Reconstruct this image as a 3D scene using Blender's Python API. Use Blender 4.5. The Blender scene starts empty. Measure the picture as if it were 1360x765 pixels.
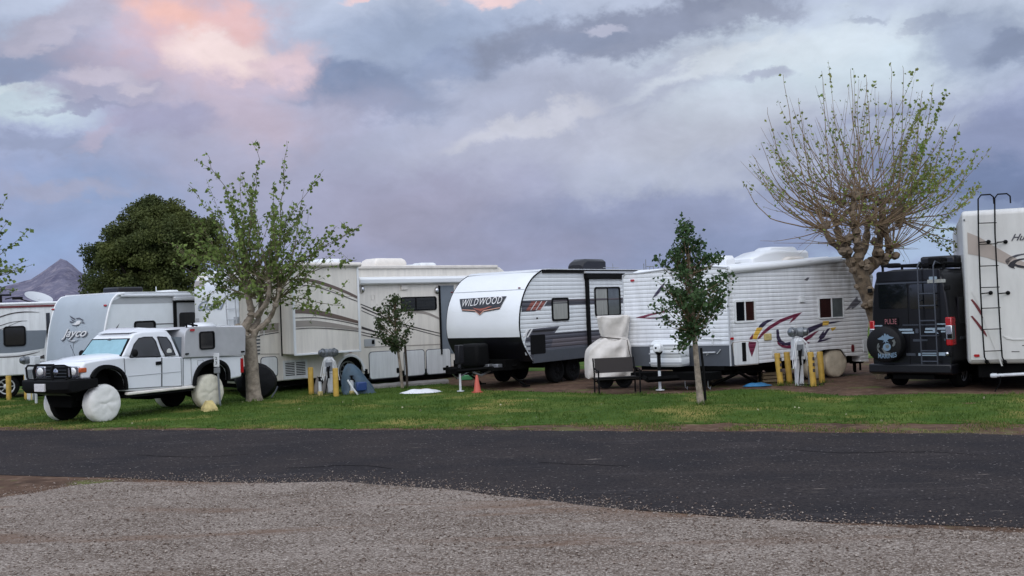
import bpy, bmesh, math, random
import numpy as np
from mathutils import Vector, Matrix, noise as mnoise
from math import sin, cos, pi, radians
random.seed(7); np.random.seed(7)
scene = bpy.context.scene
COL = scene.collection

# ------------------------------------------------------------------ camera
FPX, CX, CY, HC = 1400.0, 680.0, 382.5, 2.2
ROLL, PITCH = radians(2.2), math.atan(25.5/1400)
fwd = Vector((0, cos(PITCH), sin(PITCH)))
up0 = Vector((0, -sin(PITCH), cos(PITCH)))
rt0 = Vector((1, 0, 0))
rt = rt0*cos(ROLL) - up0*sin(ROLL)
upv = up0*cos(ROLL) + rt0*sin(ROLL)
CAM = Vector((0, 0, HC))
cd = bpy.data.cameras.new('camera'); co = bpy.data.objects.new('camera', cd); COL.objects.link(co)
cd.sensor_width = 36; cd.lens = 36*FPX/1360; cd.clip_start = 0.1; cd.clip_end = 30000
co.matrix_world = Matrix(((rt.x, upv.x, -fwd.x, 0), (rt.y, upv.y, -fwd.y, 0), (rt.z, upv.z, -fwd.z, HC), (0, 0, 0, 1)))
scene.camera = co

def ray(u, v):
    return (fwd + rt*((u-CX)/FPX) - upv*((v-CY)/FPX))
def ground(u, v, z=0.0):
    d = ray(u, v); t = (z-HC)/d.z
    return CAM + d*t
def at_depth(u, v, D):
    d = ray(u, v); return CAM + d*(D/d.y)
def column(u, D):
    """point on the ground at distance D straight below image column u"""
    v = 408-(u-680)*0.038+HC*FPX/D
    for _ in range(6):
        P = at_depth(u, v, D); v += P.z*FPX/D
    return P

# ------------------------------------------------------------------ materials
def S(r, g, b):
    f = lambda c: ((c/255)/12.92 if c/255 <= .04045 else ((c/255+.055)/1.055)**2.4)
    return (f(r), f(g), f(b), 1)
MATS = {}
def _m():pass
def mat(name, col, rough=.5, metal=0, var=0, vscale=3, col2=None, bump=0, bscale=30, siding=0, coat=0, stretch=(1, 1, 1), emit=0, trans=0, spec=.5):
    m = bpy.data.materials.new(name); m.use_nodes = True
    nt = m.node_tree; b = nt.nodes['Principled BSDF']
    N = nt.nodes.new; L = nt.links.new
    b.inputs['Base Color'].default_value = col
    b.inputs['Roughness'].default_value = rough
    b.inputs['Metallic'].default_value = metal
    b.inputs['Specular IOR Level'].default_value = spec
    if coat: b.inputs['Coat Weight'].default_value = coat; b.inputs['Coat Roughness'].default_value = .08
    tc = N('ShaderNodeTexCoord')
    mp = N('ShaderNodeMapping'); mp.inputs['Scale'].default_value = stretch
    L(tc.outputs['Object'], mp.inputs['Vector'])
    if var or col2:
        n = N('ShaderNodeTexNoise'); n.inputs['Scale'].default_value = vscale; n.inputs['Detail'].default_value = 6; n.inputs['Roughness'].default_value = .65
        L(mp.outputs[0], n.inputs['Vector'])
        mx = N('ShaderNodeMix'); mx.data_type = 'RGBA'
        c2 = col2 or tuple(max(0, c*(1-var)) for c in col[:3])+(1,)
        mx.inputs[6].default_value = col; mx.inputs[7].default_value = c2
        r = N('ShaderNodeMapRange'); r.inputs[1].default_value = .38; r.inputs[2].default_value = .68
        L(n.outputs[0], r.inputs[0]); L(r.outputs[0], mx.inputs[0]); L(mx.outputs[2], b.inputs['Base Color'])
    last = None
    if bump:
        n2 = N('ShaderNodeTexNoise'); n2.inputs['Scale'].default_value = bscale; n2.inputs['Detail'].default_value = 4
        L(mp.outputs[0], n2.inputs['Vector'])
        bp = N('ShaderNodeBump'); bp.inputs['Strength'].default_value = bump; bp.inputs['Distance'].default_value = .02
        L(n2.outputs[0], bp.inputs['Height']); last = bp
    if siding:
        sp = N('ShaderNodeSeparateXYZ'); L(tc.outputs['Object'], sp.inputs[0])
        m1 = N('ShaderNodeMath'); m1.operation = 'DIVIDE'; m1.inputs[1].default_value = siding; L(sp.outputs[2], m1.inputs[0])
        m2 = N('ShaderNodeMath'); m2.operation = 'FRACT'; L(m1.outputs[0], m2.inputs[0])
        fc = N('ShaderNodeFloatCurve')
        c = fc.mapping.curves[0]
        c.points[0].location = (0, 0); c.points[1].location = (1, 0)
        for p in ((.12, .75), (.3, 1), (.62, .95), (.86, .35)): c.points.new(*p)
        fc.mapping.update()
        L(m2.outputs[0], fc.inputs[1])
        bp = N('ShaderNodeBump'); bp.inputs['Strength'].default_value = 1; bp.inputs['Distance'].default_value = siding*.105
        L(fc.outputs[0], bp.inputs['Height'])
        if last: L(last.outputs[0], bp.inputs['Normal'])
        last = bp
    if last: L(last.outputs[0], b.inputs['Normal'])
    if emit:
        b.inputs['Emission Color'].default_value = col; b.inputs['Emission Strength'].default_value = emit
    MATS[name] = m
    return m
W_ = lambda a, t=(1, 1, 1): (a*t[0], a*t[1], a*t[2], 1)
mat('white_paint', W_(.74, (.98, 1, 1)), .4, var=.2, vscale=2.0, stretch=(3.5, 3.5, .35), coat=.2)
mat('white_gloss', W_(.76, (.97, .99, 1)), .28, coat=.3, var=.05, vscale=1.2)
mat('truck_white', W_(.74, (.98, 1, 1.03)), .25, coat=.6, var=.05, vscale=2)
mat('cream', W_(.76, (1, .94, .84)), .42, var=.16, vscale=2, stretch=(3.5, 3.5, .35), coat=.1)
mat('cream_trim', W_(.72, (1, .93, .84)), .45, var=.15, vscale=4)
mat('siding_white', W_(.74, (.97, 1, 1)), .42, siding=.115, var=.10, vscale=1.6, stretch=(3, 3, .5))
mat('siding_old', W_(.73, (.98, 1, 1.02)), .5, siding=.105, var=.18, vscale=1.8, stretch=(3, 3, .5))
def stain(name):
    m = MATS[name]; nt = m.node_tree; b = nt.nodes['Principled BSDF']; N = nt.nodes.new; L = nt.links.new
    src = b.inputs['Base Color'].links[0].from_socket
    tc = N('ShaderNodeTexCoord'); sp = N('ShaderNodeSeparateXYZ'); L(tc.outputs['Object'], sp.inputs[0])
    mp = N('ShaderNodeMapping'); mp.inputs['Scale'].default_value = (2.2, 1, .8); L(tc.outputs['Object'], mp.inputs[0])
    n = N('ShaderNodeTexNoise'); n.inputs['Scale'].default_value = 1.6; n.inputs['Detail'].default_value = 7; L(mp.outputs[0], n.inputs['Vector'])
    def mth(op, x, y):
        k = N('ShaderNodeMath'); k.operation = op; k.use_clamp = op == 'MULTIPLY'
        for i, q in enumerate((x, y)):
            if isinstance(q, (int, float)): k.inputs[i].default_value = q
            else: L(q, k.inputs[i])
        return k.outputs[0]
    rx = N('ShaderNodeMapRange'); rx.inputs[1].default_value = 2.6; rx.inputs[2].default_value = 4.2; L(sp.outputs[0], rx.inputs[0])
    rz = N('ShaderNodeMapRange'); rz.inputs[1].default_value = 1.6; rz.inputs[2].default_value = 3.1; L(sp.outputs[2], rz.inputs[0])
    rn = N('ShaderNodeMapRange'); rn.inputs[1].default_value = .36; rn.inputs[2].default_value = .62; L(n.outputs[0], rn.inputs[0])
    f = mth('MULTIPLY', mth('MULTIPLY', rx.outputs[0], rz.outputs[0]), rn.outputs[0])
    mx = N('ShaderNodeMix'); mx.data_type = 'RGBA'; L(mth('MULTIPLY', f, .9), mx.inputs[0]); L(src, mx.inputs[6]); mx.inputs[7].default_value = S(96, 84, 72)
    mx2 = N('ShaderNodeMix'); mx2.data_type = 'RGBA'; L(mth('MULTIPLY', rx.outputs[0], .15), mx2.inputs[0]); L(mx.outputs[2], mx2.inputs[6]); mx2.inputs[7].default_value = S(200, 184, 160)
    L(mx2.outputs[2], b.inputs['Base Color'])
stain('siding_old')
mat('siding_grey', S(72, 72, 80), .5, siding=.115, var=.15)
mat('siding_black', S(38, 36, 40), .5, siding=.115)
mat('siding_decal', S(92, 86, 90), .5, siding=.115)
mat('siding_rust', S(140, 78, 66), .5, siding=.115)
mat('old_maroon', S(105, 32, 58), .5, siding=.105)
mat('old_navy', S(50, 42, 66), .5, siding=.105)
mat('old_yellow', S(208, 168, 70), .5, siding=.105)
mat('old_grey', S(95, 93, 98), .55, siding=.105)
mat('old_box', W_(.68, (.97, 1, 1)), .5, siding=.2)
mat('jay_front', S(164, 172, 178), .45, coat=.1, var=.08, vscale=1.5)
mat('jay_side', S(226, 230, 232), .4, var=.06)
mat('grey_panel', S(168, 170, 172), .45, var=.08)
mat('shell_grey', S(176, 176, 178), .38, var=.12, vscale=3, metal=.15)
mat('dark_grey', S(74, 78, 84), .5, var=.15)
mat('slate', S(110, 118, 126), .45, var=.1)
mat('black_paint', S(22, 22, 26), .35, coat=.2, spec=.3, var=.2)
mat('black_matte', S(16, 16, 17), .7, spec=.12, var=.3, vscale=6)
mat('chassis', S(14, 14, 14), spec=.05, rough=.9) if 0 else mat('chassis', S(14, 14, 14), .9, var=.3, spec=.05)
mat('rubber', S(18, 18, 19), .85, spec=.15, bump=.3, bscale=40)
mat('glass_dark', S(14, 16, 20), .06, spec=.8)
mat('glass_curtain', S(158, 158, 150), .2, var=.3, vscale=9, stretch=(3, 3, .2), spec=.8)
mat('glass_brown', S(52, 30, 28), .08, var=.3, vscale=4, spec=.8)
mat('glass_grey', S(92, 98, 98), .08, var=.4, vscale=2, spec=.8)
mat('sunshade', S(140, 178, 186), .35, metal=.3, bump=.3, bscale=9, var=.12, vscale=5)
mat('chrome', S(190, 190, 192), .2, metal=1)
mat('lamp_glass', S(225, 225, 220), .1, spec=.9)
mat('amber', S(176, 84, 48), .25)
mat('red_lens', S(158, 18, 24), .22, coat=.5)
mat('steel', S(150, 152, 155), .4, metal=.7, var=.2)
mat('alu', S(196, 198, 200), .45, metal=.3, var=.1)
mat('wheel_cloth', S(224, 222, 216), .85, var=.14, vscale=4, bump=.6, bscale=7)
mat('wheel_cloth_tan', S(196, 184, 162), .85, var=.25, vscale=4, bump=.6, bscale=7)
mat('wheel_cloth_warm', S(212, 206, 186), .85, var=.2, vscale=4, bump=.6, bscale=7)
mat('tan_cover', S(208, 202, 194), .9, var=.22, vscale=3, bump=.5, bscale=5)
mat('rope', S(60, 52, 46), .9)
mat('black_cover', S(18, 18, 20), .6, spec=.2, var=.3, bump=.6, bscale=6)
mat('yellow_post', S(190, 154, 66), .6, var=.28, vscale=7, bump=.15, bscale=30)
mat('yellow_pale', S(196, 178, 120), .85, var=.35, vscale=9, bump=.3)
mat('post_white', S(205, 208, 210), .5, var=.2, vscale=6)
mat('meter_glass', S(120, 124, 128), .12, metal=.5, var=.5, vscale=18)
mat('galv', S(128, 132, 136), .5, metal=.5, var=.25, vscale=8)
mat('concrete', S(128, 124, 120), .9, var=.3, vscale=6, bump=.4)
mat('cone', S(178, 78, 60), .5, var=.1)
mat('blue_tarp', S(42, 108, 150), .55, var=.3, vscale=6, bump=.4, bscale=9)
mat('tarp_slate', S(62, 84, 100), .6, var=.35, vscale=4, bump=.4, bscale=9)
mat('blue_bin', S(32, 58, 108), .4)
mat('white_cloth', S(215, 216, 218), .8, var=.1, bump=.5, bscale=8)
mat('bark_pale', S(150, 138, 122), .9, var=.5, vscale=7, col2=S(96, 86, 74), bump=.9, bscale=14)
mat('bark_brown', S(122, 106, 86), .9, vscale=7, col2=S(70, 60, 50), bump=.9, bscale=16)
mat('twig', S(140, 120, 92), .85, vscale=10, col2=S(84, 62, 48))
mat('twig_green', S(104, 98, 72), .85, vscale=10, col2=S(80, 66, 50))
mat('bark_dark', S(60, 52, 44), .9, bump=.6)
mat('timber', S(140, 124, 98), .85, var=.3, vscale=8, stretch=(6, 6, 1))
mat('sticker', S(200, 200, 196), .5)
mat('rv_white', W_(.60, (1, .985, .93)), .4, var=.14, vscale=1.6, stretch=(2, 2, .5))
mat('text_grey', S(142, 150, 162), .4)
mat('text_dark', S(58, 58, 66), .4)
mat('text_white', S(214, 212, 210), .4)
mat('text_red', S(140, 84, 88), .5)
mat('logo_black', S(24, 24, 30), .35)
mat('logo_rust', S(150, 82, 66), .4)
mat('logo_rust_dark', S(92, 50, 46), .4)
mat('logo_line', S(200, 150, 130), .4)
mat('brown_stripe', S(104, 88, 80), .4, var=.1)
mat('taupe', S(150, 142, 134), .4, var=.08)
mat('tan_swoosh', S(164, 152, 142), .4, var=.08)
mat('line_dark', S(58, 52, 52), .4)
mat('emblem_blue', S(100, 122, 140), .6)
mat('emblem_grey', S(86, 90, 88), .6)
mat('van_body', S(12, 12, 16), .3, coat=.25, spec=.3, var=.15)
mat('van_trim', S(66, 70, 78), .35, metal=.3)
mat('van_stripe', S(140, 156, 168), .35)
mat('sling', S(40, 34, 32), .8, bump=.3, bscale=60)
mat('wicker', S(52, 50, 50), .8)
mat('maroon_dark', S(96, 30, 34), .4)
mat('plate_white', S(205, 202, 200), .5, var=.2, vscale=30)

def leaf_mat(name, c1, c2, scale=3):
    m = mat(name, c1, .6, col2=c2, vscale=scale, spec=.12)
    nt = m.node_tree; b = nt.nodes['Principled BSDF']; out = nt.nodes['Material Output']
    tr = nt.nodes.new('ShaderNodeBsdfTranslucent'); mx = nt.nodes.new('ShaderNodeMixShader'); mx.inputs[0].default_value = .28
    for l in b.inputs['Base Color'].links: nt.links.new(l.from_socket, tr.inputs[0])
    nt.links.new(b.outputs[0], mx.inputs[1]); nt.links.new(tr.outputs[0], mx.inputs[2]); nt.links.new(mx.outputs[0], out.inputs[0])
leaf_mat('leaf_left', S(120, 136, 72), S(72, 92, 48), 4)
leaf_mat('leaf_right', S(108, 130, 62), S(136, 132, 74), 3)
leaf_mat('leaf_small', S(74, 96, 58), S(44, 64, 42), 6)
leaf_mat('leaf_dark', S(94, 100, 56), S(52, 64, 40), .5)
leaf_mat('leaf_sapling', S(70, 84, 50), S(48, 60, 40), 5)
leaf_mat('blade', S(88, 108, 46), S(52, 78, 32), .8)
leaf_mat('dry_blade', S(130, 122, 78), S(100, 96, 60), .8)

# ------------------------------------------------------------------ mesh builder
class MB:
    def __init__(s): s.v = []; s.f = []
    def add(s, vs, fs):
        o = len(s.v); s.v += [tuple(v) for v in vs]; s.f += [tuple(i+o for i in f) for f in fs]; return s
    def box(s, x0, x1, y0, y1, z0, z1):
        v = [(x, y, z) for z in (z0, z1) for y in (y0, y1) for x in (x0, x1)]
        return s.add(v, [(0, 1, 3, 2), (4, 6, 7, 5), (0, 4, 5, 1), (2, 3, 7, 6), (0, 2, 6, 4), (1, 5, 7, 3)])
    def loft(s, rings, closed=True, cap=True):
        n = len(rings[0]); vs = [p for r in rings for p in r]; fs = []
        for i in range(len(rings)-1):
            for j in range(n if closed else n-1):
                a = i*n+j; b = i*n+(j+1) % n
                fs.append((a, b, b+n, a+n))
        if cap:
            fs.append(tuple(range(n))[::-1]); fs.append(tuple((len(rings)-1)*n+j for j in range(n)))
        return s.add(vs, fs)
    def prism(s, poly, axis, a0, a1):
        f = {'y': lambda p, a: (p[0], a, p[1]), 'x': lambda p, a: (a, p[0], p[1]), 'z': lambda p, a: (p[0], p[1], a)}[axis]
        return s.loft([[f(p, a0) for p in poly], [f(p, a1) for p in poly]])
    def tube(s, pts, r, n=8, cap=True):
        pts = [Vector(p) for p in pts]
        rs = r if isinstance(r, (list, tuple)) else [r]*len(pts)
        rings = []; ref = None
        for i, p in enumerate(pts):
            t = (pts[min(i+1, len(pts)-1)]-pts[max(i-1, 0)]).normalized()
            if ref is None:
                ref = Vector((0, 0, 1)) if abs(t.z) < .9 else Vector((1, 0, 0))
            a = (ref - t*ref.dot(t)).normalized(); ref = a; b = t.cross(a)
            rings.append([p+(a*cos(2*pi*k/n)+b*sin(2*pi*k/n))*rs[i] for k in range(n)])
        return s.loft(rings, cap=cap)
    def lathe(s, c, axis, prof, n=28):
        """prof: (radius, offset along axis)"""
        c = Vector(c); ax = Vector(axis).normalized()
        a = Vector((0, 0, 1)) if abs(ax.z) < .9 else Vector((1, 0, 0))
        a = (a-ax*a.dot(ax)).normalized(); b = ax.cross(a)
        return s.loft([[c+ax*t+(a*cos(2*pi*k/n)+b*sin(2*pi*k/n))*max(r, .0005) for k in range(n)] for r, t in prof])
    def ball(s, c, rx, ry, rz, n=12, m=8, jit=0):
        rings = []
        for i in range(m+1):
            th = pi*i/m
            rings.append([(c[0]+rx*max(sin(th), .01)*cos(2*pi*k/n)*(1+random.uniform(-jit, jit)), c[1]+ry*max(sin(th), .01)*sin(2*pi*k/n)*(1+random.uniform(-jit, jit)), c[2]-rz*cos(th)) for k in range(n)])
        return s.loft(rings)
    def build(s, name, m, parent=None, bevel=0, seg=2, smooth=True, ang=35):
        me = bpy.data.meshes.new(name); me.from_pydata(s.v, [], s.f)
        bm = bmesh.new(); bm.from_mesh(me); bmesh.ops.recalc_face_normals(bm, faces=bm.faces); bm.to_mesh(me); bm.free()
        me.materials.append(MATS[m] if isinstance(m, str) else m)
        if smooth:
            me.polygons.foreach_set('use_smooth', [True]*len(me.polygons)); me.set_sharp_from_angle(angle=radians(ang))
        o = bpy.data.objects.new(name, me); COL.objects.link(o)
        if parent: o.parent = parent
        if bevel:
            md = o.modifiers.new('bevel', 'BEVEL'); md.width = bevel; md.segments = seg; md.limit_method = 'ANGLE'; md.angle_limit = radians(40); md.harden_normals = False
        return o

def tag(o, label=None, cat=None, group=None, kind=None):
    if label: o['label'] = label
    if cat: o['category'] = cat
    if group: o['group'] = group
    if kind: o['kind'] = kind
    return o
def empty(name, loc, rz=0, label=None, cat=None, group=None):
    o = bpy.data.objects.new(name, None); COL.objects.link(o); o.location = loc; o.rotation_euler = (0, 0, rz); o.empty_display_size = .2
    return tag(o, label, cat, group)
def copy_tree(o, parent=None):
    c = o.copy(); COL.objects.link(c); c.parent = parent
    for ch in [x for x in COL.objects if x.parent == o]: copy_tree(ch, c)
    return c

class Veh:
    def __init__(s, name, label, cat, u, D, deg, group=None):
        s.th = radians(deg); s.o = column(u, D); s.o.z = 0
        s.root = empty(name, s.o, s.th, label, cat, group)
        s.C = s.loc(CAM)
    def loc(s, P):
        d = P-s.o; return Vector((d.x*cos(s.th)+d.y*sin(s.th), -d.x*sin(s.th)+d.y*cos(s.th), d.z))
    def lray(s, u, v):
        d = ray(u, v); return Vector((d.x*cos(s.th)+d.y*sin(s.th), -d.x*sin(s.th)+d.y*cos(s.th), d.z))
class Face:
    """a wall of a vehicle; s runs to the viewer's right, z up, off outward"""
    def __init__(s, veh, o, n, g=None):
        s.veh = veh; s.o = Vector((o[0], o[1], 0)); s.n = Vector((n[0], n[1], 0)).normalized(); s.r = Vector((0, 0, 1)).cross(s.n); s.g = g
    def hit(s, u, v, off=0):
        d = s.veh.lray(u, v); C = s.veh.C; gg = 0
        for _ in range(6 if s.g else 1):
            t = (off+gg-(C-s.o).dot(s.n))/d.dot(s.n); p = C+d*t
            q = ((p-s.o).dot(s.r), p.z)
            if s.g: gg = s.g(q[0], q[1])
        return q
    def px(s, pts, off=0): return [s.hit(u, v, off) for u, v in pts]
    def pt(s, a, z, off=0):
        if s.g: off += s.g(a, z)
        return s.o+s.r*a+s.n*off+Vector((0, 0, z))
    def slab(s, mb, pts, o0, o1):
        mb.loft([[s.pt(a, z, o0) for a, z in pts], [s.pt(a, z, o1) for a, z in pts]]); return mb
    def ring(s, mb, outer, inner, o0, o1):
        n = len(outer)
        R = [[s.pt(a, z, o0) for a, z in outer], [s.pt(a, z, o1) for a, z in outer], [s.pt(a, z, o1) for a, z in inner], [s.pt(a, z, o0) for a, z in inner]]
        vs = [p for r in R for p in r]; fs = []
        for i in range(4):
            for j in range(n):
                a = i*n+j; b = i*n+(j+1) % n; k = ((i+1) % 4)*n
                fs.append((a, b, k+(j+1) % n, k+j))
        mb.add(vs, fs)
def rr(s0, s1, z0, z1, r=.05, k=5):
    out = []
    for cx, cz, a0 in ((s1-r, z1-r, 0), (s0+r, z1-r, 90), (s0+r, z0+r, 180), (s1-r, z0+r, 270)):
        for i in range(k+1):
            a = radians(a0+90*i/k); out.append((cx+r*cos(a), cz+r*sin(a)))
    return out
def rect_px(face, u0, v0, u1, v1, off=0):
    um, vm = (u0+u1)/2, (v0+v1)/2
    s0 = face.hit(u0, vm, off)[0]; s1 = face.hit(u1, vm, off)[0]
    z1 = face.hit(um, v0, off)[1]; z0 = face.hit(um, v1, off)[1]
    return min(s0, s1), max(s0, s1), z0, z1
def window(face, r, root, glass='glass_dark', frame='black_matte', fw=.04, rad=.06, split=None, glass2=None, proud=.03, name='window'):
    s0, s1, z0, z1 = r
    mb = MB(); face.ring(mb, rr(s0, s1, z0, z1, rad), rr(s0+fw, s1-fw, z0+fw, z1-fw, max(rad-fw*.6, .01)), -.02, proud)
    if split is not None:
        sm = s0+(s1-s0)*split; face.slab(mb, [(sm-.018, z0+fw), (sm+.018, z0+fw), (sm+.018, z1-fw), (sm-.018, z1-fw)], -.01, proud-.005)
    w = mb.build(name, frame, root)
    if split is not None and glass2:
        face.slab(MB(), [(0, 0)], 0, 0) if False else None
        a = MB(); face.slab(a, [(s0+fw*.5, z0+fw*.5), (sm, z0+fw*.5), (sm, z1-fw*.5), (s0+fw*.5, z1-fw*.5)], -.015, .008); a.build('pane', glass, w, smooth=False)
        a = MB(); face.slab(a, [(sm, z0+fw*.5), (s1-fw*.5, z0+fw*.5), (s1-fw*.5, z1-fw*.5), (sm, z1-fw*.5)], -.015, .008); a.build('pane', glass2, w, smooth=False)
    else:
        a = MB(); face.slab(a, rr(s0+fw*.5, s1-fw*.5, z0+fw*.5, z1-fw*.5, max(rad-fw*.5, .01)), -.015, .008); a.build('pane', glass, w, smooth=False)
    return w
def decal(face, pts, m, root, o=.006, name='stripe', base=-.01, raw=False):
    p = pts if raw else face.px(pts)
    if face.g:
        bm = bmesh.new(); vs = [bm.verts.new((x, z, 0)) for x, z in p]; bm.faces.new(vs); bmesh.ops.triangulate(bm, faces=bm.faces[:])
        for _ in range(4):
            es = [e for e in bm.edges if e.calc_length() > .12]
            if not es: break
            bmesh.ops.subdivide_edges(bm, edges=es, cuts=1); bmesh.ops.triangulate(bm, faces=bm.faces[:])
        bm.verts.index_update(); mb = MB(); mb.v = [tuple(face.pt(v.co.x, v.co.y, o)) for v in bm.verts]; mb.f = [tuple(v.index for v in f.verts) for f in bm.faces]; bm.free()
        return mb.build(name, m, root, smooth=False)
    mb = MB(); face.slab(mb, p, base, o); return mb.build(name, m, root, smooth=False)
def ribbon(pts):
    """(u, v, thickness px) -> polygon px"""
    t = [(u, v-w/2) for u, v, w in pts]; b = [(u, v+w/2) for u, v, w in pts]
    return t+b[::-1]
def smoothpts(pts, k=6):
    out = []
    for i in range(len(pts)-1):
        p0 = pts[max(i-1, 0)]; p1 = pts[i]; p2 = pts[i+1]; p3 = pts[min(i+2, len(pts)-1)]
        for j in range(k):
            t = j/k
            out.append(tuple(.5*((2*b)+(c-a)*t+(2*a-5*b+4*c-d)*t*t+(-a+3*b-3*c+d)*t**3) for a, b, c, d in zip(p0, p1, p2, p3)))
    out.append(tuple(pts[-1])); return out
def srib(face, pts, m, root, o=.006, name='stripe'):
    return decal(face, ribbon(smoothpts(pts)), m, root, o, name)
def text(face, body, s0, s1, z0, z1, m, root, o=.012, shear=0, name='lettering', slope=0, weight=.012, arc=0, spacing=1):
    c = bpy.data.curves.new('t', 'FONT'); c.body = body; c.shear = shear; c.offset = weight; c.resolution_u = 3; c.space_character = spacing
    ob = bpy.data.objects.new('t', c); COL.objects.link(ob); bpy.context.view_layer.update()
    me = bpy.data.meshes.new_from_object(ob.evaluated_get(bpy.context.evaluated_depsgraph_get()))
    bpy.data.objects.remove(ob); bpy.data.curves.remove(c)
    xs = [v.co.x for v in me.vertices]; ys = [v.co.y for v in me.vertices]
    x0, x1, y0, y1 = min(xs), max(xs), min(ys), max(ys)
    vs = []
    for v in me.vertices:
        a = (v.co.x-x0)/(x1-x0); b = (v.co.y-y0)/(y1-y0)
        vs.append(face.pt(s0+a*(s1-s0), z0+b*(z1-z0)+slope*(a-.5)+arc*(2*a-1)**2, o))
    mb = MB(); mb.v = [tuple(v) for v in vs]; mb.f = [tuple(p.vertices) for p in me.polygons]
    bpy.data.meshes.remove(me)
    return mb.build(name, m, root, smooth=False)
def wheel(root, c, r, w, axis, rim='steel', cover=None, sign=-1, name='wheel', wrink=.012):
    """c: centre of the outer face; axis: unit vector pointing outwards"""
    ax = Vector(axis); c = Vector(c)
    mb = MB(); pr = [(r*.55, -w), (r*.9, -w), (r*.985, -w*.88), (r, -w*.7), (r, -w*.3), (r*.985, -w*.12), (r*.93, -.01), (r*.68, 0), (r*.62, -.03)]
    mb.lathe(c, ax, pr, 36)
    t = mb.build(name, 'rubber', root)
    if cover:
        m2 = MB(); n = 72; rings = []
        a = Vector((0, 0, 1)); b = ax.cross(a)
        for rad, off in ((1.03, -w*.72), (1.05, -w*.55), (1.06, -w*.3), (1.055, -.03), (1.02, .01), (.96, .03), (.85, .042), (.7, .05), (.55, .054), (.4, .056), (.25, .057), (.12, .058), (.01, .058)):
            rg = []
            for k in range(n):
                th = 2*pi*k/n; q = a*cos(th)+b*sin(th)
                jr = 1+wrink*.8*mnoise.noise(Vector((cos(th)*3, sin(th)*3, c.x)))*min(1, rad)
                fold = abs(math.sin(cos(th)*rad*5.5+2.2*mnoise.noise(Vector((cos(th)*rad*1.6, sin(th)*rad*2, c.x)))))*(1 if rad < .95 else .3)
                p = c+ax*(off+wrink*.55*fold+wrink*.5*mnoise.noise(Vector((cos(th)*rad*3, sin(th)*rad*4, c.x))))+q*(rad*r*jr)
                p.z = max(p.z, .012); rg.append(p)
            rings.append(rg)
        m2.loft(rings, cap=False); m2.build('wheel_cover', cover, t)
    else:
        m2 = MB(); m2.lathe(c, ax, [(r*.66, -.06), (r*.64, -.015), (r*.56, -.02), (r*.5, -.07), (r*.28, -.05), (r*.2, -.01), (r*.14, 0)], 28)
        for k in range(8):
            th = 2*pi*k/8; q = Vector((0, 0, cos(th)))+ax.cross(Vector((0, 0, 1)))*sin(th)
            m2.tube([c+ax*(-.045)+q*(r*.2), c+ax*(-.025)+q*(r*.6)], r*.05, 5)
        m2.build('rim', rim, t)
    return t
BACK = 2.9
def liner(root, pts, y0, y1):
    cx = sum(p[0] for p in pts)/len(pts); zb = min(p[1] for p in pts)
    q = [(cx+(x-cx)*.955, zb+(z-zb)*.955) for x, z in pts]
    m = MB(); m.loft([[(x, y0, z) for x, z in q], [(x, y1, z) for x, z in q]], closed=False, cap=False)
    m.add([(x, y1, z) for x, z in q], [tuple(range(len(q)))])
    return m.build('wheel_well', 'black_matte', root)
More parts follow.
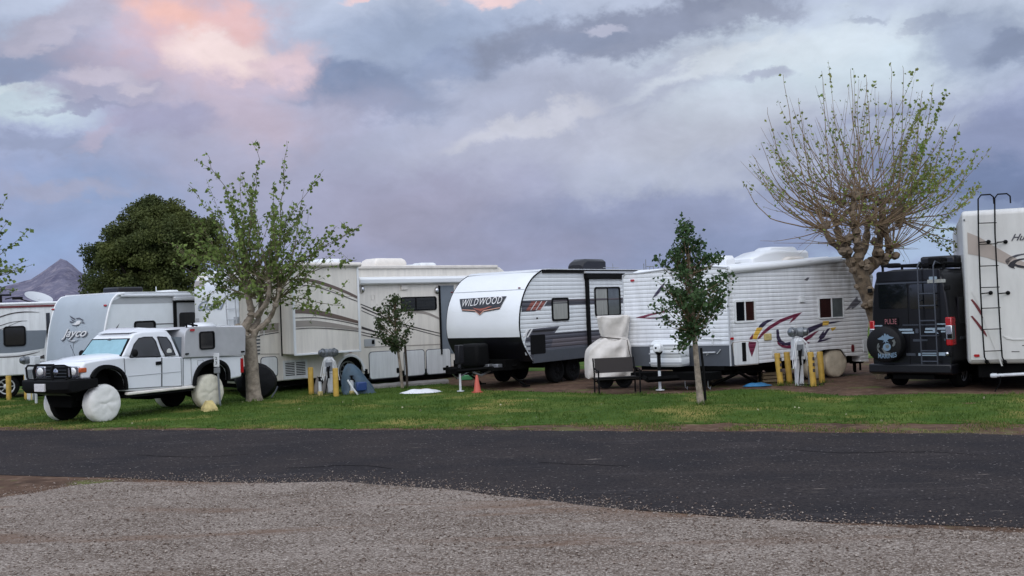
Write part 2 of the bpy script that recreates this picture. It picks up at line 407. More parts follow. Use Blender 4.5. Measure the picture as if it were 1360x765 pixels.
# ================================================================== motorhome (cream, in the middle left)
def motorhome():
    V = Veh('motorhome', 'long cream motorhome with brown swoosh stripes, slide-out room and white roof ladder', 'motorhome', 322, 29.5, 40)
    R_ = V.root; L, W, ZR, ZB = 10.1, 3.0, 3.62, .34
    sd = Face(V, (0, 0), (0, -1))
    # body profile (side) with one wheel arch
    ac, az = sd.hit(466, 497); ar = .62
    xL = sd.hit(449, 490)[0]; xR = sd.hit(481.5, 490)[0]; ac = (xL+xR)/2; ar = (xR-xL)/2
    arch = [(ac-ar*cos(a), ZB+.02+max(0, 1.08*ar*sin(a)+.12)) for a in [pi*i/14 for i in range(15)]]
    arch[0] = (ac-ar, ZB); arch[-1] = (ac+ar, ZB)
    prof = [(0, ZB)]+arch+[(L, ZB), (L+.05, 1.2), (L, 2.4), (L-.12, 3.0), (L-.35, 3.38), (L-.62, ZR-.06), (L-.9, ZR)]+[(.45, ZR), (.2, ZR-.05), (.06, ZR-.16), (0, ZR-.4)]
    MB().prism(prof, 'y', 0, W).build('body', 'cream', R_, bevel=.03)
    # dark underside
    MB().box(.3, L-.4, .25, W-.2, .18, ZB+.06).build('chassis', 'chassis', R_)
    # rear cap
    re = Face(V, (0, 0), (-1, 0), g=lambda s, z: -max(0, (z-3.0))**2*.55+.05*(1-((s+W/2)/(W/2))**2))
    m = MB(); rows = []
    for i in range(17):
        z = ZB+.1+(ZR-.02-ZB-.1)*i/16
        inset = max(0, z-3.3)**2*2.0
        rows.append([re.pt(-inset-(W-2*inset)*j/16, z, .012) for j in range(17)])
    m.loft(rows, closed=False, cap=False); m.build('rear_cap', 'white_gloss', R_)
    zb = re.hit(280, 375)[1]
    m = MB(); re.slab(m, [(-W+.02, zb-.09), (-.05, zb-.09), (-.05, zb+.08), (-W+.02, zb+.08)], 0, .05)
    m.build('rear_band', 'taupe', R_)
    z0 = re.hit(285, 432)[1]
    m = MB(); re.slab(m, [(-W+.02, z0-.02), (-.02, z0-.02), (-.02, z0+.22), (-W+.02, z0+.22)], .012, .03); m.build('lower_band', 'grey_panel', R_)
    m = MB(); m.box(-.1, .0, .05, W-.05, z0-.1, z0-.03); m.build('rear_ledge', 'black_matte', R_)
    m = MB(); m.prism([(-.14, .42), (0, .42), (0, .8), (-.14, .8)], 'y', .0, W); m.build('bumper', 'black_matte', R_, bevel=.03)
    a = re.hit(264, 412); b = re.hit(301, 399)
    text(re, 'Gold', a[0], b[0], a[1]-.02, b[1]+.02, 'text_grey', R_, .03, shear=.5)
    # ladder
    lad = MB(); ss = (re.hit(305, 390)[0], re.hit(317.5, 390)[0]); zt = 3.5; zl = z0+.0
    for s in ss:
        lad.tube([re.pt(s, zl, .1), re.pt(s, 3.0, .14), re.pt(s, zt, .15), re.pt(s, zt+.16, .0), re.pt(s, zt+.14, -.3)], .02, 6)
    for k in range(7): z = zl+.15+k*.3; lad.tube([re.pt(ss[0], z, .12), re.pt(ss[1], z, .12)], .015, 6)
    lad.build('ladder', 'alu', R_)
    # roof rail and gutters
    MB().box(.35, L-.75, -.06, .05, ZR-.08, ZR+.02).build('roof_rail', 'cream_trim', R_, bevel=.02)
    MB().box(.5, L-.75, -.02, .0, ZR-.46, ZR-.43).build('gutter', 'cream_trim', R_)
    # engine louvres at the rear corner
    lv = MB()
    for k in range(6):
        v = 446+k*4.6; sd.slab(lv, sd.px([(337.5, v), (345, v-.4), (345, v+1.6), (337.5, v+2)]), -.01, .02)
    lv.build('louvre', 'dark_grey', R_)
    # slide-out
    so = Face(V, (0, -.78), (0, -1))
    x0 = so.hit(391, 440)[0]; x1 = so.hit(477, 440)[0]
    zt, zb2 = so.hit(430, 353)[1], so.hit(430, 468.5)[1]
    s_o = MB(); s_o.box(x0, x1, -.78, .1, zb2, zt); so_ob = s_o.build('slide_out', 'cream', R_, bevel=.02)
    for (a, b, c, d) in ((x0-.035, x0+.03, zb2-.03, zt+.03), (x1-.03, x1+.035, zb2-.03, zt+.03)):
        MB().box(a, b, -.815, -.765, c, d).build('slide_trim', 'white_gloss', so_ob, bevel=.008)
    MB().box(x0-.03, x1+.03, -.813, -.765, zb2-.035, zb2+.02).build('slide_trim', 'white_gloss', so_ob, bevel=.008)
    MB().box(x0-.02, x0+.0, -.04, .0, zb2-.05, zt).build('slide_seal', 'black_matte', so_ob)
    m = MB(); m.tube([(x0-.05, -.85, zt+.03), (x1+.08, -.85, zt+.03)], .065, 10); m.build('slide_topper', 'cream_trim', so_ob)
    MB().box(x0, x1, -.83, -.05, zt, zt+.03).build('topper_fabric', 'white_paint', so_ob)
    for pts, mm, o in (([(391.5, 371, 2.5), (410, 372, 4), (430, 377, 4.5), (455, 386, 4), (476.5, 396, 3.5)], 'brown_stripe', .01),
                       ([(391.5, 378, 1), (420, 381, 1), (450, 391, 1), (476.5, 401, 1)], 'line_dark', .01),
                       ([(391.5, 414, 5), (410, 413.5, 6.5), (440, 419, 6), (476.5, 428, 3.5)], 'brown_stripe', .01),
                       ([(391.5, 422.5, 1), (420, 422, 1), (450, 426, 1), (476.5, 431.5, 1)], 'line_dark', .01),
                       ([(391.5, 430.5, 8.5), (415, 429.5, 8), (445, 432.5, 6), (476.5, 437, 3)], 'taupe', .01),
                       ([(391.5, 437, 1), (415, 435.6, 1), (445, 437, 1), (476.5, 440, 1)], 'line_dark', .012)):
        srib(so, pts, mm, so_ob, o)
    # stripes on the main wall
    for pts, mm in (([(479, 404, 1.4), (510, 416.5, 1.4)], 'line_dark'), ([(480, 408, 2), (505, 419, 1.8), (530, 429, 1.6), (560, 437, 1.4), (586, 443, 1)], 'line_dark'),
                    ([(480, 412.5, 1), (510, 425, 1), (545, 436, 1), (586, 447, 1)], 'line_dark'),
                    ([(480, 435, 3.4), (503, 442, 2)], 'line_dark'), ([(480, 441, 1.2), (510, 448, 1)], 'line_dark'), ([(480, 444.5, 1), (512, 452, 1)], 'line_dark'),
                    ([(538, 416.5, 1.5), (552, 414.3, 3.2), (568, 416.5, 3.4), (586, 424.5, 2.5)], 'taupe')):
        srib(sd, pts, mm, R_)
    srib(sd, [(344.5, 437.5, 12), (370, 434.5, 11)], 'taupe', R_, .006)
    srib(sd, [(344.5, 445.5, 1.2), (370, 441.5, 1.2)], 'line_dark', R_)
    for u in (350,): decal(sd, [(u, 430), (u+1, 430), (u+1, 445), (u, 445)], 'white_paint', R_, .01)
    # lines low on the wall
    decal(sd, [(484, 461), (588, 456.6), (588, 457.6), (484, 462)], 'taupe', R_)
    decal(sd, [(346, 469.8), (371, 469.6), (371, 470.6), (346, 470.8)], 'taupe', R_)
    # front door opening / dark screen at the awning end
    r = rect_px(sd, 584.5, 379, 604, 470); door = MB(); sd.slab(door, [(r[0], r[2]), (r[1], r[2]), (r[1], r[3]), (r[0], r[3])], -.05, .012); d = door.build('entry_door', 'slate', R_)
    m = MB(); m.box(r[0]-.03, r[0]+.02, -.05, 0, r[2], r[3]); m.build('door_frame', 'black_matte', d)
    window(sd, rect_px(sd, 532, 394, 579.5, 412.5), R_, 'glass_dark', 'black_matte', .04, .08, .42, 'glass_dark')
    # awning
    r = rect_px(sd, 477.5, 367.5, 606, 377.5, .15)
    m = MB(); m.prism([(0, r[2]+.03), (-.1, r[2]), (-.19, r[2]+.04), (-.2, r[3]-.06), (-.12, r[3]), (0, r[3]+.02)], 'x', r[0], L-.75); m.build('awning', 'white_gloss', R_, bevel=.02)
    for (u, v) in ((480.5, 384.5), (579.2, 386)):
        c = sd.hit(u, v); m = MB(); m.ball(sd.pt(c[0], c[1], .03), .075, .07, .115, 12, 8); l = m.build('porch_lamp', 'chrome', R_)
    a = rect_px(sd, 532, 378.5, 540, 385); m = MB(); sd.slab(m, [(a[0], a[2]), (a[1], a[2]), (a[1], a[3]), (a[0], a[3])], -.01, .05); m.build('bracket', 'cream_trim', R_, bevel=.01)
    a = rect_px(sd, 493, 391, 498, 398.5); m = MB(); sd.ring(m, rr(a[0], a[1], a[2], a[3], .02), rr(a[0]+.02, a[1]-.02, a[2]+.02, a[3]-.02, .01), -.01, .012); m.build('vent_cover', 'cream_trim', R_)
    # hatches
    hs = [rect_px(sd, 490.8, 467, 529.5, 502), rect_px(sd, 537, 465.5, 563.5, 498.5), rect_px(sd, 566.5, 464, 598, 496), rect_px(sd, 347, 474.5, 368, 500)]
    for a in hs:
        m = MB(); sd.slab(m, rr(a[0], a[1], a[2], a[3], .09), -.02, .018); h = m.build('hatch_door', 'white_paint', R_, bevel=.006)
        m = MB(); sd.ring(m, rr(a[0]-.022, a[1]+.022, a[2]-.022, a[3]+.022, .1), rr(a[0]+.002, a[1]-.002, a[2]+.002, a[3]-.002, .09), -.02, .01); m.build('seal', 'dark_grey', h)
    for (u, v) in ((486, 493.5), (528, 492), (593.5, 489)):
        a = rect_px(sd, u-1.8, v-3.5, u+1.8, v+3.5); m = MB(); sd.slab(m, rr(a[0], a[1], a[2], a[3], .03), -.01, .026); m.build('latch', 'black_matte', R_)
    a = rect_px(sd, 483.5, 450, 498, 460); m = MB(); sd.slab(m, rr(a[0], a[1], a[2], a[3], .03), -.01, .012); h = m.build('hatch_door', 'grey_panel', R_, bevel=.004)
    a = rect_px(sd, 493.5, 451.5, 497, 457); m = MB(); sd.slab(m, rr(a[0], a[1], a[2], a[3], .02), -.01, .02); m.build('latch', 'black_matte', R_)
    # radiator vent
    a = rect_px(sd, 376, 478, 408, 503); m = MB(); sd.ring(m, rr(a[0], a[1], a[2], a[3], .02), rr(a[0]+.06, a[1]-.06, a[2]+.1, a[3]-.05, .01), -.02, .025); v_ = m.build('vent', 'white_paint', R_)
    m = MB(); sd.slab(m, [(a[0]+.03, a[2]+.08), (a[1]-.03, a[2]+.08), (a[1]-.03, a[3]-.03), (a[0]+.03, a[3]-.03)], -.02, .004); m.build('vent_back', 'black_matte', v_)
    m = MB(); n = 8
    for k in range(n):
        z = a[2]+.13+(a[3]-a[2]-.2)*k/(n-1); sd.slab(m, [(a[0]+.05, z), (a[1]-.05, z), (a[1]-.05, z+.022), (a[0]+.05, z+.022)], -.0, .018)
    c = (a[0]+a[1])/2; sd.slab(m, [(c-.02, a[2]+.08), (c+.02, a[2]+.08), (c+.02, a[3]-.04), (c-.02, a[3]-.04)], 0, .022)
    m.build('slat', 'white_paint', v_)
    # wheel, arch lip and reflector
    m = MB(); o_, i_ = [], []
    for k in range(15):
        an = pi*k/14; o_.append((ac-(ar+.07)*cos(an), ZB+.1+1.08*(ar+.07)*sin(an))); i_.append((ac-ar*cos(an), ZB+.1+1.08*ar*sin(an)))
    sd.slab(m, o_+i_[::-1], -.01, .045); m.build('arch_lip', 'white_gloss', R_, bevel=.01)
    liner(R_, arch, .02, .7)
    wheel(R_, (ac, .12, .47), .47, .28, (0, -1, 0), 'steel')
    wheel(R_, (ac, W-.1, .47), .47, .28, (0, 1, 0), 'steel')
    for y, s in ((.12, -1), (W-.12, 1)): wheel(R_, (L-1.1, y, .47), .47, .28, (0, s, 0), 'steel')
    a = rect_px(sd, 462.5, 464.8, 467, 468.3); m = MB(); sd.slab(m, rr(a[0], a[1], a[2], a[3], .03), -.01, .03); m.build('reflector', 'red_lens', R_)
    # roof kit
    def shell(x0, x1, y0, y1, z0, h, name, m_, fr=.35):
        m = MB(); rings = []
        for t, sc in ((0, 1), (.5, 1.0), (.8, .93), (1, .78)):
            rings.append([(x0+(x1-x0)*(.5+(p-.5)*sc)+(fr*(x1-x0)*.0), y0+(y1-y0)*(.5+(q-.5)*sc), z0+h*t) for p, q in ((0, 0), (1, 0), (1, 1), (0, 1))])
        m.loft(rings); return m.build(name, m_, R_, bevel=.05, seg=3)
    sx = lambda u, y=1.2: Face(V, (0, y), (0, -1)).hit(u, 345)[0]
    shell(sx(487), sx(529), .7, 1.6, ZR, .30, 'air_conditioner', 'cream_trim')
    shell(sx(415), sx(447), .7, 1.6, ZR, .28, 'air_conditioner', 'white_paint')
    shell(sx(552), sx(573), .9, 1.5, ZR, .16, 'roof_vent', 'white_paint')
    shell(sx(537), sx(549), .9, 1.5, ZR, .1, 'roof_vent', 'white_paint')
    return V
motorhome()

# ================================================================== big black and white travel trailer
def trailer_black_white():
    V = Veh('travel_trailer', 'white travel trailer with rounded nose, black lower half and dark emblem on the nose', 'travel trailer', 692, 28.4, 52)
    R_ = V.root; W = 2.55
    sd = Face(V, (0, 0), (0, -1))
    curve = sd.px([(706, 480), (699, 468), (693, 456), (690, 443), (689, 428), (690.5, 408), (694.5, 392), (700, 379), (708, 367.5), (718, 360)])
    curve = smoothpts(curve, 3)
    ZB, ZR = curve[0][1], curve[-1][1]+.03; L = 6.9
    prof = curve+[(L, ZR), (L, ZB)]
    MB().prism(prof, 'y', 0, W).build('body', 'siding_white', R_)
    # moulded nose
    def strip(i0, i1, name, m_, off):
        rows = []
        for j in range(17):
            t = j/16; k = .05*(1-(2*t-1)**4)
            row = []
            for (x, z) in curve[i0:i1]: row.append((x-off-k, -.02+t*(W+.04), z))
            rows.append(row)
        m = MB(); m.loft(rows, closed=False, cap=False); return m.build(name, m_, R_)
    isp = min(range(len(curve)), key=lambda i: abs(curve[i][1]-sd.hit(690, 447)[1]))
    nose = strip(isp, len(curve), 'nose_cap', 'white_gloss', .03)
    nose_low = strip(0, isp+1, 'lower_nose', 'black_paint', .03)
    xz = curve[-1]
    m = MB(); m.loft([[(xz[0]-.12, y, xz[1]-.01) for y in (-.02, W+.02)], [(xz[0]+.05, y, ZR+.015) for y in (-.02, W+.02)], [(xz[0]+.6, y, ZR+.012) for y in (-.02, W+.02)]], closed=False, cap=False); m.build('nose_top', 'white_gloss', nose)
    for y in (-.025, W+.025):
        m = MB(); m.tube([(x-.01, y, z) for x, z in curve], .022, 6); m.build('edge_trim', 'black_matte', R_)
    fr = Face(V, (0, 0), (-1, 0))
    def gx(s, z):
        zz = sorted(curve, key=lambda p: p[1])
        for a, b in zip(zz, zz[1:]):
            if a[1] <= z <= b[1]:
                t = (z-a[1])/(b[1]-a[1]+1e-9); x = a[0]+(b[0]-a[0])*t; break
        else: x = zz[-1][0] if z > zz[-1][1] else zz[0][0]
        q = 2*(-s)/W-1
        return -x+.03+.05*(1-min(1, abs(q))**4)
    fr.g = gx
    # seam line
    z = fr.hit(645, 387)[1]; m = MB(); m.tube([fr.pt(-W*j/12, z, .002) for j in range(13)], .008, 4); m.build('seam', 'slate', nose)
    # emblem
    E = fr.px([(611, 397.2), (673.5, 393.2), (664, 410.5), (642, 414.5), (637.3, 419), (633.5, 414.3), (614.3, 413.3)])
    em = decal(fr, E, 'logo_black', nose, .02, 'emblem', .004, raw=True)
    a = fr.hit(612.7, 406.3); b = fr.hit(668.5, 398)
    text(fr, 'WILDWOOD', a[0]+.02, b[0]-.02, a[1]-.0, a[1]+.2, 'text_white', em, .034, weight=.002, slope=.05, spacing=1.12)
    decal(fr, fr.px([(614.6, 410.9), (631, 411.6), (637.5, 417.3), (643, 412), (665, 408), (664.6, 409), (643.5, 413.2), (637.5, 418.4), (631, 412.8), (614.6, 412)]), 'logo_line', em, .026, 'emblem_line', .018, raw=True)
    decal(fr, fr.px([(628, 408.5), (633, 411.3), (639, 413), (645, 410.6), (655, 406.5), (650, 407), (644, 409), (638, 410), (633, 409.5)]), 'logo_rust', em, .026, 'emblem_arc', .018, raw=True)
    decal(fr, fr.px([(632.5, 412), (637.5, 413.5), (643, 411.3), (637.4, 416.6)]), 'logo_rust_dark', em, .026, 'emblem_arc', .018, raw=True)
    for u, v in ((600.5, 388.3), (690, 382.5)):
        c = fr.hit(u, v); m = MB(); m.ball(fr.pt(c[0], c[1], .01), .03, .05, .022, 8, 6); m.build('marker_lamp', 'maroon_dark', nose)
    # propane box, jack, coupler
    pb = rect_px(fr, 610, 455, 645.5, 493, .75)
    m = MB(); y0 = -pb[1]; y1 = -pb[0]
    m.loft([[(-.72, y0+.1, pb[2]+.12), (-.25, y0+.1, pb[2]+.12), (-.25, y1-.28, pb[2]+.12), (-.72, y1-.28, pb[2]+.12)], [(-.78, y0+.05, pb[2]+.3), (-.22, y0+.05, pb[2]+.3), (-.22, y1-.22, pb[2]+.3), (-.78, y1-.22, pb[2]+.3)], [(-.74, y0+.08, pb[3]-.04), (-.22, y0+.08, pb[3]-.04), (-.22, y1-.26, pb[3]-.04), (-.74, y1-.26, pb[3]-.04)]]); m.build('propane_cover', 'black_matte', R_, bevel=.08, seg=3)
    jm = fr.hit(614, 508, 1.15); jy = W/2-.25
    m = MB(); m.tube([(-1.3, jy, .03), (-1.3, jy, .6)], .03, 8); m.lathe((-1.3, jy, .02), (0, 0, 1), [(.1, 0), (.1, .02), (.03, .03)], 12); m.build('jack_foot', 'post_white', R_)
    m = MB(); m.box(-1.4, -1.2, jy-.08, jy+.08, .75, 1.25); m.tube([(-1.3, jy, .5), (-1.3, jy, .8)], .045, 8); m.build('jack_motor', 'black_paint', R_, bevel=.03)
    m = MB()
    for sg in (-1, 1): m.tube([(-1.45, W/2+sg*.06-.2, .56), (.25, W/2+sg*.95, .6)], .05, 4)
    m.box(-1.7, -1.3, W/2-.28, W/2-.1, .5, .64); m.box(-.2, L, .35, W-.35, .5, ZB+.08); m.box(-.6, -.3, .3, W-.3, .52, .6)
    for x in (1.2, 4, 5.8): m.box(x, x+.08, .1, W-.1, .48, .62)
    m.build('frame', 'chassis', R_)
    m = MB(); m.tube([(-1.5, jy+.1, .52), (-1.2, jy+.2, .35), (-.8, jy+.3, .42), (-.4, jy+.3, .55)], .02, 6); m.tube([(-.9, .9, .5), (-.7, .8, .4), (-.3, .8, .5)], .03, 6); m.build('cable', 'steel', R_)
    # battery boxes / brackets
    for y in (.45, .75): m = MB(); m.box(-.42, -.2, y, y+.2, .55, .68); m.build('battery_clamp', 'steel', R_, bevel=.01)
    # stabiliser legs
    for (x, y, dx) in ((.5, .25, .0), (.9, W-.4, 0), (L-.5, .25, 0)):
        m = MB(); m.tube([(x, y+.9, .56), (x+dx, y, .06)], .035, 4); m.tube([(x, y+.25, .56), (x+dx, y+.55, .3)], .02, 4); m.box(x-.09, x+.09, y-.12, y+.05, .012, .05); m.build('stabiliser_leg', 'chassis', R_)
    # side graphics
    LZ = lambda u, v: sd.hit(u, v)[1]
    z1 = LZ(720, 398.5); z0 = LZ(720, 413)
    x_l = sd.hit(692, 410)[0]
    P = lambda pts, m_, o=.006, n='stripe': decal(sd, pts, m_, R_, o, n, -.01, raw=True)
    x0 = sd.hit(698, 400)[0]
    P([(x_l+.02, z0), (x0+.42, z0), (x0+.78, z0+.14), (L-.1, z0+.14), (L-.1, z1), (x_l+.03, z1)], 'siding_grey')
    P([(x0+.95, z0+.24), (L-.1, z0+.24), (L-.1, z0+.3), (x0+.8, z0+.3)], 'siding_decal', .009)
    P([(x0+1.0, z0+.19), (L-.1, z0+.19), (L-.1, z0+.22), (x0+.95, z0+.22)], 'siding_black', .009)
    for k in range(3):
        a = x0+.0+k*.24; P([(a, z0+.03), (a+.17, z0+.03), (a+.45, z1-.03), (a+.27, z1-.03)], 'siding_rust', .009, 'slash')
        P([(a+.19, z0+.03), (a+.22, z0+.03), (a+.51, z1-.03), (a+.47, z1-.03)], 'text_white', .011, 'slash')
    z2 = LZ(720, 437); z3 = LZ(720, 446); z4 = ZB
    # lower dark half
    xb = sd.hit(700, 470)[0]
    P([(x_l+.12, z2-.32), (x_l+.25, z2-.05), (x_l+.38, z2+.02), (x_l+1.75, z2+.05), (x_l+1.5, z2-.13), (L-.1, z2-.13), (L-.1, z4), (curve[0][0]+.06, z4), (x_l+.2, z4+.35)], 'siding_grey', .008)
    P([(x_l+.5, z2-.02), (x_l+1.6, z2-.0), (x_l+1.4, z2-.1), (x_l+.45, z2-.1)], 'siding_black', .012)
    P([(x_l+1.4, z2-.30), (L-.1, z2-.30), (L-.1, z2-.52), (x_l+1.3, z2-.52)], 'siding_decal', .011)
    P([(x_l+1.3, z2-.60), (L-.1, z2-.60), (L-.1, z2-.64), (x_l+1.3, z2-.64)], 'siding_decal', .011)
    for k in range(2): P([(x_l+.02+k*.16, z2-.2), (x_l+.09+k*.16, z2-.2), (x_l+.33+k*.16, z2+.02), (x_l+.25+k*.16, z2+.02)], 'text_white', .014, 'slash')
    for k in range(3): z = z2-.42-k*.13; P([(x_l+.13, z), (x_l+.33, z), (x_l+.33, z+.08), (x_l+.11, z+.08)], 'grey_panel', .014, 'step_mark')
    m = MB(); m.box(curve[0][0]+.08, L-.1, -.02, .05, z4-.06, z4+.28); m.build('skirt', 'dark_grey', R_, bevel=.01)
    a = rect_px(sd, 704.5, 444.5, 723.5, 470); m = MB(); sd.slab(m, rr(a[0], a[1], a[2], a[3], .04), -.01, .03); m.build('hatch_door', 'black_matte', R_, bevel=.008)
    c = sd.hit(713, 422.5); m = MB(); sd.slab(m, rr(c[0]-.03, c[0]+.03, c[1]-.02, c[1]+.02, .015), 0, .02); m.build('latch', 'black_matte', R_)
    window(sd, rect_px(sd, 732.5, 395.5, 755, 426), R_, 'glass_curtain', 'black_matte', .05, .08)
    # slide-out with dark frame
    r = rect_px(sd, 780, 368, 838, 462)
    m = MB(); m.box(r[0], L-.3, -.06, .02, r[2], r[3]); so = m.build('slide_out', 'siding_white', R_)
    so_f = Face(V, (0, -.06), (0, -1))
    m = MB(); m.box(r[0]-.07, r[0]+.03, -.09, 0, r[2]-.05, r[3]+.05); m.build('slide_seal', 'black_matte', so)
    m = MB(); m.box(r[0]-.12, L-.25, -.13, 0, r[3]-.06, r[3]+.1); m.build('slide_topper', 'black_matte', so, bevel=.02)
    m = MB(); m.box(r[0]-.16, L-.2, -.14, -.02, r[3]+.11, r[3]+.17); m.build('topper_rail', 'alu', so)
    d = lambda a0, a1, m_, o=.006: decal(so_f, [(r[0]+.05, a0), (L-.32, a0), (L-.32, a1), (r[0]+.05, a1)], m_, so, o, 'stripe', -.01, raw=True)
    d(z0+.14, z1, 'siding_grey'); d(z0+.24, z0+.3, 'siding_decal', .009); d(r[2], z2-.13, 'siding_grey'); d(z2-.52, z2-.30, 'siding_decal', .009)
    window(so_f, rect_px(so_f, 789.5, 381, 823.5, 420, 0), so, 'glass_curtain', 'black_matte', .05, .1, .5, 'glass_grey')
    # roof edge and air conditioner under a black hood
    m = MB(); m.box(curve[-1][0]+.05, L, -.05, .03, ZR-.08, ZR+.015); m.build('roof_rail', 'black_matte', R_)
    m = MB(); m.box(curve[-1][0]+.3, L, -.03, W, ZR+.0, ZR+.035); m.build('roof', 'white_paint', R_)
    ym = 1.2; f2 = Face(V, (0, ym), (0, -1)); ra = rect_px(f2, 764, 344.5, 795, 361)
    m = MB(); rings = []
    for x, s in ((0, .55), (.06, .8), (.2, 1), (.93, 1), (1, .93)):
        x_ = ra[0]+(ra[1]-ra[0])*x; h = (ra[3]-ZR)*s; rings.append([(x_, ym-.28, ZR+.03), (x_, ym-.28, ZR+h*.85), (x_, ym-.2, ZR+h), (x_, ym+.2, ZR+h), (x_, ym+.28, ZR+h*.85), (x_, ym+.28, ZR+.03)])
    m.loft(rings); m.build('air_conditioner', 'black_paint', R_, bevel=.02)
    for dx in (-.75, .72): wheel(R_, (sd.hit(752, 490)[0]+.3+dx*.55, .22, .36), .36, .22, (0, -1, 0), 'black_matte')
    for dx in (-.75, .72): wheel(R_, (sd.hit(752, 490)[0]+.3+dx*.55, W-.22, .36), .36, .22, (0, 1, 0), 'black_matte')
    for dx in (5.2, 5.3): pass
    m = MB(); m.tube([(5.6, .5, ZR), (5.6, .5, ZR+.25)], .01, 5); m.tube([(5.2, .6, ZR+.12), (6.1, .6, ZR+.12)], .012, 5); m.build('antenna', 'steel', R_)
    return V
trailer_black_white()

# ================================================================== older white ribbed trailer
def trailer_old():
    V = Veh('travel_trailer', 'older white ribbed travel trailer with maroon and yellow swooshes and a sooty rear corner', 'travel trailer', 972, 26.2, 31)
    R_ = V.root; W = 2.62
    sd = Face(V, (0, 0), (0, -1))
    A = Vector((0, 0)); B = Vector((-1.25, 2.62)); dd = (B-A).normalized(); nn = Vector((-dd.y, dd.x))  # outward (towards -x)
    fr = Face(V, (0, 0), (nn.x, nn.y)); FW = (B-A).length
    low = sd.px([(975, 486), (1029, 480), (1076, 476.5)])
    a0 = sd.hit(1081, 486)[0]; a1 = sd.hit(1126, 480)[0]; za = sd.hit(1100, 464)[1]; zb = sd.hit(1076, 476.5)[1]
    arch = [(a0, zb), (a0+.04, za-.22), (a0+.2, za-.04), (a0+.38, za), (a1-.38, za), (a1-.2, za-.04), (a1-.04, za-.22), (a1, zb)]
    rear = sd.px([(1143, 473), (1143, 480), (1153.5, 480), (1152, 448), (1154, 420), (1158, 390), (1159.5, 368), (1156, 355), (1148, 347), (1136, 343.5)])
    top = sd.px([(1110, 344.5), (972, 356)])
    prof = low+arch+rear+top
    # body: side wall swept back to the far side, front edge follows the skewed nose
    def far(p):
        x, z = p
        return (x+(B.x if x < .35 else 0), W, z)
    m = MB(); m.loft([[(x, 0, z) for x, z in prof], [far(p) for p in prof]]); m.build('body', 'siding_old', R_)
    # front panel: siding above, dark rock guard below
    zg = fr.hit(900, 459)[1]; zbt = fr.hit(965, 486)[1]; zt = prof[-1][1]
    zf = [fr.hit(u, v)[1] for u, v in ((836, 365), (842, 362), (860, 360.5), (968, 365))]
    ff = [(0, zg), (0, zt), (-.4, zt+.05), (-1.4, zt+.06), (-FW+.45, zt-.02), (-FW+.08, zf[0]+.02), (-FW, zf[0]-.06), (-FW, zg)]
    m = MB(); fr.slab(m, ff, -.3, .012); m.build('front_panel', 'siding_old', R_)
    m = MB(); fr.slab(m, [(.0, zg+.01), (-FW, zg+.01), (-FW, zbt), (-.0, zbt)], -.3, .03); gd = m.build('rock_guard', 'dark_grey', R_)
    m = MB(); fr.slab(m, [(0, zg-.01), (-FW, zg-.01), (-FW, zg+.03), (0, zg+.03)], 0, .04); m.build('guard_trim', 'alu', gd)
    m = MB(); sd.slab(m, [(-.02, zg), (.02, zg), (.16, zbt), (-.02, zbt)], -.1, .02); m.build('guard_corner', 'dark_grey', gd)
    m = MB(); m.tube([fr.pt(0, zbt, .01), fr.pt(0, zt, .01)], .025, 6); m.build('corner_trim', 'alu', R_)
    m = MB(); m.tube([fr.pt(-FW, zbt, 0), fr.pt(-FW, zf[0], 0)], .025, 6); m.build('corner_trim', 'alu', R_)
    m = MB(); m.tube([fr.pt(a, z+.01, .015) for a, z in ff[1:7]], .022, 6); m.build('top_trim', 'grey_panel', R_)
    for f_, u, v in ((fr, 840.5, 372.5), (sd, 967.5, 448.5)):
        c = f_.hit(u, v) if f_ is fr else (0.04, sd.hit(974, 449.5)[1]); m = MB(); f_.slab(m, rr(c[0]-.05, c[0]+.05, c[1]-.03, c[1]+.03, .02), 0, .05); m.build('marker_lamp', 'red_lens', R_)
    # front graphics
    decal(fr, [(844.5, 422), (862, 417), (884, 412.5), (884, 414.5), (864, 419), (856, 422), (884, 421), (884, 423), (862, 423.2)], 'old_maroon', R_, .02, 'graphic')
    decal(fr, [(866, 423), (884, 419.5), (890, 423)], 'old_navy', R_, .022, 'graphic')
    decal(fr, [(867, 396), (871, 389), (878, 380), (884, 374), (880, 384), (873, 392)], 'old_navy', R_, .022, 'graphic')
    # grab rails low on the guard
    m = MB(); p = [fr.pt(fr.hit(u, v, .08)[0], fr.hit(u, v, .08)[1], .08) for u, v in ((933.5, 468.5), (950, 468))]; m.tube(p, .022, 6); m.build('step_rail', 'alu', R_)
    m = MB(); hh = [fr.hit(u, v, .05) for u, v in ((938, 472), (941, 469.5), (952, 470), (955, 467), (957, 464))]
    m.tube([fr.pt(a, b, .05) for a, b in hh[:2]], .014, 5); m.tube([fr.pt(a, b, .05) for a, b in hh[2:]], .014, 5); m.build('hook', 'alu', R_)
    m = MB(); a = fr.hit(947, 458); b = fr.hit(947, 438); m.tube([fr.pt(a[0], a[1], .05), fr.pt(b[0], b[1], .05)], .015, 6)
    a = fr.hit(932, 450); b = fr.hit(960, 450); m.tube([fr.pt(a[0], a[1], .05), fr.pt(b[0], b[1], .05)], .012, 6); m.build('front_ladder', 'white_paint', R_)
    # propane cover on the tongue (white louvred)
    of = .85; a = rect_px(fr, 862.5, 452, 904, 487.5, of)
    P3 = lambda s, o, z: fr.pt(s, z, o)
    m = MB(); n = 5
    rings = []
    for k in range(n+1):
        z = a[2]+(a[3]-a[2])*k/n; sh = 0 if k < n else .06
        rings.append([P3(a[0]+sh, of-sh, z), P3(a[1]-sh, of-sh, z), P3(a[1]-sh, of-.55+sh, z), P3(a[0]+sh, of-.55+sh, z)])
    m.loft(rings); pc = m.build('propane_cover', 'old_box', R_, bevel=.05, seg=3)
    m = MB(); zs = [fr.hit(883, v, of)[1] for v in (459.5, 470.5, 483)]
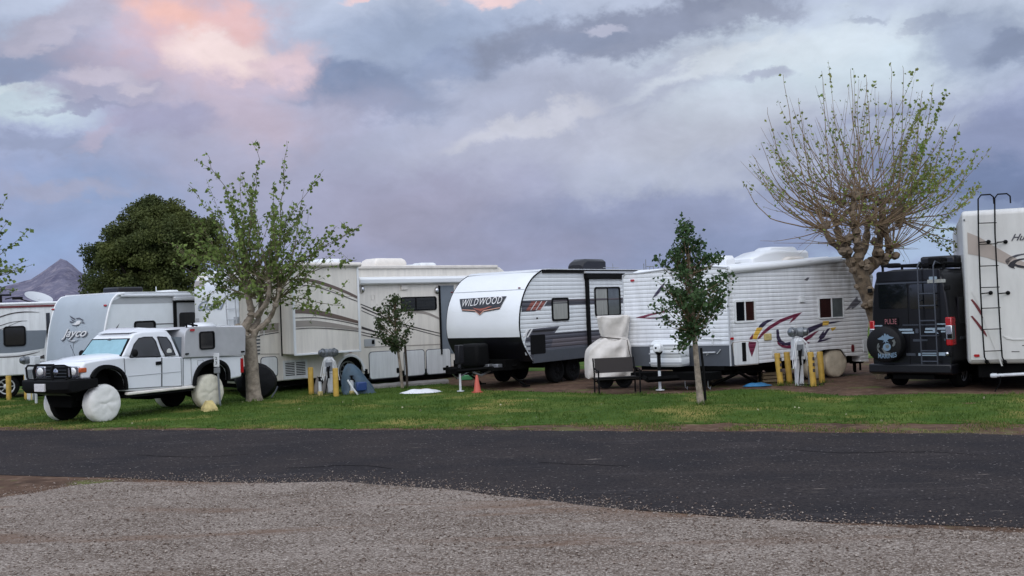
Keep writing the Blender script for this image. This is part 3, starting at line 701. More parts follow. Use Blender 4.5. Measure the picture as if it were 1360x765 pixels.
    for z in zs: m.add([P3(a[0]-.01, of+.012, z), P3(a[1]+.01, of+.012, z), P3(a[1]+.01, of+.012, z+.035), P3(a[0]-.01, of+.012, z+.035), P3(a[0]-.01, of-.02, z), P3(a[1]+.01, of-.02, z), P3(a[1]+.01, of-.02, z+.035), P3(a[0]-.01, of-.02, z+.035)], [(0, 1, 2, 3), (0, 4, 5, 1), (3, 2, 6, 7), (4, 7, 6, 5), (0, 3, 7, 4), (1, 5, 6, 2)])
    m.build('louvre', 'grey_panel', pc)
    # jack with white head
    jo = 1.15; js = fr.hit(876, 500, jo)[0]; zj = lambda v: fr.hit(876, v, jo)[1]
    m = MB(); m.tube([P3(js, jo, .02), P3(js, jo, zj(492))], .035, 8); m.lathe(P3(js, jo, .015), (0, 0, 1), [(.11, 0), (.11, .02), (.04, .03)], 14); m.build('jack_foot', 'post_white', R_)
    m = MB(); m.tube([P3(js, jo, zj(492)), P3(js, jo, zj(467))], .045, 8); m.lathe(P3(js, jo, zj(470)), (0, 0, 1), [(.04, -.03), (.1, .04), (.1, .06)], 14); m.build('jack_tube', 'black_matte', R_)
    m = MB(); rings = []
    for z, s in ((zj(468), .1), (zj(463), .11), (zj(458), .1), (zj(456.5), .06)): rings.append([P3(js-s, jo-s, z), P3(js+s*.9, jo-s, z), P3(js+s*.9, jo+s, z), P3(js-s, jo+s, z)])
    m.loft(rings); jh = m.build('jack_head', 'white_paint', R_, bevel=.03)
    m = MB(); m.lathe(P3(js-.02, jo+.1, zj(462)), (nn.x, nn.y, 0), [(.03, 0), (.028, .01)], 10); m.build('switch', 'black_matte', jh)
    # A frame and chassis
    zc = prof[0][1]; m = MB()
    for s in (-FW*.12, -FW*.88): m.tube([P3(s, 0, zc-.22), P3(-FW*.52, 1.6, zc-.22)], .07, 4)
    m.loft([[P3(-.15, .95, zc-.28), P3(-FW+.6, .95, zc-.28), P3(-FW+.6, .25, zc-.28), P3(-.15, .25, zc-.28)], [P3(-.15, .95, zc-.1), P3(-FW+.6, .95, zc-.1), P3(-FW+.6, .25, zc-.1), P3(-.15, .25, zc-.1)]])
    m.box(.05, 1.35, .3, W-.3, zc-.24, zc+.1); m.box(1.35, 5.2, .3, W-.3, zc-.2, zc+.15)
    m.loft([[(-.1, .15, zc-.1), (a0, .1, zc-.1), (a0, 2.2, zc-.1), (-1, 2.3, zc-.1)], [(-.1, .15, zc+.04), (a0, .1, zc+.04), (a0, 2.2, zc+.04), (-1, 2.3, zc+.04)]])
    m.build('frame', 'chassis', R_)
    for x in (.55,):
        m = MB(); m.tube([(x-.75, .5, .05), (x+.05, .2, zc-.15)], .04, 4); m.tube([(x-.2, .2, zc-.15), (x+.5, .25, .06)], .04, 4); m.build('stabiliser_leg', 'chassis', R_)
    for x in (1.35, 4.9): m = MB(); m.tube([(x, .4, zc-.1), (x, .4, .05)], .04, 5); m.build('stabiliser_leg', 'chassis', R_)
    m = MB()
    for k in range(3): q = P3(-.2-.3*k, 1.0, zc-.3); m.tube([q, q+Vector((.02, .02, -.14)), q+Vector((.05, -.03, -.2)), q+Vector((.07, 0, -.13))], .014, 5)
    m.build('safety_chain', 'steel', R_)
    # windows
    window(sd, rect_px(sd, 974.8, 398, 1003, 428.5), R_, 'glass_grey', 'white_paint', .05, .05, .5, 'glass_brown').children[0].data.materials[0] = MATS['glass_dark']
    window(sd, rect_px(sd, 1086.5, 394.5, 1120, 423), R_, 'glass_brown', 'white_paint', .035, .03, .52, 'glass_grey')
    # outside hatch with dark slot
    a = rect_px(sd, 974, 454, 1006.5, 484); m = MB(); sd.slab(m, rr(a[0], a[1], a[2], a[3], .04), -.01, .022); h = m.build('hatch_door', 'white_paint', R_, bevel=.008)
    m = MB(); sd.ring(m, rr(a[0]-.02, a[1]+.02, a[2]-.02, a[3]+.02, .05), rr(a[0], a[1], a[2], a[3], .04), -.01, .012); m.build('seal', 'taupe', h)
    a = rect_px(sd, 984.8, 454.8, 990, 480); m = MB(); sd.slab(m, [(a[0], a[2]), (a[1], a[2]), (a[1], a[3]), (a[0], a[3])], 0, .028); m.build('slot', 'black_matte', h)
    a = rect_px(sd, 1146, 451, 1152, 467); m = MB(); sd.slab(m, rr(a[0], a[1], a[2], a[3], .02), -.01, .02); m.build('hatch_door', 'white_paint', R_, bevel=.006)
    a = rect_px(sd, 1025, 463, 1031, 474); m = MB(); sd.slab(m, rr(a[0], a[1], a[2], a[3], .02), -.01, .02); m.build('hatch_door', 'white_paint', R_, bevel=.006)
    a = rect_px(sd, 1014.5, 443, 1024, 452); m = MB(); sd.slab(m, rr(a[0], a[1], a[2], a[3], .03), -.01, .03); m.build('inlet_cover', 'yellow_pale', R_, bevel=.008)
    a = rect_px(sd, 1061.5, 393, 1068, 401.5); m = MB(); sd.slab(m, rr(a[0], a[1], a[2], a[3], .02), -.01, .05); m.build('porch_lamp', 'white_paint', R_, bevel=.01)
    c = sd.hit(1132.3, 462.5); m = MB(); sd.slab(m, rr(c[0]-.05, c[0]+.05, c[1]-.1, c[1]+.1, .045), -.01, .02); m.build('reflector', 'maroon_dark', R_)
    # swooshes (pixels of the enlarged view)
    z6 = lambda pts: [(980+x/5.8875, 390+y/5.8875) for x, y in pts]
    for pts, mm, o in (
        ([(500, 145), (440, 160), (330, 200), (240, 255), (190, 300), (160, 340), (150, 357), (172, 350), (205, 315), (255, 275), (330, 228), (385, 203), (432, 187), (400, 232), (440, 205)], 'old_maroon', .008),
        ([(282, 198), (230, 205), (195, 222), (168, 248), (160, 265), (195, 264), (225, 232)], 'old_navy', .008),
        ([(150, 265), (132, 300), (112, 352), (145, 358), (160, 320), (192, 268)], 'old_yellow', .010),
        ([(90, 358), (95, 345), (120, 310), (115, 345), (112, 357)], 'old_maroon', .008),
        ([(80, 376), (76, 400), (88, 450), (103, 492), (122, 440), (134, 400), (136, 378)], 'old_maroon', .032),
        ([(502, 320), (505, 288), (560, 262), (660, 226), (820, 212), (745, 232), (690, 240), (640, 262), (570, 302), (520, 330)], 'old_navy', .008),
        ([(300, 285), (306, 278), (318, 282), (322, 330), (340, 365), (370, 384), (420, 372), (470, 342), (500, 322), (510, 338), (450, 378), (400, 404), (350, 402), (318, 385), (303, 350)], 'old_navy', .009),
        ([(304, 365), (312, 395), (345, 420), (390, 428), (450, 424), (510, 404), (565, 384), (530, 372), (570, 345), (632, 288), (600, 300), (520, 345), (450, 392), (380, 408), (335, 398)], 'old_maroon', .008),
        ([(664, 216), (712, 213), (704, 245), (660, 250)], 'old_yellow', .012),
        ([(724, 268), (768, 262), (756, 280), (736, 292)], 'old_yellow', .008),
        ([(620, 382), (640, 350), (630, 345), (660, 300), (676, 285), (668, 315), (700, 275), (722, 268), (700, 300), (672, 345), (650, 362), (690, 352), (735, 345), (680, 368), (640, 378)], 'old_navy', .008)):
        decal(sd, z6(pts), mm, R_, o, 'graphic')
    z7 = lambda pts: [(1100+x/6.38, 320+y/6.38) for x, y in pts]
    decal(sd, z7([(145, 590), (200, 520), (245, 468), (250, 500), (280, 512), (230, 560), (200, 578), (198, 560), (180, 572)]), 'old_grey', R_, .008, 'graphic')
    decal(sd, [(1068, 372), (1072, 368.5), (1075, 368.5), (1072, 373)], 'old_grey', R_, .008, 'graphic')
    # covered tandem wheels
    for i, (u, r) in enumerate(((1086.5, .37), (1113.5, .39))):
        x = sd.hit(u, 482)[0]; wheel(R_, (x+(.0 if i == 0 else .02), .1, r), r, .2, (0, -1, 0), cover='wheel_cloth_tan')
        wheel(R_, (x, W-.1, r), r, .2, (0, 1, 0), 'steel')
    liner(R_, arch, .02, .6)
    # roof: white roll along the edge, roof skin and boxes
    hA = sd.hit(969, 358.3, .06); hB = sd.hit(1117, 344.3, .06); rA = abs(sd.hit(969, 351.5, .06)[1]-sd.hit(969, 365, .06)[1])/2; rB = abs(sd.hit(1117, 339.5, .06)[1]-sd.hit(1117, 349, .06)[1])/2
    m = MB(); m.tube([(hA[0]-.02, -.02, hA[1]), (hA[0], -.02, hA[1]), ((hA[0]+hB[0])/2, -.02, (hA[1]+hB[1])/2), (hB[0], -.02, hB[1]), (hB[0]+.04, -.02, hB[1])], [rA*.7, rA*.85, (rA+rB)*.42, rB*.85, rB*.6], 12); m.build('awning_roll', 'white_gloss', R_)
    zr = hA[1]
    m = MB(); m.loft([[(-.05, .1, zr), (hB[0], .1, hB[1]), (hB[0], W-.1, hB[1]), (-1.2, W-.05, zr)], [(.1, .3, zr+.12), (hB[0]-.1, .3, hB[1]+.1), (hB[0]-.1, W-.3, hB[1]+.1), (-1.0, W-.3, zr+.12)]]); m.build('roof', 'white_gloss', R_, bevel=.03)
    f2 = Face(V, (0, .9), (0, -1))
    def hood(u0, v0, u1, v1, name, mm, dy=.45, slope=.3):
        a = rect_px(f2, u0, v0, u1, v1); m = MB(); dx = a[1]-a[0]; dz = a[3]-a[2]; rg = []
        for t, s in ((0, .35), (slope*.5, .8), (slope, 1), (.95, 1), (1, .8)):
            x = a[0]+dx*t; rg.append([(x, .9-dy, a[2]-.1), (x, .9-dy, a[2]+dz*s*.8), (x, .9-dy*.75, a[2]+dz*s), (x, .9+dy*.75, a[2]+dz*s), (x, .9+dy, a[2]+dz*s*.8), (x, .9+dy, a[2]-.1)])
        m.loft(rg); return m.build(name, mm, R_, bevel=.03)
    hood(983, 332, 1047, 349, 'air_conditioner', 'white_gloss', .45, .5)
    hood(1008, 328.5, 1048, 340, 'air_conditioner', 'white_gloss', .3, .2)
    hood(1021, 342, 1047, 350, 'roof_vent', 'cream_trim', .6)
    hood(1049, 333, 1063, 346, 'roof_vent', 'white_gloss', .3, .2)
    hood(953, 340, 966, 362, 'roof_vent', 'white_gloss', .3, .1)
    m = MB(); q = [f2.hit(u, v) for u, v in ((961, 350), (963, 345.5), (968, 345), (970, 350), (970, 357))]; m.tube([(a, .9, b) for a, b in q], .014, 6)
    m.tube([(q[-1][0]+.05, .9, q[0][1]), (q[-1][0]+.9, .9, q[0][1]+.02)], .01, 5); m.build('luggage_rail', 'steel', R_)
    f3 = Face(V, (-.6, 1.6), (nn.x, nn.y)); m = MB()
    for u, vt in ((857.5, 344.5), (855, 350), (863, 354), (868, 354)):
        a = f3.hit(u, vt); b = f3.hit(u, 362); m.tube([f3.pt(a[0], b[1]-.1, 0), f3.pt(a[0], a[1], 0)], .012, 5)
    a = f3.hit(859, 354); b = f3.hit(869, 354); m.tube([f3.pt(*a), f3.pt(*b)], .012, 5); m.build('antenna', 'steel', R_)
    # rear step leg seen past the corner
    m = MB(); x = sd.hit(1150, 470)[0]; m.tube([(x-.15, .3, zb), (x-.15, .3, .1)], .03, 5); m.tube([(x+.1, .3, zb), (x+.1, .3, .1)], .03, 5); m.box(x-.2, x+.15, .22, .4, .3, .33); m.build('rear_step', 'chassis', R_)
    return V
trailer_old()

# ================================================================== grey nosed trailer behind the pickup, and far-left trailer
def trailer_grey():
    V = Veh('travel_trailer', 'grey nosed white travel trailer with a bird logo, behind the white pickup', 'travel trailer', 137, 29.6, 58)
    R_ = V.root; W = 2.5; sd = Face(V, (0, 0), (0, -1))
    curve = smoothpts(sd.px([(137.5, 497), (135.5, 478), (138, 446), (141, 427), (145, 409), (149, 398.5), (155, 391.5)]), 3)
    ZR = sd.hit(215, 388.2)[1]; L = 8.0; ZB = curve[0][1]
    prof = curve+[(curve[-1][0]+.25, ZR-.03), (curve[-1][0]+.6, ZR), (L, ZR), (L, ZB)]
    MB().prism(prof, 'y', 0, W).build('body', 'jay_side', R_)
    cv = curve+[(curve[-1][0]+.25, ZR-.02)]
    rows = []
    for j in range(17):
        t = j/16; k = .16*(1-abs(2*t-1)**2.2); rows.append([(x-.025-k, -.015+t*(W+.03), z+.01) for x, z in cv])
    m = MB(); m.loft(rows, closed=False, cap=False); nose = m.build('nose_cap', 'jay_front', R_)
    m = MB(); m.box(cv[-1][0]-.15, L, 0, W, ZR-.03, ZR+.02); m.build('roof', 'white_gloss', R_)
    for y in (-.02, W+.02):
        m = MB(); m.tube([(x-.01, y, z) for x, z in cv], .035, 6); m.build('edge_trim', 'white_gloss', R_)
    def gx(s, z):
        zz = sorted(cv, key=lambda p: p[1])
        for a, b in zip(zz, zz[1:]):
            if a[1] <= z <= b[1]: x = a[0]+(b[0]-a[0])*(z-a[1])/(b[1]-a[1]+1e-9); break
        else: x = zz[-1][0] if z > zz[-1][1] else zz[0][0]
        return -x+.025+.16*(1-min(1, abs(2*(-s)/W-1))**2.2)
    fr = Face(V, (0, 0), (-1, 0), gx)
    k = 10.93
    z3 = lambda pts: [(60+x/k, 400+y/k) for x, y in pts]
    for pts, mm in (([(365, 205), (400, 225), (440, 250), (455, 275), (420, 262), (385, 240)], 'text_dark'), ([(380, 255), (430, 280), (450, 300), (410, 290)], 'text_dark'),
                    ([(370, 285), (410, 300), (430, 315), (370, 312)], 'text_dark'),
                    ([(458, 245), (510, 238), (555, 262), (562, 300), (590, 320), (540, 322), (555, 300), (540, 275), (505, 255), (470, 262)], 'text_dark'),
                    ([(400, 335), (450, 318), (475, 285), (520, 280), (530, 300), (505, 335), (450, 345)], 'text_white'),
                    ([(395, 340), (450, 350), (500, 332), (490, 352), (445, 360), (410, 352)], 'text_dark'),
                    ([(225, 552), (290, 590), (260, 585)], 'text_dark'), ([(320, 555), (360, 575), (400, 592), (440, 590), (480, 565), (520, 548), (470, 580), (440, 600), (395, 600), (350, 580)], 'text_dark'),
                    ([(370, 570), (455, 570), (440, 580), (385, 580)], 'text_white')):
        decal(fr, z3(pts), mm, nose, .03, 'bird_logo', .0)
    a = fr.hit(83.5, 446.5); b = fr.hit(117, 437)
    text(fr, 'Jayco', a[0]+.03, b[0]+.03, a[1]-.13, b[1]-.0, 'text_dark', nose, .022, shear=.4)
    text(fr, 'Jayco', a[0], b[0], a[1]-.1, b[1]+.03, 'text_white', nose, .03, shear=.4)
    for u, v in ((71.3, 411), (140.5, 405.7)):
        c = fr.hit(u, v); m = MB(); m.ball(fr.pt(c[0], c[1], .02), .04, .07, .035, 8, 6); m.build('marker_lamp', 'red_lens', nose)
    m = MB(); c = fr.hit(98, 455); m.tube([fr.pt(c[0], c[1], .01), fr.pt(c[0], c[1]-.6, .01)], .008, 4); m.build('seam', 'slate', nose)
    # hitch gear
    m = MB(); m.box(-1.1, -.4, .85, 1.55, .6, 1.18); m.build('propane_cover', 'black_matte', R_, bevel=.06)
    m = MB(); m.box(-1.35, -1.15, 1.1, 1.3, 1.0, 1.35); m.tube([(-1.25, 1.2, .05), (-1.25, 1.2, 1.0)], .04, 8); m.build('jack', 'post_white', R_, bevel=.02)
    m = MB(); m.tube([(-1.6, 1.25, .5), (.2, .3, .55)], .05, 4); m.tube([(-1.6, 1.25, .5), (.2, 2.2, .55)], .05, 4); m.box(0.1, L, .3, W-.3, .45, ZB+.05); m.build('frame', 'chassis', R_)
    # side details
    zt = sd.hit(200, 403)[1]
    decal(sd, [(curve[-1][0]-.3, zt), (3.0, zt), (3.0, ZR-.13), (curve[-1][0]+.15, ZR-.13), (curve[-1][0]-.12, ZR-.22)], 'grey_panel', R_, .006, 'upper_band', -.01, raw=True)
    m = MB(); m.box(curve[-1][0]+.1, L, -.07, .0, ZR-.13, ZR-.06); m.build('awning_rail', 'alu', R_, bevel=.02)
    m = MB(); a = rect_px(sd, 231, 394, 240, 399, .1); m.box(a[0], a[0]+1.2, -.14, 0, a[2], a[3]); m.build('awning_arm', 'alu', R_, bevel=.02)
    window(sd, rect_px(sd, 178, 426, 206.5, 447), R_, 'glass_dark', 'black_matte', .05, .1)
    a = rect_px(sd, 233, 402, 239.5, 445); m = MB(); sd.slab(m, [(a[0], .7), (a[0]+.9, .7), (a[0]+.9, a[3]), (a[0], a[3])], -.01, .03); d = m.build('entry_door', 'grey_panel', R_)
    m = MB(); m.box(a[0]-.08, a[0]+.02, -.05, 0, .7, a[3]+.03); m.box(a[0]-.08, a[0]+.95, -.05, 0, a[3], a[3]+.05); m.build('door_frame', 'black_matte', d)
    m = MB(); fd = Face(V, (0, -.03), (0, -1)); fd.slab(m, rr(a[0]+.12, a[0]+.75, 1.6, a[3]-.3, .08), -.01, .01); m.build('pane', 'glass_dark', d)
    decal(sd, [(207, 429.8), (233, 429.2), (233, 430.4), (207, 431)], 'line_dark', R_)
    decal(sd, [(149, 445), (153, 437), (158.5, 429.5), (154.5, 438), (151, 445)], 'line_dark', R_)
    f2 = Face(V, (0, 1.2), (0, -1))
    a = rect_px(f2, 81, 387, 104, 396)
    for x, dx, h, mm in ((1.3, .9, .2, 'black_paint'), (3.2, .35, .1, 'white_paint'), (5, .8, .25, 'white_paint')):
        m = MB(); m.box(x, x+dx, .9, 1.6, ZR, ZR+h); m.build('roof_vent', mm, R_, bevel=.04)
    m = MB(); m.tube([(2.6, .8, ZR), (2.6, .8, ZR+.2)], .015, 5); m.build('antenna', 'post_white', R_)
    for x in (4.4, 5.3): wheel(R_, (x, .12, .36), .36, .22, (0, -1, 0), 'alu'); wheel(R_, (x, W-.12, .36), .36, .22, (0, 1, 0), 'alu')
    return V
trailer_grey()

def trailer_far():
    V = Veh('travel_trailer', 'white travel trailer with grey band and black swoosh lines at the left edge', 'travel trailer', -70, 31.5, 24)
    R_ = V.root; sd = Face(V, (0, 0), (0, -1)); L, W = 5.3, 2.5
    ZR = sd.hit(35, 403)[1]; ZB = sd.hit(35, 498)[1]
    MB().box(0, L, 0, W, ZB, ZR).build('body', 'white_paint', R_, bevel=.04)
    m = MB(); m.box(.05, L-.05, -.03, W+.03, ZR-.04, ZR+.04); m.build('roof', 'white_gloss', R_, bevel=.03)
    m = MB(); m.box(0, L-.03, -.03, 0, ZR-.12, ZR-.06); m.build('gutter', 'maroon_dark', R_)
    MB().box(.2, L-.2, .2, W-.2, ZB-.35, ZB+.05).build('chassis', 'chassis', R_)
    q = lambda pts: [(x/5.1, 390+y/5.1) for x, y in pts]
    decal(sd, q([(-300, 300), (-100, 262), (0, 245), (180, 250), (318, 247), (300, 370), (150, 400), (0, 408), (-300, 430)]), 'slate', R_, .006, 'band')
    for pts in ([(-100, 190, 6), (0, 158, 8), (80, 134, 8), (170, 124, 7), (265, 126, 2)], [(-100, 240, 4), (0, 217, 5), (60, 198, 4), (120, 187, 3), (185, 184, 2)], [(-100, 260, 3), (0, 243, 3), (60, 220, 3), (120, 193, 2), (150, 186, 1)],
                [(-100, 425, 5), (0, 430, 7), (120, 424, 7), (200, 410, 6), (270, 392, 2)], [(235, 448, 4), (265, 436, 14), (290, 428, 22), (300, 428, 28)]):
        p = ribbon(smoothpts(pts)); decal(sd, q(p), 'line_dark', R_, .01)
    decal(sd, q(ribbon(smoothpts([(-100, 410, 14), (0, 413, 16), (120, 406, 14), (200, 392, 10), (300, 374, 3)]))), 'white_gloss', R_, .009)
    window(sd, rect_px(sd, 4.5, 433, 34.5, 460), R_, 'glass_dark', 'black_matte', .05, .1)
    window(sd, rect_px(sd, -45, 433, -20, 460), R_, 'glass_dark', 'black_matte', .05, .1)
    a = rect_px(sd, 61.5, 415.5, 66.5, 450); m = MB(); sd.slab(m, [(a[0], a[2]-.3), (a[1], a[2]-.3), (a[1], a[3]), (a[0], a[3])], 0, .02); m.build('door_window', 'glass_dark', R_)
    for x in (1.6, 2.5): wheel(R_, (x, .12, .37), .37, .22, (0, -1, 0), 'alu')
    # satellite dish, roof aerial
    f2 = Face(V, (0, 1.0), (0, -1)); c = f2.hit(51, 395.5)
    m = MB(); m.lathe((c[0], 1.0, ZR+.17), (.3, -.4, 1), [(.02, -.06), (.25, -.03), (.42, .04), (.43, .05), (.24, -.01), (.02, -.04)], 24); m.tube([(c[0], 1.0, ZR), (c[0], 1.0, ZR+.15)], .03, 6); m.build('satellite_dish', 'alu', R_)
    m = MB(); m.tube([(c[0]-.2, 1, ZR+.05), (c[0]-.7, .9, ZR+.22), (c[0]-.95, .9, ZR+.17)], .02, 5); m.box(c[0]-.75, c[0]-.45, .85, 1.1, ZR+.15, ZR+.23); m.build('antenna', 'black_matte', R_)
    c = f2.hit(1, 396); m = MB(); m.tube([(c[0], 1, ZR), (c[0], 1, ZR+.3)], .04, 6); m.tube([(c[0]-.3, 1, ZR+.3), (c[0]+.3, 1, ZR+.3)], .03, 6); m.build('vent_pipe', 'black_matte', R_)
    return V
trailer_far()
# ================================================================== pickup
def pickup():
    V = Veh('pickup_truck', 'lifted white pickup with covered wheels, black bull bar and grey camper shell', 'pickup truck', 141, 23.5, 58)
    R_ = V.root; W = 1.66
    sd = Face(V, (0, .02), (0, -1)); sr = Face(V, (0, .1), (0, -1))
    q = lambda u, v: sd.hit(u, v)
    xw0, xw1 = 0.0, q(280, 520)[0]
    belt = q(200, 474)[1]
    lo = [q(109, 503), q(108, 488), q(112, 481), q(125, 478.5), q(145, 475.5), q(164.5, 473.5), q(241, 473.5), q(243, 475), q(322.5, 472.5), q(323, 485), q(321, 500.5), q(301.5, 505)]
    xa = [q(301, 505), q(300.5, 495), q(297, 487), q(290, 482.5), q(281, 481.5), q(271, 485), q(264, 492), q(260, 502), q(258.7, 512.4)]
    si = [q(241, 514), q(182, 519.5), q(166, 519.5)]
    xb = [q(165.4, 512), q(163, 501), q(156, 493), q(146, 489.5), q(136, 490), q(128, 495), q(123, 503)]
    prof = lo+xa[1:]+si+xb
    g = lambda z: .02+max(0, z-belt)*.0+.05*max(0, (belt-.3)-z)*.4
    m = MB(); m.loft([[(x, .02, z) for x, z in prof], [(x, W-.02, z) for x, z in prof]]); body = m.build('body', 'truck_white', R_, bevel=.045, seg=3)
    # bonnet crown
    c0 = q(110, 486); c1 = q(162, 474); m = MB(); rows = []
    for x, z, ins in ((c0[0]+.0, c0[1]-.02, .12), (c0[0]+.12, c0[1]+.06, .12), ((c0[0]+c1[0])/2, (c0[1]+c1[1])/2+.085, .1), (c1[0]+.05, c1[1]+.05, .08)):
        rows.append([(x, .02+ins, z-.06), (x, .02+ins+.08, z+.0), (x, W*.35, z+.035), (x, W*.65, z+.035), (x, W-ins-.1, z+.0), (x, W-.02-ins, z-.06)])
    m.loft(rows, closed=False, cap=False); m.build('bonnet', 'truck_white', R_)
    # greenhouse
    rz = sr.hit(210, 438.5)[1]
    gy = lambda z: .03+.14*max(0, min(1, (z-belt)/(rz-belt)))
    cab = [q(163, 474), sr.hit(174.5, 449), sr.hit(180, 443), sr.hit(190, 440.5), sr.hit(224, 438.5), sr.hit(229, 446), q(240, 474)]
    m = MB(); m.loft([[(x, gy(z), z) for x, z in cab], [(x, W-gy(z), z) for x, z in cab]]); m.build('cab', 'truck_white', R_, bevel=.04, seg=3)
    a = sr.hit(177, 438.5); b = sr.hit(186, 434.5); c = sr.hit(243, 431.5); d_ = sr.hit(243, 441)
    def inc(pts, m_, name, parent, o=.012, base=-.03, ring=None):
        mb = MB()
        if ring:
            n = len(pts); vs = [(x, gy(z)-o, z) for x, z in pts]+[(x, gy(z)-o, z) for x, z in ring]+[(x, gy(z)+.02, z) for x, z in pts]+[(x, gy(z)+.02, z) for x, z in ring]
            fs = [(i, (i+1) % n, n+(i+1) % n, n+i) for i in range(n)]+[(i, (i+1) % n, 2*n+(i+1) % n, 2*n+i) for i in range(n)]
            mb.add(vs, fs)
        else: mb.loft([[(x, gy(z)-o, z) for x, z in pts], [(x, gy(z)-base, z) for x, z in pts]])
        return mb.build(name, m_, parent, smooth=False)
    S1 = lambda pts: [sr.hit(30+x/5.465, 430+y/5.465) for x, y in pts]
    S2 = lambda pts: [sr.hit(180+x/5.465, 420+y/5.465) for x, y in pts]
    # doors drawn as thin raised panels with glass
    dr = [q(164.5, 476), q(165.5, 490), q(168, 516.5), q(214, 513.5), q(214, 475)]
    m = MB(); m.loft([[(x, .012, z) for x, z in dr], [(x, .05, z) for x, z in dr]]); door = m.build('door', 'truck_white', R_, bevel=.006)
    dr2 = [q(215, 475), q(215, 513.5), q(241, 512.5), q(240, 475)]
    m = MB(); m.loft([[(x, .012, z) for x, z in dr2], [(x, .05, z) for x, z in dr2]]); m.build('rear_door', 'truck_white', R_, bevel=.006)
    w1 = smoothpts(S2([(-82, 300)]), 1) if 0 else S1([(762, 247), (775, 215), (800, 165), (835, 115), (870, 100), (925, 98), (950, 108)])+S2([(150, 200), (165, 297)])
    w1 = [sr.hit(169.5, 474.8), sr.hit(173, 467), sr.hit(178, 457), sr.hit(185, 449.5), sr.hit(192, 447.8), sr.hit(203, 447.5), sr.hit(206.5, 453), sr.hit(210.5, 473.5)]
    inc(w1, 'glass_dark', 'door_glass', R_)
    w2 = [sr.hit(210, 447.3), sr.hit(222, 448), sr.hit(226, 455), sr.hit(229.8, 471.5), sr.hit(217, 472.5), sr.hit(213, 462)]
    g2 = inc(w2, 'glass_dark', 'rear_glass', R_)
    c = sr.hit(222.5, 467); m = MB(); m.lathe((c[0], gy(c[1])-.012, c[1]), (0, -1, 0), [(.075, 0), (.07, .006)], 16); m.build('sticker', 'sticker', g2)
    # far-side glass
    for w in (w1, w2):
        m = MB(); m.loft([[(x, W-gy(z)+.01, z) for x, z in w], [(x, W-gy(z)-.02, z) for x, z in w]]); m.build('door_glass', 'glass_dark', R_, smooth=False)
    # windscreen with a reflective shade behind
    b0 = q(163, 474); b1 = sr.hit(174.5, 449); n = Vector((b1[0]-b0[0], b1[1]-b0[1])); nn = Vector((-n.y, n.x)).normalized()
    def ws(t, s, o): x = b0[0]+n.x*t+nn.x*o; z = b0[1]+n.y*t+nn.y*o; return (x, gy(z)+s*(W-2*gy(z)), z)
    m = MB(); A = [ws(.04, .02, .005), ws(.04, .98, .005), ws(.99, .99, .005), ws(.99, .01, .005)]; B = [ws(.04, .02, -.03), ws(.04, .98, -.03), ws(.99, .99, -.03), ws(.99, .01, -.03)]
    m.loft([A, B]); wsn = m.build('windscreen', 'black_matte', R_, smooth=False)
    m = MB(); rows = []
    for i in range(9):
        t = .1+.82*i/8; rows.append([ws(t, .05+.9*j/16, .014+.006*mnoise.noise(Vector((i*.8, j*.7, 0)))) for j in range(17)])
    m.loft(rows, closed=False, cap=False); m.build('sunshade', 'sunshade', wsn)
    m = MB(); m.tube([ws(.03, .25, .03), ws(.1, .55, .035)], .012, 5); m.tube([ws(.03, .62, .03), ws(.1, .9, .035)], .012, 5); m.build('wiper', 'black_matte', wsn)
    m = MB(); m.ball(ws(.93, .5, .012), .03, .09, .03); m.build('mirror_mount', 'dark_grey', wsn)
    # door mirrors
    for y, u in ((-.12, 0), (W+.12, 0)):
        x = b0[0]+.22; m = MB(); m.ball((x, y, belt+.12), .06, .1, .09, 10, 8); m.build('door_mirror', 'black_matte', R_)
    m = MB(); h = rect_px(sd, 206.5, 480, 213.5, 484.5); m.box(h[0], h[1], -.02, .05, h[2], h[3]); m.build('door_handle', 'black_matte', R_, bevel=.01)
    m = MB()
    for dd_ in (dr, dr2): m.tube([(x, .01, z) for x, z in dd_], .007, 4)
    m.tube([(x, .012, z) for x, z in (q(243, 475), q(243, 512))], .008, 4); m.build('door_gap', 'black_matte', R_)
    m = MB()
    for w in (w1, w2): m.tube([(x, gy(z)-.012, z) for x, z in w+[w[0]]], .012, 4)
    m.build('window_seal', 'black_matte', R_)
    # seam lines
    m = MB(); zz = q(200, 497)[1]; m.box(q(170, 500)[0], q(240, 500)[0], .004, .03, zz-.006, zz+.006); m.box(q(262, 490)[0]-.2, q(262, 490)[0]-.19, .0, .03, q(242, 510)[1], belt); m.build('crease', 'grey_panel', R_)
    m = MB(); zs = q(200, 516)[1]; m.box(q(168, 510)[0], q(258, 510)[0], -.02, .1, zs-.1, zs-.03); m.build('rocker_panel', 'cream', R_, bevel=.02)
    m = MB(); m.box(q(168, 510)[0], q(258, 510)[0], .05, W-.05, zs-.16, zs-.09); m.build('side_sill', 'black_matte', R_)
    # arches
    def arch(pts, y0, y1):
        mb = MB(); cx = sum(p[0] for p in pts)/len(pts); cz = min(p[1] for p in pts)
        out = [(cx+(x-cx)*1.16, cz+(z-cz)*1.16+.0) for x, z in pts]
        mb.loft([[(x, y0, z) for x, z in pts+out[::-1]], [(x, y1, z) for x, z in pts+out[::-1]]]); return mb
    A1 = smoothpts([q(165.4, 518)]+xb, 3); A2 = smoothpts(xa, 3)
    for A_ in (A1, A2):
        arch(A_, -.05, .05).build('wheel_arch', 'black_matte', R_, bevel=.01)
        arch(A_, W+.05, W-.05).build('wheel_arch', 'black_matte', R_, bevel=.01)
        xs = [p[0] for p in A_]; zs_ = [p[1] for p in A_]; liner(R_, A_, .025, .5); liner(R_, A_, W-.025, W-.5)
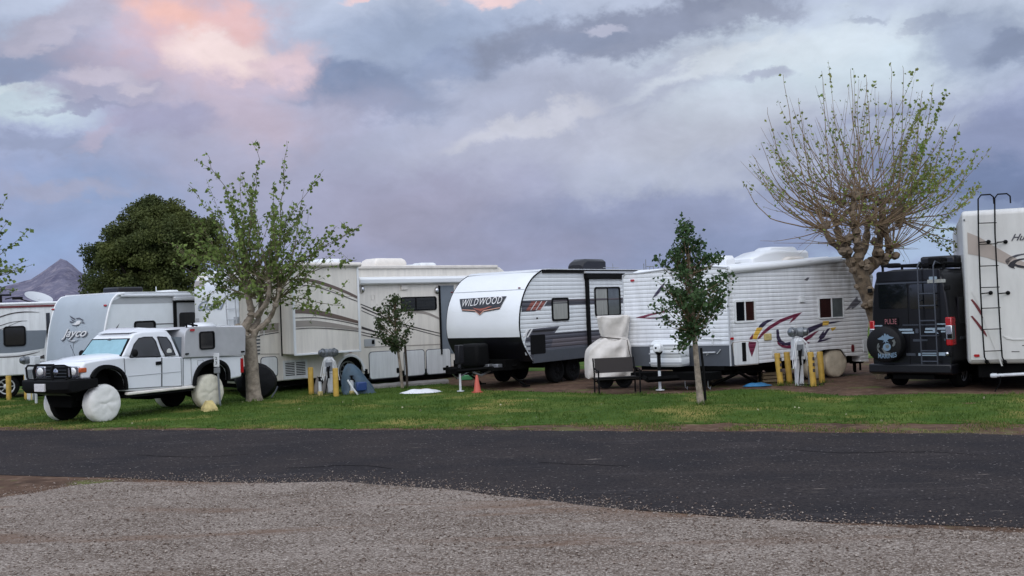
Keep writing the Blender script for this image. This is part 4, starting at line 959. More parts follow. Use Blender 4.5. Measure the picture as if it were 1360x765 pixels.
    m = MB(); m.box(-.5, 3.9, .35, W-.35, .5, .72); m.loft([[(-.55, .45, .36), (.35, .45, .36), (.35, W-.45, .36), (-.55, W-.45, .36)], [(-.6, .3, .75), (.6, .3, .75), (.6, W-.3, .75), (-.6, W-.3, .75)]]); m.box(1.6, 2.6, .5, 1.2, .34, .55); m.build('chassis', 'chassis', R_)
    m = MB()
    for x in (xw0, xw1): m.tube([(x, .15, .42), (x, W-.15, .42)], .07, 8); m.ball((x, W*.45, .42), .16, .2, .16)
    m.box(1.0, 1.9, .4, 1.1, .42, .6); m.tube([(.1, .3, .5), (1.2, .45, .5)], .03, 5); m.build('axle', 'chassis', R_)
    r = .405
    for x, y, s in ((xw0, .03, -1), (xw1, .03, -1), (xw0, W-.03, 1), (xw1, W-.03, 1)):
        wheel(R_, (x, y, r), r, .3, (0, s, 0), cover='wheel_cloth' if (x == xw0) else 'wheel_cloth_warm', wrink=.022)
    # nose: grille, lights, bumper, bull bar, skid plate
    xf = q(108, 490)[0]; fr = Face(V, (xf, .02), (-1, 0)); Wf = W-.04
    zt = fr.hit(100, 486)[1]; zb_ = fr.hit(100, 503)[1]
    m = MB(); fr.slab(m, [(-Wf*.74, zb_), (-Wf*.27, zb_), (-Wf*.27, zt), (-Wf*.74, zt)], 0, .05); gr = m.build('grille', 'black_matte', R_, bevel=.02)
    m = MB(); c = fr.pt(-Wf*.5, (zt+zb_)/2, .06); m.lathe(c, (-1, 0, 0), [(.08, 0), (.085, .01), (.06, .02)], 18); m.tube([c+Vector((-.02, -.07, 0)), c+Vector((-.02, .07, 0))], .012, 5); m.build('badge', 'chrome', gr)
    m = MB()
    for k in range(4): z = zb_+.04+(zt-zb_-.06)*k/3; fr.slab(m, [(-Wf*.73, z), (-Wf*.28, z), (-Wf*.28, z+.012), (-Wf*.73, z+.012)], .04, .065)
    m.build('grille_bar', 'dark_grey', gr)
    for a, b in ((-Wf*.255, -.04), (-Wf+.04, -Wf*.755)):
        m = MB(); fr.slab(m, rr(a, b, zb_+.03, zt-.005, .03), 0, .05); h = m.build('headlight', 'chrome', R_, bevel=.02)
        m = MB(); m.ball(fr.pt((a+b)/2, (zt+zb_)/2+.02, .05), .03, .11, .085); m.build('lens', 'lamp_glass', h)
    a = rect_px(sd, 109, 487, 117.5, 499)
    m = MB(); m.box(a[0]-.06, a[1]-.05, -.0, .08, a[2]+.07, a[3]-.02); m.build('turn_signal', 'amber', R_, bevel=.02)
    m = MB(); m.box(a[0]-.06, a[1]-.05, W-.08, W+.01, a[2]+.03, a[3]); m.build('turn_signal', 'amber', R_, bevel=.02)
    xb_ = xf-.34
    m = MB(); P = [(xb_, -.0), (xb_-.12, .22), (xb_-.14, W-.22), (xb_, W), (xf+.36, W+.06), (xf+.36, W-.05), (xf+.1, W-.3), (xf+.1, .3), (xf+.36, .05), (xf+.36, -.06)]
    P2 = [(x+(.08 if x < xf else 0), y) for x, y in P]
    m.loft([[(x, y, zb_-.30+(.10 if x > xf+.2 else 0)) for x, y in P2], [(x, y, zb_-.20) for x, y in P], [(x, y, zb_-.01) for x, y in P]])
    bp = m.build('bumper', 'black_matte', R_, bevel=.025)
    m = MB(); m.box(xb_-.165, xb_-.12, .62, .98, zb_-.25, zb_-.08); m.build('license_plate', 'plate_white', bp, bevel=.008)
    m = MB()
    xh = xb_-.02
    for y in (W*.30, W*.68): m.tube([(xh, y, zb_-.05), (xh-.04, y, zb_+.2), (xh+.02, y, zt+.04)], .035, 8)
    m.tube([(xh+.02, W*.30, zt+.04), (xh+.02, W*.68, zt+.04)], .028, 8); m.tube([(xh-.03, W*.30, zb_+.02), (xh-.03, W*.68, zb_+.02)], .022, 8)
    for y0, y1 in ((W*.30, .04), (W*.68, W-.04)):
        m.tube([(xh, y0, zt+.03), (xh+.05, (y0*.3+y1*.7), zt+.03), (xh+.1, y1, zt-.02), (xh+.12, y1, zb_+.05), (xh+.05, (y0*.3+y1*.7), zb_-.0), (xh, y0, zb_+.0)], .022, 8)
    m.build('bull_bar', 'black_matte', R_)
    m = MB(); m.loft([[(xb_+.02, .3, zb_-.28), (xb_+.02, W-.3, zb_-.28), (xb_+.06, W-.3, zb_-.3), (xb_+.06, .3, zb_-.3)], [(xf+.4, .45, .5), (xf+.4, W-.45, .5), (xf+.44, W-.45, .48), (xf+.44, .45, .48)]]); m.build('skid_plate', 'dark_grey', R_)
    # tail
    a = rect_px(sd, 319.5, 474, 323, 495); m = MB(); m.box(a[1]-.1, a[1]+.01, .01, .12, a[2], a[3]-.03); m.build('tail_light', 'red_lens', R_, bevel=.015)
    m = MB(); m.box(a[1]-.12, a[1]+.04, W-.12, W, a[2], a[3]); m.build('tail_light', 'red_lens', R_, bevel=.015)
    xr = q(322, 495)[0]; m = MB(); m.box(xr+.02, xr+.16, .05, W-.05, .72, .88); m.build('rear_bumper', 'black_matte', R_, bevel=.03)
    # camper shell
    sh = Face(V, (0, .0), (0, -1)); y0 = -.04
    cs = [sh.hit(243, 475.3), sh.hit(243.5, 448), sh.hit(245, 440), sh.hit(249, 435.5), sh.hit(256, 433.8), sh.hit(322.5, 434.0), sh.hit(325, 438), sh.hit(324.5, 471.8)]
    m = MB(); m.loft([[(x, y0, z) for x, z in cs], [(x, W-y0, z) for x, z in cs]]); m.build('camper_shell', 'shell_grey', R_, bevel=.015)
    z1 = cs[5][1]; m = MB(); x0 = cs[3][0]; x1 = cs[5][0]
    m.loft([[(x0-.1, y0+.02, z1-.1), (x1+.03, y0+.0, z1-.03), (x1+.03, W-y0, z1-.03), (x0-.1, W-y0, z1-.1)], [(x0+.0, y0+.06, z1+.03), (x1, y0+.05, z1+.04), (x1, W-y0-.05, z1+.04), (x0+.0, W-y0-.05, z1+.03)]]); m.build('shell_roof', 'truck_white', R_, bevel=.025)
    m = MB(); xm = sh.hit(287, 432)[0]; m.ball((xm, .55, z1+.06), .42, .34, .10, 18, 8); m.build('roof_vent', 'truck_white', R_)
    a2 = sr.hit(177, 440); m = MB(); m.loft([[(a2[0], .25, rz-.03), (x0+.05, .22, rz+.0), (x0+.05, W-.22, rz), (a2[0], W-.25, rz-.03)], [(a2[0]+.3, .3, rz+.08), (x0+.05, .25, z1+.0), (x0+.05, W-.25, z1+.0), (a2[0]+.3, W-.3, rz+.08)]]); m.build('roof_fairing', 'truck_white', R_, bevel=.03)
    m = MB(); cp = [sr.hit(229.5, 447.5), sh.hit(243.5, 447.5), sh.hit(243, 474.5), sr.hit(240.5, 474)]
    m.loft([[(x, .06, z) for x, z in cp], [(x, W-.06, z) for x, z in cp]]); m.build('shell_nose', 'slate', R_)
    shf = Face(V, (0, y0), (0, -1)); window(shf, rect_px(shf, 264.5, 440, 284.5, 464), R_, 'glass_dark', 'black_matte', .03, .07)
    a = rect_px(shf, 252.5, 436.8, 257.5, 440); m = MB(); shf.slab(m, rr(a[0], a[1], a[2], a[3], .015), 0, .03); m.build('marker_lamp', 'red_lens', R_)
    for u, v in ((248, 470), (322, 467)): a = rect_px(shf, u-2, v-1, u+2, v+1); m = MB(); shf.slab(m, rr(a[0], a[1], a[2], a[3], .01), 0, .03); m.build('latch', 'black_matte', R_)
    m = MB(); xa_ = sh.hit(260, 430)[0]; m.tube([(xa_, .1, z1+.02), (xa_, .12, z1+.18)], .03, 6); m.tube([(xa_-.25, .1, z1+.14), (xa_+.15, .12, z1+.08)], .022, 6); m.tube([(xa_-.2, .1, z1+.02), (xa_-.2, .1, z1+.16)], .022, 6); m.build('roof_rack', 'black_matte', R_)
    m = MB(); xc = q(122, 480)[0]; m.tube([(xc+.75, W-.05, belt), (xc+.6, W-.05, belt+.35)], .006, 4); m.build('aerial', 'black_matte', R_)
    m = MB(); a = rect_px(sd, 262, 478, 270, 485); sd.ring(m, rr(a[0], a[1], a[2], a[3], .02), rr(a[0]+.008, a[1]-.008, a[2]+.008, a[3]-.008, .015), 0, .012); m.build('fuel_door', 'grey_panel', R_)
pickup()

# ================================================================== black camper van
def van():
    V = Veh('camper_van', 'black high-roof camper van seen from behind with ladder and emblem spare wheel cover', 'camper van', 1160, 24.5, -42.9)
    R_ = V.root
    re = Face(V, (0, 0), (0, -1))
    W = re.hit(1263.5, 440)[0]; H = re.hit(1210, 357)[1]; L = 5.7
    zb = re.hit(1200, 496)[1]
    def sec(y, s=1, top=0):
        k = W/2; P = [(0.03, zb), (0.0, zb+.3), (0.0, 1.3), (.05, 2.0), (.1, H-.35), (.16, H-.16), (.3, H-.04), (.55, H), (W-.55, H), (W-.3, H-.04), (W-.16, H-.16), (W-.1, H-.35), (W-.05, 2.0), (W, 1.3), (W, zb+.3), (W-.03, zb)]
        return [((x-k)*s+k, y, zb+(z-zb)*(1-top)) for x, z in P]
    m = MB(); m.loft([sec(.0, .965, .015), sec(.05, .99, .004), sec(.12), sec(L-1.5), sec(L-1.1, .98, .05), sec(L-.35, .95, .42), sec(L-.05, .9, .5)]); m.build('body', 'van_body', R_, bevel=.02)
    g = lambda u0, v0, u1, v1: rect_px(re, u0, v0, u1, v1)
    # door glass
    for a in (g(1167, 377, 1205, 410), g(1208, 377, 1245, 410)):
        m = MB(); re.slab(m, rr(a[0], a[1], a[2], a[3], .05), -.02, .012); m.build('door_window', 'glass_dark', R_)
    a = g(1163, 374.4, 1252, 376.3); m = MB(); re.slab(m, [(a[0], a[2]), (a[1], a[2]), (a[1], a[3]), (a[0], a[3])], -.02, .018); m.build('trim_strip', 'van_trim', R_)
    a = g(1161, 359, 1252, 373); m = MB(); re.slab(m, rr(a[0]+.05, a[1]-.05, a[2], a[3], .06), -.03, .01); m.build('roof_panel', 'van_body', R_, bevel=.01)
    a = g(1229, 371.5, 1255, 375); a = rect_px(re, 1232, 371, 1256, 375.5); m = MB(); re.slab(m, rr(a[0], a[1], a[2], a[3], .015), 0, .025); m.build('brake_light', 'glass_curtain', R_)
    m = MB(); x = re.hit(1207, 430)[0]; m.box(x-.006, x+.006, -.008, .02, zb+.2, re.hit(1207, 376)[1]); m.build('door_seam', 'black_matte', R_)
    # stripes
    for u0, u1, v0, v1, mm in ((1160.5, 1172, 432, 433.6, 'van_stripe'), (1199, 1220, 431, 432.3, 'van_trim'), (1222, 1242, 430.5, 432, 'van_trim'), (1244.5, 1263, 429.5, 431, 'van_stripe'),
                               (1194, 1212, 436.6, 439.3, 'van_stripe'), (1198, 1214, 440.6, 443, 'van_stripe'), (1216, 1220, 436.5, 442.5, 'van_trim'), (1229, 1242, 435.4, 438.2, 'van_stripe'), (1228, 1242, 439.8, 442, 'van_stripe'), (1245, 1256, 435, 437.8, 'van_stripe'), (1250, 1256, 439.3, 441.3, 'van_stripe'), (1260, 1263.2, 434, 441, 'van_stripe'),
                               (1213, 1223, 450.5, 453.5, 'van_trim'), (1224, 1232, 450.5, 453, 'van_trim'), (1254, 1264, 449.5, 452.5, 'van_trim'),
                               (1204, 1216, 469, 472.5, 'van_trim'), (1220, 1223, 469, 472.5, 'van_stripe'), (1225, 1245, 468.3, 470, 'van_stripe'), (1225, 1245, 471, 472.6, 'van_stripe'), (1247, 1258, 468, 472.3, 'van_stripe')):
        a = g(u0, v0, u1, v1); m = MB(); re.slab(m, [(a[0], a[2]), (a[1], a[2]), (a[1], a[3]), (a[0], a[3])], -.02, .012); m.build('stripe', mm, R_, smooth=False)
    m = MB(); re.slab(m, re.px([(1236, 436), (1239, 436), (1247, 443), (1244, 443)]), -.01, .013); m.build('stripe', 'van_stripe', R_, smooth=False)
    # tail lights
    for (u0, u1, v0, v1, s) in ((1161, 1165.5, 426, 457, 0), (1264-1.5, 1274, 421, 459, 1)):
        x = 0.0 if s == 0 else W; z0 = re.hit(1264, v1 if s else 463)[1]; z1 = re.hit(1264, v0)[1] if s else re.hit(1163, 426)[1]
        xa, xb = (-.02, .1) if s == 0 else (W-.12, W+.025)
        m = MB(); m.box(xa, xb, -.03, .22, z0, z1); tl = m.build('tail_light', 'red_lens', R_, bevel=.025)
        m = MB(); m.box(xa-.004, xb+.004, -.036, .16, z0+(z1-z0)*.2, z0+(z1-z0)*.72); m.build('lens', 'chrome', tl, bevel=.02)
    # plate
    a = g(1174.5, 421.5, 1193.5, 432); m = MB(); re.slab(m, rr(a[0], a[1], a[2], a[3], .02), 0, .03); pl = m.build('license_plate', 'black_matte', R_)
    a = g(1176, 423.5, 1191.5, 430.5); text(re, 'PUL3E', a[0], a[1], a[2], a[3], 'text_red', pl, .034, weight=.0)
    # spare wheel with cover
    c = re.hit(1180.5, 456.5); r = (re.hit(1204.5, 456)[0]-re.hit(1157, 457)[0])/2*.985
    m = MB(); cc = (c[0], 0, c[1])
    m.lathe(cc, (0, -1, 0), [(r*.93, .0), (r, .05), (r*1.0, .22), (r*.97, .28), (r*.88, .31), (r*.5, .325), (.01, .33)], 40); sp = m.build('spare_wheel_cover', 'black_cover', R_)
    sf = Face(V, (0, -.335), (0, -1)); Z = lambda pts: [sf.hit(1150+x/9.56, 400+y/9.56) for x, y in pts]
    def d2(pts, mm, o=.004, nm='emblem'): decal(sf, Z(pts), mm, sp, o, nm, -.004, raw=True)
    d2([(145, 478), (190, 455), (215, 432), (225, 452), (232, 412), (248, 410), (256, 440), (268, 420), (300, 445), (358, 460), (330, 478), (290, 478), (270, 500), (292, 525), (262, 512), (250, 535), (240, 512), (215, 528), (232, 500), (200, 492), (165, 490)], 'emblem_blue')
    def circ(cx, cy, r_, n=20, a0=0, a1=2*pi): return [(cx+r_*cos(a0+(a1-a0)*i/n), cy+r_*sin(a0+(a1-a0)*i/n)) for i in range(n)]
    d2(circ(268, 582, 50), 'emblem_blue', .006)
    for pts in ([(250, 560), (285, 550), (300, 575), (280, 600), (255, 590)],): d2(pts, 'emblem_grey', .009)
    arc = [(258+118*cos(a), 585+105*sin(a)) for a in [radians(t) for t in range(60, 215, 10)]]; arc2 = [(258+100*cos(a), 585+86*sin(a)) for a in [radians(t) for t in range(60, 215, 10)]]
    d2(arc+arc2[::-1], 'emblem_grey')
    d2([(330, 500), (360, 485), (378, 520), (368, 560), (345, 578), (335, 560), (350, 530)], 'emblem_grey'); d2([(150, 575), (180, 560), (170, 590), (150, 610), (138, 590)], 'emblem_grey')
    d2([(200, 600), (225, 585), (255, 640), (320, 660), (300, 668), (240, 665)], 'emblem_grey', .003)
    a = Z([(160, 742), (392, 690)]); text(sf, 'MARINES', a[0][0], a[1][0], a[0][1]+.03, a[0][1]+.14, 'emblem_blue', sp, .006, weight=.02, slope=.03, arc=.02)
    # ladder
    lf = Face(V, (0, -.13), (0, -1)); m = MB(); z_ = lambda v: lf.hit(1230, v)[1]
    xs = [lf.hit(1221.5, 420)[0], lf.hit(1242.5, 420)[0]]
    for x in xs: m.tube([(x, .3, H+.08), (x, -.02, H+.14), (x, -.14, H+.04), (x, -.15, 2.2), (x, -.13, z_(487))], .016, 7); m.tube([(x, -.13, 1.2), (x, 0, 1.2)], .015, 5); m.tube([(x, -.14, 2.0), (x, 0, 2.0)], .015, 5)
    for v in (390, 406, 426, 446, 466, 480, 487): m.tube([(xs[0], -.14, z_(v)), (xs[1], -.14, z_(v))], .017, 6)
    m.build('ladder', 'van_trim', R_)
    # hinges, bumper, step, exhaust
    for v in (384, 447, 470):
        for x in (.03, W-.03): m = MB(); z = re.hit(1210, v)[1]; m.box(x-.05, x+.05, -.05, .02, z-.05, z+.05); m.build('hinge', 'black_matte', R_, bevel=.015)
    m = MB(); m.loft([[(.0, -.02, zb-.02), (W, -.02, zb-.02), (W, .3, zb-.02), (0, .3, zb-.02)], [(-.02, -.16, zb+.03), (W+.02, -.16, zb+.03), (W+.02, .3, zb+.03), (-.02, .3, zb+.03)], [(-.02, -.16, zb+.22), (W+.02, -.16, zb+.22), (W+.02, .3, zb+.22), (-.02, .3, zb+.22)]]); m.build('bumper', 'black_paint', R_, bevel=.025)
    m = MB(); m.box(.5, W-.4, -.05, .15, zb-.12, zb-.02); m.tube([(.35, -.1, zb-.1), (.35, .4, zb-.08)], .04, 8); m.build('tow_bar', 'chassis', R_)
    m = MB(); m.box(.25, W-.25, .2, L-.3, .22, zb+.05); m.build('chassis', 'chassis', R_)
    for x, s in ((.12, -1), (W-.1, 1)):
        for y in (.95, L-1.0): wheel(R_, (x, y, .36), .36, .24, (s, 0, 0), 'steel')
    # right side: rail, window, arch
    rs = Face(V, (W, 0), (1, 0)); m = MB(); rs.slab(m, [(.5, 1.45), (1.6, 1.45), (1.6, 2.05), (.5, 2.05)], -.03, .0); m.build('side_window', 'glass_dark', R_)
    m = MB(); m.box(W-.01, W+.03, .5, L-1.5, 1.1, 1.16); m.build('door_rail', 'van_trim', R_)
    # roof rack
    m = MB()
    for x in (.22, W-.22): m.tube([(x, .25, H+.1), (x, 3.8, H+.1)], .03, 6); [m.tube([(x, y, H-.04), (x, y, H+.1)], .03, 5) for y in (.3, 1.4, 2.5, 3.7)]
    for y in (.3, 1.2, 2.1, 3.0, 3.75): m.box(.2, W-.2, y-.04, y+.04, H+.08, H+.12)
    m.build('roof_rack', 'black_matte', R_)
    m = MB(); m.box(.65, W-.35, 1.4, 2.3, H+.02, H+.3); m.build('air_conditioner', 'black_paint', R_, bevel=.06)
    m = MB(); m.box(W-.6, W-.3, .35, .8, H+.05, H+.24); m.build('work_light', 'black_matte', R_, bevel=.04)
    m = MB(); m.box(.3, .55, .3, .6, H+.05, H+.16); m.build('work_light', 'black_matte', R_, bevel=.04)
    m = MB(); a = g(1240, 367, 1252, 371); re.slab(m, rr(a[0]-.1, a[1]-.12, a[2], a[3], .02), 0, .02); m.build('brand_plate', 'van_stripe', R_)
    m = MB(); m.ball((W-.1, -.03, re.hit(1264, 470)[1]), .05, .03, .05); m.build('parking_sensor', 'chrome', R_)
van()

# ================================================================== white fifth wheel at the right edge
def right_rv():
    V = Veh('fifth_wheel_trailer', 'tall white trailer rear with thin black ladder at the right edge', 'travel trailer', 1288, 22.9, -21.5)
    R_ = V.root; re = Face(V, (0, 0), (0, -1)); W = 2.5; L = 9
    zb = re.hit(1290, 484)[1]; H = re.hit(1284, 280)[1]
    m = MB(); m.prism([(0, zb+.1), (0, H-.06), (.12, H), (L, H), (L, zb), (.08, zb)], 'x', 0, W); m.build('body', 'rv_white', R_, bevel=.06, seg=4)
    a = [re.hit(1290.5, 318), re.hit(1290, 338), re.hit(1306, 344), re.hit(1330, 354), re.hit(1365, 363)]
    decal(re, [(1284.5, 308.5), (1300, 314.5), (1322, 328), (1345, 341), (1368, 352), (1400, 362), (1400, 366), (1368, 359), (1340, 352), (1310, 342), (1285.5, 337)], 'tan_swoosh', R_, .008, 'swoosh')
    for pts in ([(1290, 398, 3), (1296, 406, 4), (1303, 417, 4), (1308, 425, 1)], [(1290, 420, 3), (1298, 430, 4), (1306, 441, 4), (1310.5, 447, 1)]):
        P = smoothpts(pts); decal(re, [(u-w*.35, v) for u, v, w in P]+[(u+w*.55, v-w*.2) for u, v, w in P][::-1], 'maroon_dark', R_, .008, 'slash')
    z8 = lambda pts: [(1310+x/9.56, 290+y/9.56) for x, y in pts]
    a = re.hit(1343, 320); b = re.hit(1362, 310); text(re, 'Hu', a[0], b[0], a[1], b[1], 'text_dark', R_, .015, shear=.5)
    decal(re, z8([(240, 545), (250, 520), (310, 485), (380, 460), (480, 445), (560, 445), (560, 460), (470, 462), (400, 480), (340, 510), (300, 545), (275, 585), (250, 570)]), 'text_dark', R_, .008, 'logo')
    decal(re, z8([(272, 600), (300, 560), (350, 530), (420, 512), (480, 505), (560, 500), (560, 515), (480, 522), (430, 532), (390, 550), (365, 575), (400, 590), (480, 605), (560, 605), (560, 630), (480, 632), (400, 622), (365, 605), (350, 620), (365, 638), (320, 630), (290, 615)]), 'logo_black', R_, .010, 'logo')
    decal(re, [(1290, 387), (1300, 405), (1312, 440), (1330, 486), (1332, 486), (1314, 438), (1303, 406)], 'rv_white', R_, .02, 'crease')
    decal(re, [(1332, 446), (1337, 450), (1345, 451.5), (1400, 451), (1400, 450), (1345, 450)], 'rv_white', R_, .02, 'crease')
    for u0, u1, v in ((1343.5, 1354, 466.5), (1357.5, 1370, 458.3)): decal(re, [(u0, v), (u1, v), (u1, v+1), (u0, v+1)], 'line_dark', R_, .006, 'slot')
    a = rect_px(re, 1293.5, 470.5, 1301, 474); m = MB(); re.slab(m, rr(a[0], a[1], a[2], a[3], .02), -.01, .03); m.build('reflector', 'red_lens', R_)
    lo = .16; lf = Face(V, (0, -lo), (0, -1)); m = MB()
    rails = [[(1299, 263), (1299.5, 310), (1302, 380), (1305, 440), (1307.5, 474)], [(1321, 262), (1321.5, 310), (1325, 380), (1328.5, 440), (1331, 474)]]
    for rl in rails:
        p = [lf.hit(u, v) for u, v in rl]
        pts = [lf.pt(a, b, 0) for a, b in p]
        top = p[0]; m.tube([lf.pt(top[0]+.32, top[1]-.12, -lo-.1), lf.pt(top[0]+.3, top[1]+.0, 0), lf.pt(top[0]+.24, top[1]+.06, 0), lf.pt(top[0]+.06, top[1]+.06, 0), lf.pt(top[0]+.0, top[1]-.02, 0)]+pts[1:]+[lf.pt(p[-1][0]+.05, p[-1][1]-.12, -.05), lf.pt(p[-1][0]+.1, p[-1][1]-.15, -lo)], .016, 7)
    for v in (296, 324, 353, 381.5, 409, 437, 466):
        t = (v-262)/212; a = lf.hit(1298.7+8.8*t-1, v+.5); b = lf.hit(1321+10*t+1, v-.3); m.tube([lf.pt(*a), lf.pt(*b)], .010, 6)
    for v in (322, 390):
        for u0 in (1298.7+8.8*(v-262)/212, 1321+10*(v-262)/212):
            a = lf.hit(u0, v); m.tube([lf.pt(a[0], a[1], 0), lf.pt(a[0]+.14, a[1]+.01, -lo*.5), lf.pt(a[0]+.17, a[1]+.01, -lo)], .014, 5); m.ball(lf.pt(a[0]+.18, a[1]+.01, -lo+.02), .045, .03, .045, 8, 6)
    for u in (1311, 1335): a = lf.hit(u, 481); m.ball(lf.pt(a[0], a[1], -lo+.02), .045, .03, .045, 8, 6)
    m.build('ladder', 'black_matte', R_)
    m = MB(); c = re.hit(1285.5, 292); m.box(.03, .06, -.02, 0, c[1]-.02, c[1]+.02); m.build('rivet', 'dark_grey', R_)
    m = MB(); m.box(.2, W-.2, .2, L-.2, zb-.3, zb+.03); m.build('chassis', 'chassis', R_)
    m = MB(); zq = re.hit(1322, 499)[1]; m.tube([(.5, .05, zq), (1.2, .06, zq+.03), (W-.2, .08, zq+.05)], .035, 8); m.lathe((.5, .05, zq), (-1, 0, 0), [(.05, -.05), (.05, .05), (.03, .08)], 10); m.build('drain_pipe', 'post_white', R_)
    m = MB(); m.tube([(.62, .05, zq), (.6, -.1, zq-.15), (.5, -.3, .05), (.48, -.34, .02)], .012, 5); m.build('cable', 'chassis', R_)
    for x, s in ((.12, -1), (W-.1, 1)):
        for y in (2.4, 3.3): wheel(R_, (x, y, .38), .38, .24, (s, 0, 0), 'steel')
right_rv()

# ================================================================== small things
def bollard(u, vb, vt, label, lean=0, r=.075, m='yellow_post', grp='yellow bollards round the hook-up posts', digits=None):
    P = ground(u, vb); P.z = 0
    D = P.y; h = (vb-vt)*D/FPX*1.0
    o = empty('bollard', P, math.atan2(-P.x, P.y)*0, label, 'bollard', grp)
    mb = MB(); rings = []
    for t, s in ((0, 1), (.3, 1), (.97, 1), (.99, .95), (1, .8)):
        rings.append([(r*s*cos(a)+lean*t, r*s*sin(a), h*t) for a in [2*pi*k/18 for k in range(18)]])
    mb.loft(rings); mb.build('post', m, o)
    if digits:
        V = type('V', (), {})
        for k in range(3):
            q = MB(); z = h*(.82-.17*k); q.box(-.02, .03, -r-.003, -r+.02, z-.05, z+.03); q.build('digit', 'rope', o)
    return o
bollard(12, 531, 499, 'yellow bollard at the far left edge of the grass'); bollard(36, 531, 498, 'yellow bollard beside the meter post by the pickup bull bar')
bollard(42.5, 532, 514, 'short yellow-green stub post hard against the pickup bumper', r=.05, m='yellow_pale', grp='low stub posts')
bollard(413.5, 524, 488, 'yellow bollard left of the meter post beside the motorhome', .0); bollard(446.5, 526.5, 489, 'yellow bollard beside the slate tarp by the motorhome wheel', 0)
bollard(1037, 511.5, 469, 'yellow bollard left front of the four by the old trailer', -.06, digits=True); bollard(1049, 509, 467.5, 'yellow bollard behind the leftmost one by the old trailer', -.05)
bollard(1080.5, 513, 467.5, 'yellow bollard with dark marks just right of the meter post', -.04, digits=True); bollard(1092, 508, 467, 'yellow bollard standing before the covered tandem wheels', -.03)

def pedestal(u, vb, vt, label, two=False, hoses=True):
    P = ground(u, vb); P.z = 0; h = (vb-vt)*P.y/FPX
    o = empty('meter_post', P, radians(12), label, 'meter post', 'electric hook-up posts')
    m = MB(); m.box(-.09, .09, -.07, .07, 0, h*.72); m.build('post', 'post_white', o, bevel=.01)
    m = MB(); m.loft([[(-.14, -.1, h*.45), (.14, -.1, h*.45), (.14, .1, h*.45), (-.14, .1, h*.45)], [(-.14, -.1, h*.76), (.14, -.1, h*.76), (.14, .1, h*.76), (-.14, .1, h*.76)], [(-.1, -.02, h*.82), (.1, -.02, h*.82), (.1, .08, h*.82), (-.1, .08, h*.82)]]); b = m.build('outlet_box', 'post_white', o, bevel=.01)
    m = MB(); m.box(-.09, .09, -.112, -.1, h*.5, h*.7); m.build('flap', 'galv', b)
    for s in (-1, 1):
        c = (s*.12, 0, h*.91); m = MB(); m.lathe(c, (s*.75, -.66, 0), [(.11, -.1), (.11, .03), (.125, .03), (.125, .05)], 20); q = m.build('meter', 'galv', o)
        m = MB(); m.lathe(c, (s*.75, -.66, 0), [(.1, .04), (.1, .1), (.085, .14), (.05, .155), (.001, .16)], 20); m.build('meter_dome', 'meter_glass', q)
    if hoses:
        m = MB()
        for k, (dx, m_) in enumerate(((-.2, 0), (-.15, 0), (.17, 0), (.21, 0))):
            m.tube([(dx*.3, -.12, h*.8), (dx*.8, -.16, h*.72), (dx*1.15, -.15, h*.45), (dx*1.25+.02, -.16, h*.3), (dx*1.0, -.15, h*.34), (dx*.6, -.14, h*.6)], .011, 6)
        m.build('hose', 'white_paint', o)
        m = MB(); m.tube([(.02, -.14, h*.62), (-.06, -.18, h*.3), (-.12, -.2, .05), (.15, -.35, .03), (.5, -.3, .03)], .016, 6); m.tube([(-.03, -.13, h*.6), (-.02, -.15, h*.35)], .03, 6); m.build('cable', 'black_matte', o)
    if two:
        m = MB(); m.ball((.27, -.02, h*.5), .1, .1, .14, 10, 8); m.tube([(.27, 0, 0), (.27, 0, h*.4)], .03, 6); m.build('water_meter', 'galv', o)
    return o
pedestal(41, 532, 473, 'grey twin meter post behind the yellow bollards at the left edge', hoses=False)
pedestal(438, 523, 463, 'white twin meter post hung with hoses in front of the motorhome slide-out')
pedestal(1062, 512, 434, 'white twin meter post hung with hoses in front of the old ribbed trailer', two=True)

def spigot(u, vb, vt, label, m_='post_white'):
    P = ground(u, vb); P.z = 0; h = (vb-vt)*P.y/FPX
    o = empty('water_tap', P, 0, label, 'water tap', 'short water taps by the hook-ups')
    m = MB(); m.tube([(0, 0, 0), (0, 0, h*.8)], .045, 10); m.build('pipe', m_, o)
    m = MB(); m.tube([(0, 0, h*.78), (0, 0, h)], .03, 8); m.tube([(0, 0, h*.85), (.06, -.06, h*.83), (.09, -.09, h*.72)], .022, 7); m.lathe((0, 0, h), (0, 0, 1), [(.06, 0), (.06, .02), (.02, .03)], 12); m.build('valve', 'black_matte', o)
    m = MB(); m.lathe((0, 0, 0), (0, 0, 1), [(.075, 0), (.07, h*.22), (.05, h*.24)], 12); m.build('collar', 'yellow_pale', o)
spigot(425.5, 525, 502, 'short tap with black valve between the bollard and the meter post'); spigot(467.8, 524.5, 500, 'white striped tap standing before the slate tarp')

# leaning grey paddles of pipe insulation by the post
for u, lab in ((421, 'grey wrapped pipe stub beside the left bollard by the motorhome'), (431.5, 'grey wrapped pipe stub leaning on the hose-hung meter post')):
    P = ground(u, 523.5); P.z = 0; m = MB(); m.tube([(0, 0, 0), (.0, 0, .12), (.02, 0, .38), (.03, 0, .5)], [.09, .1, .05, .012], 10)
    o = m.build('pipe_wrap', 'concrete'); o.location = P; tag(o, lab, 'pipe wrap', 'wrapped pipe stubs')

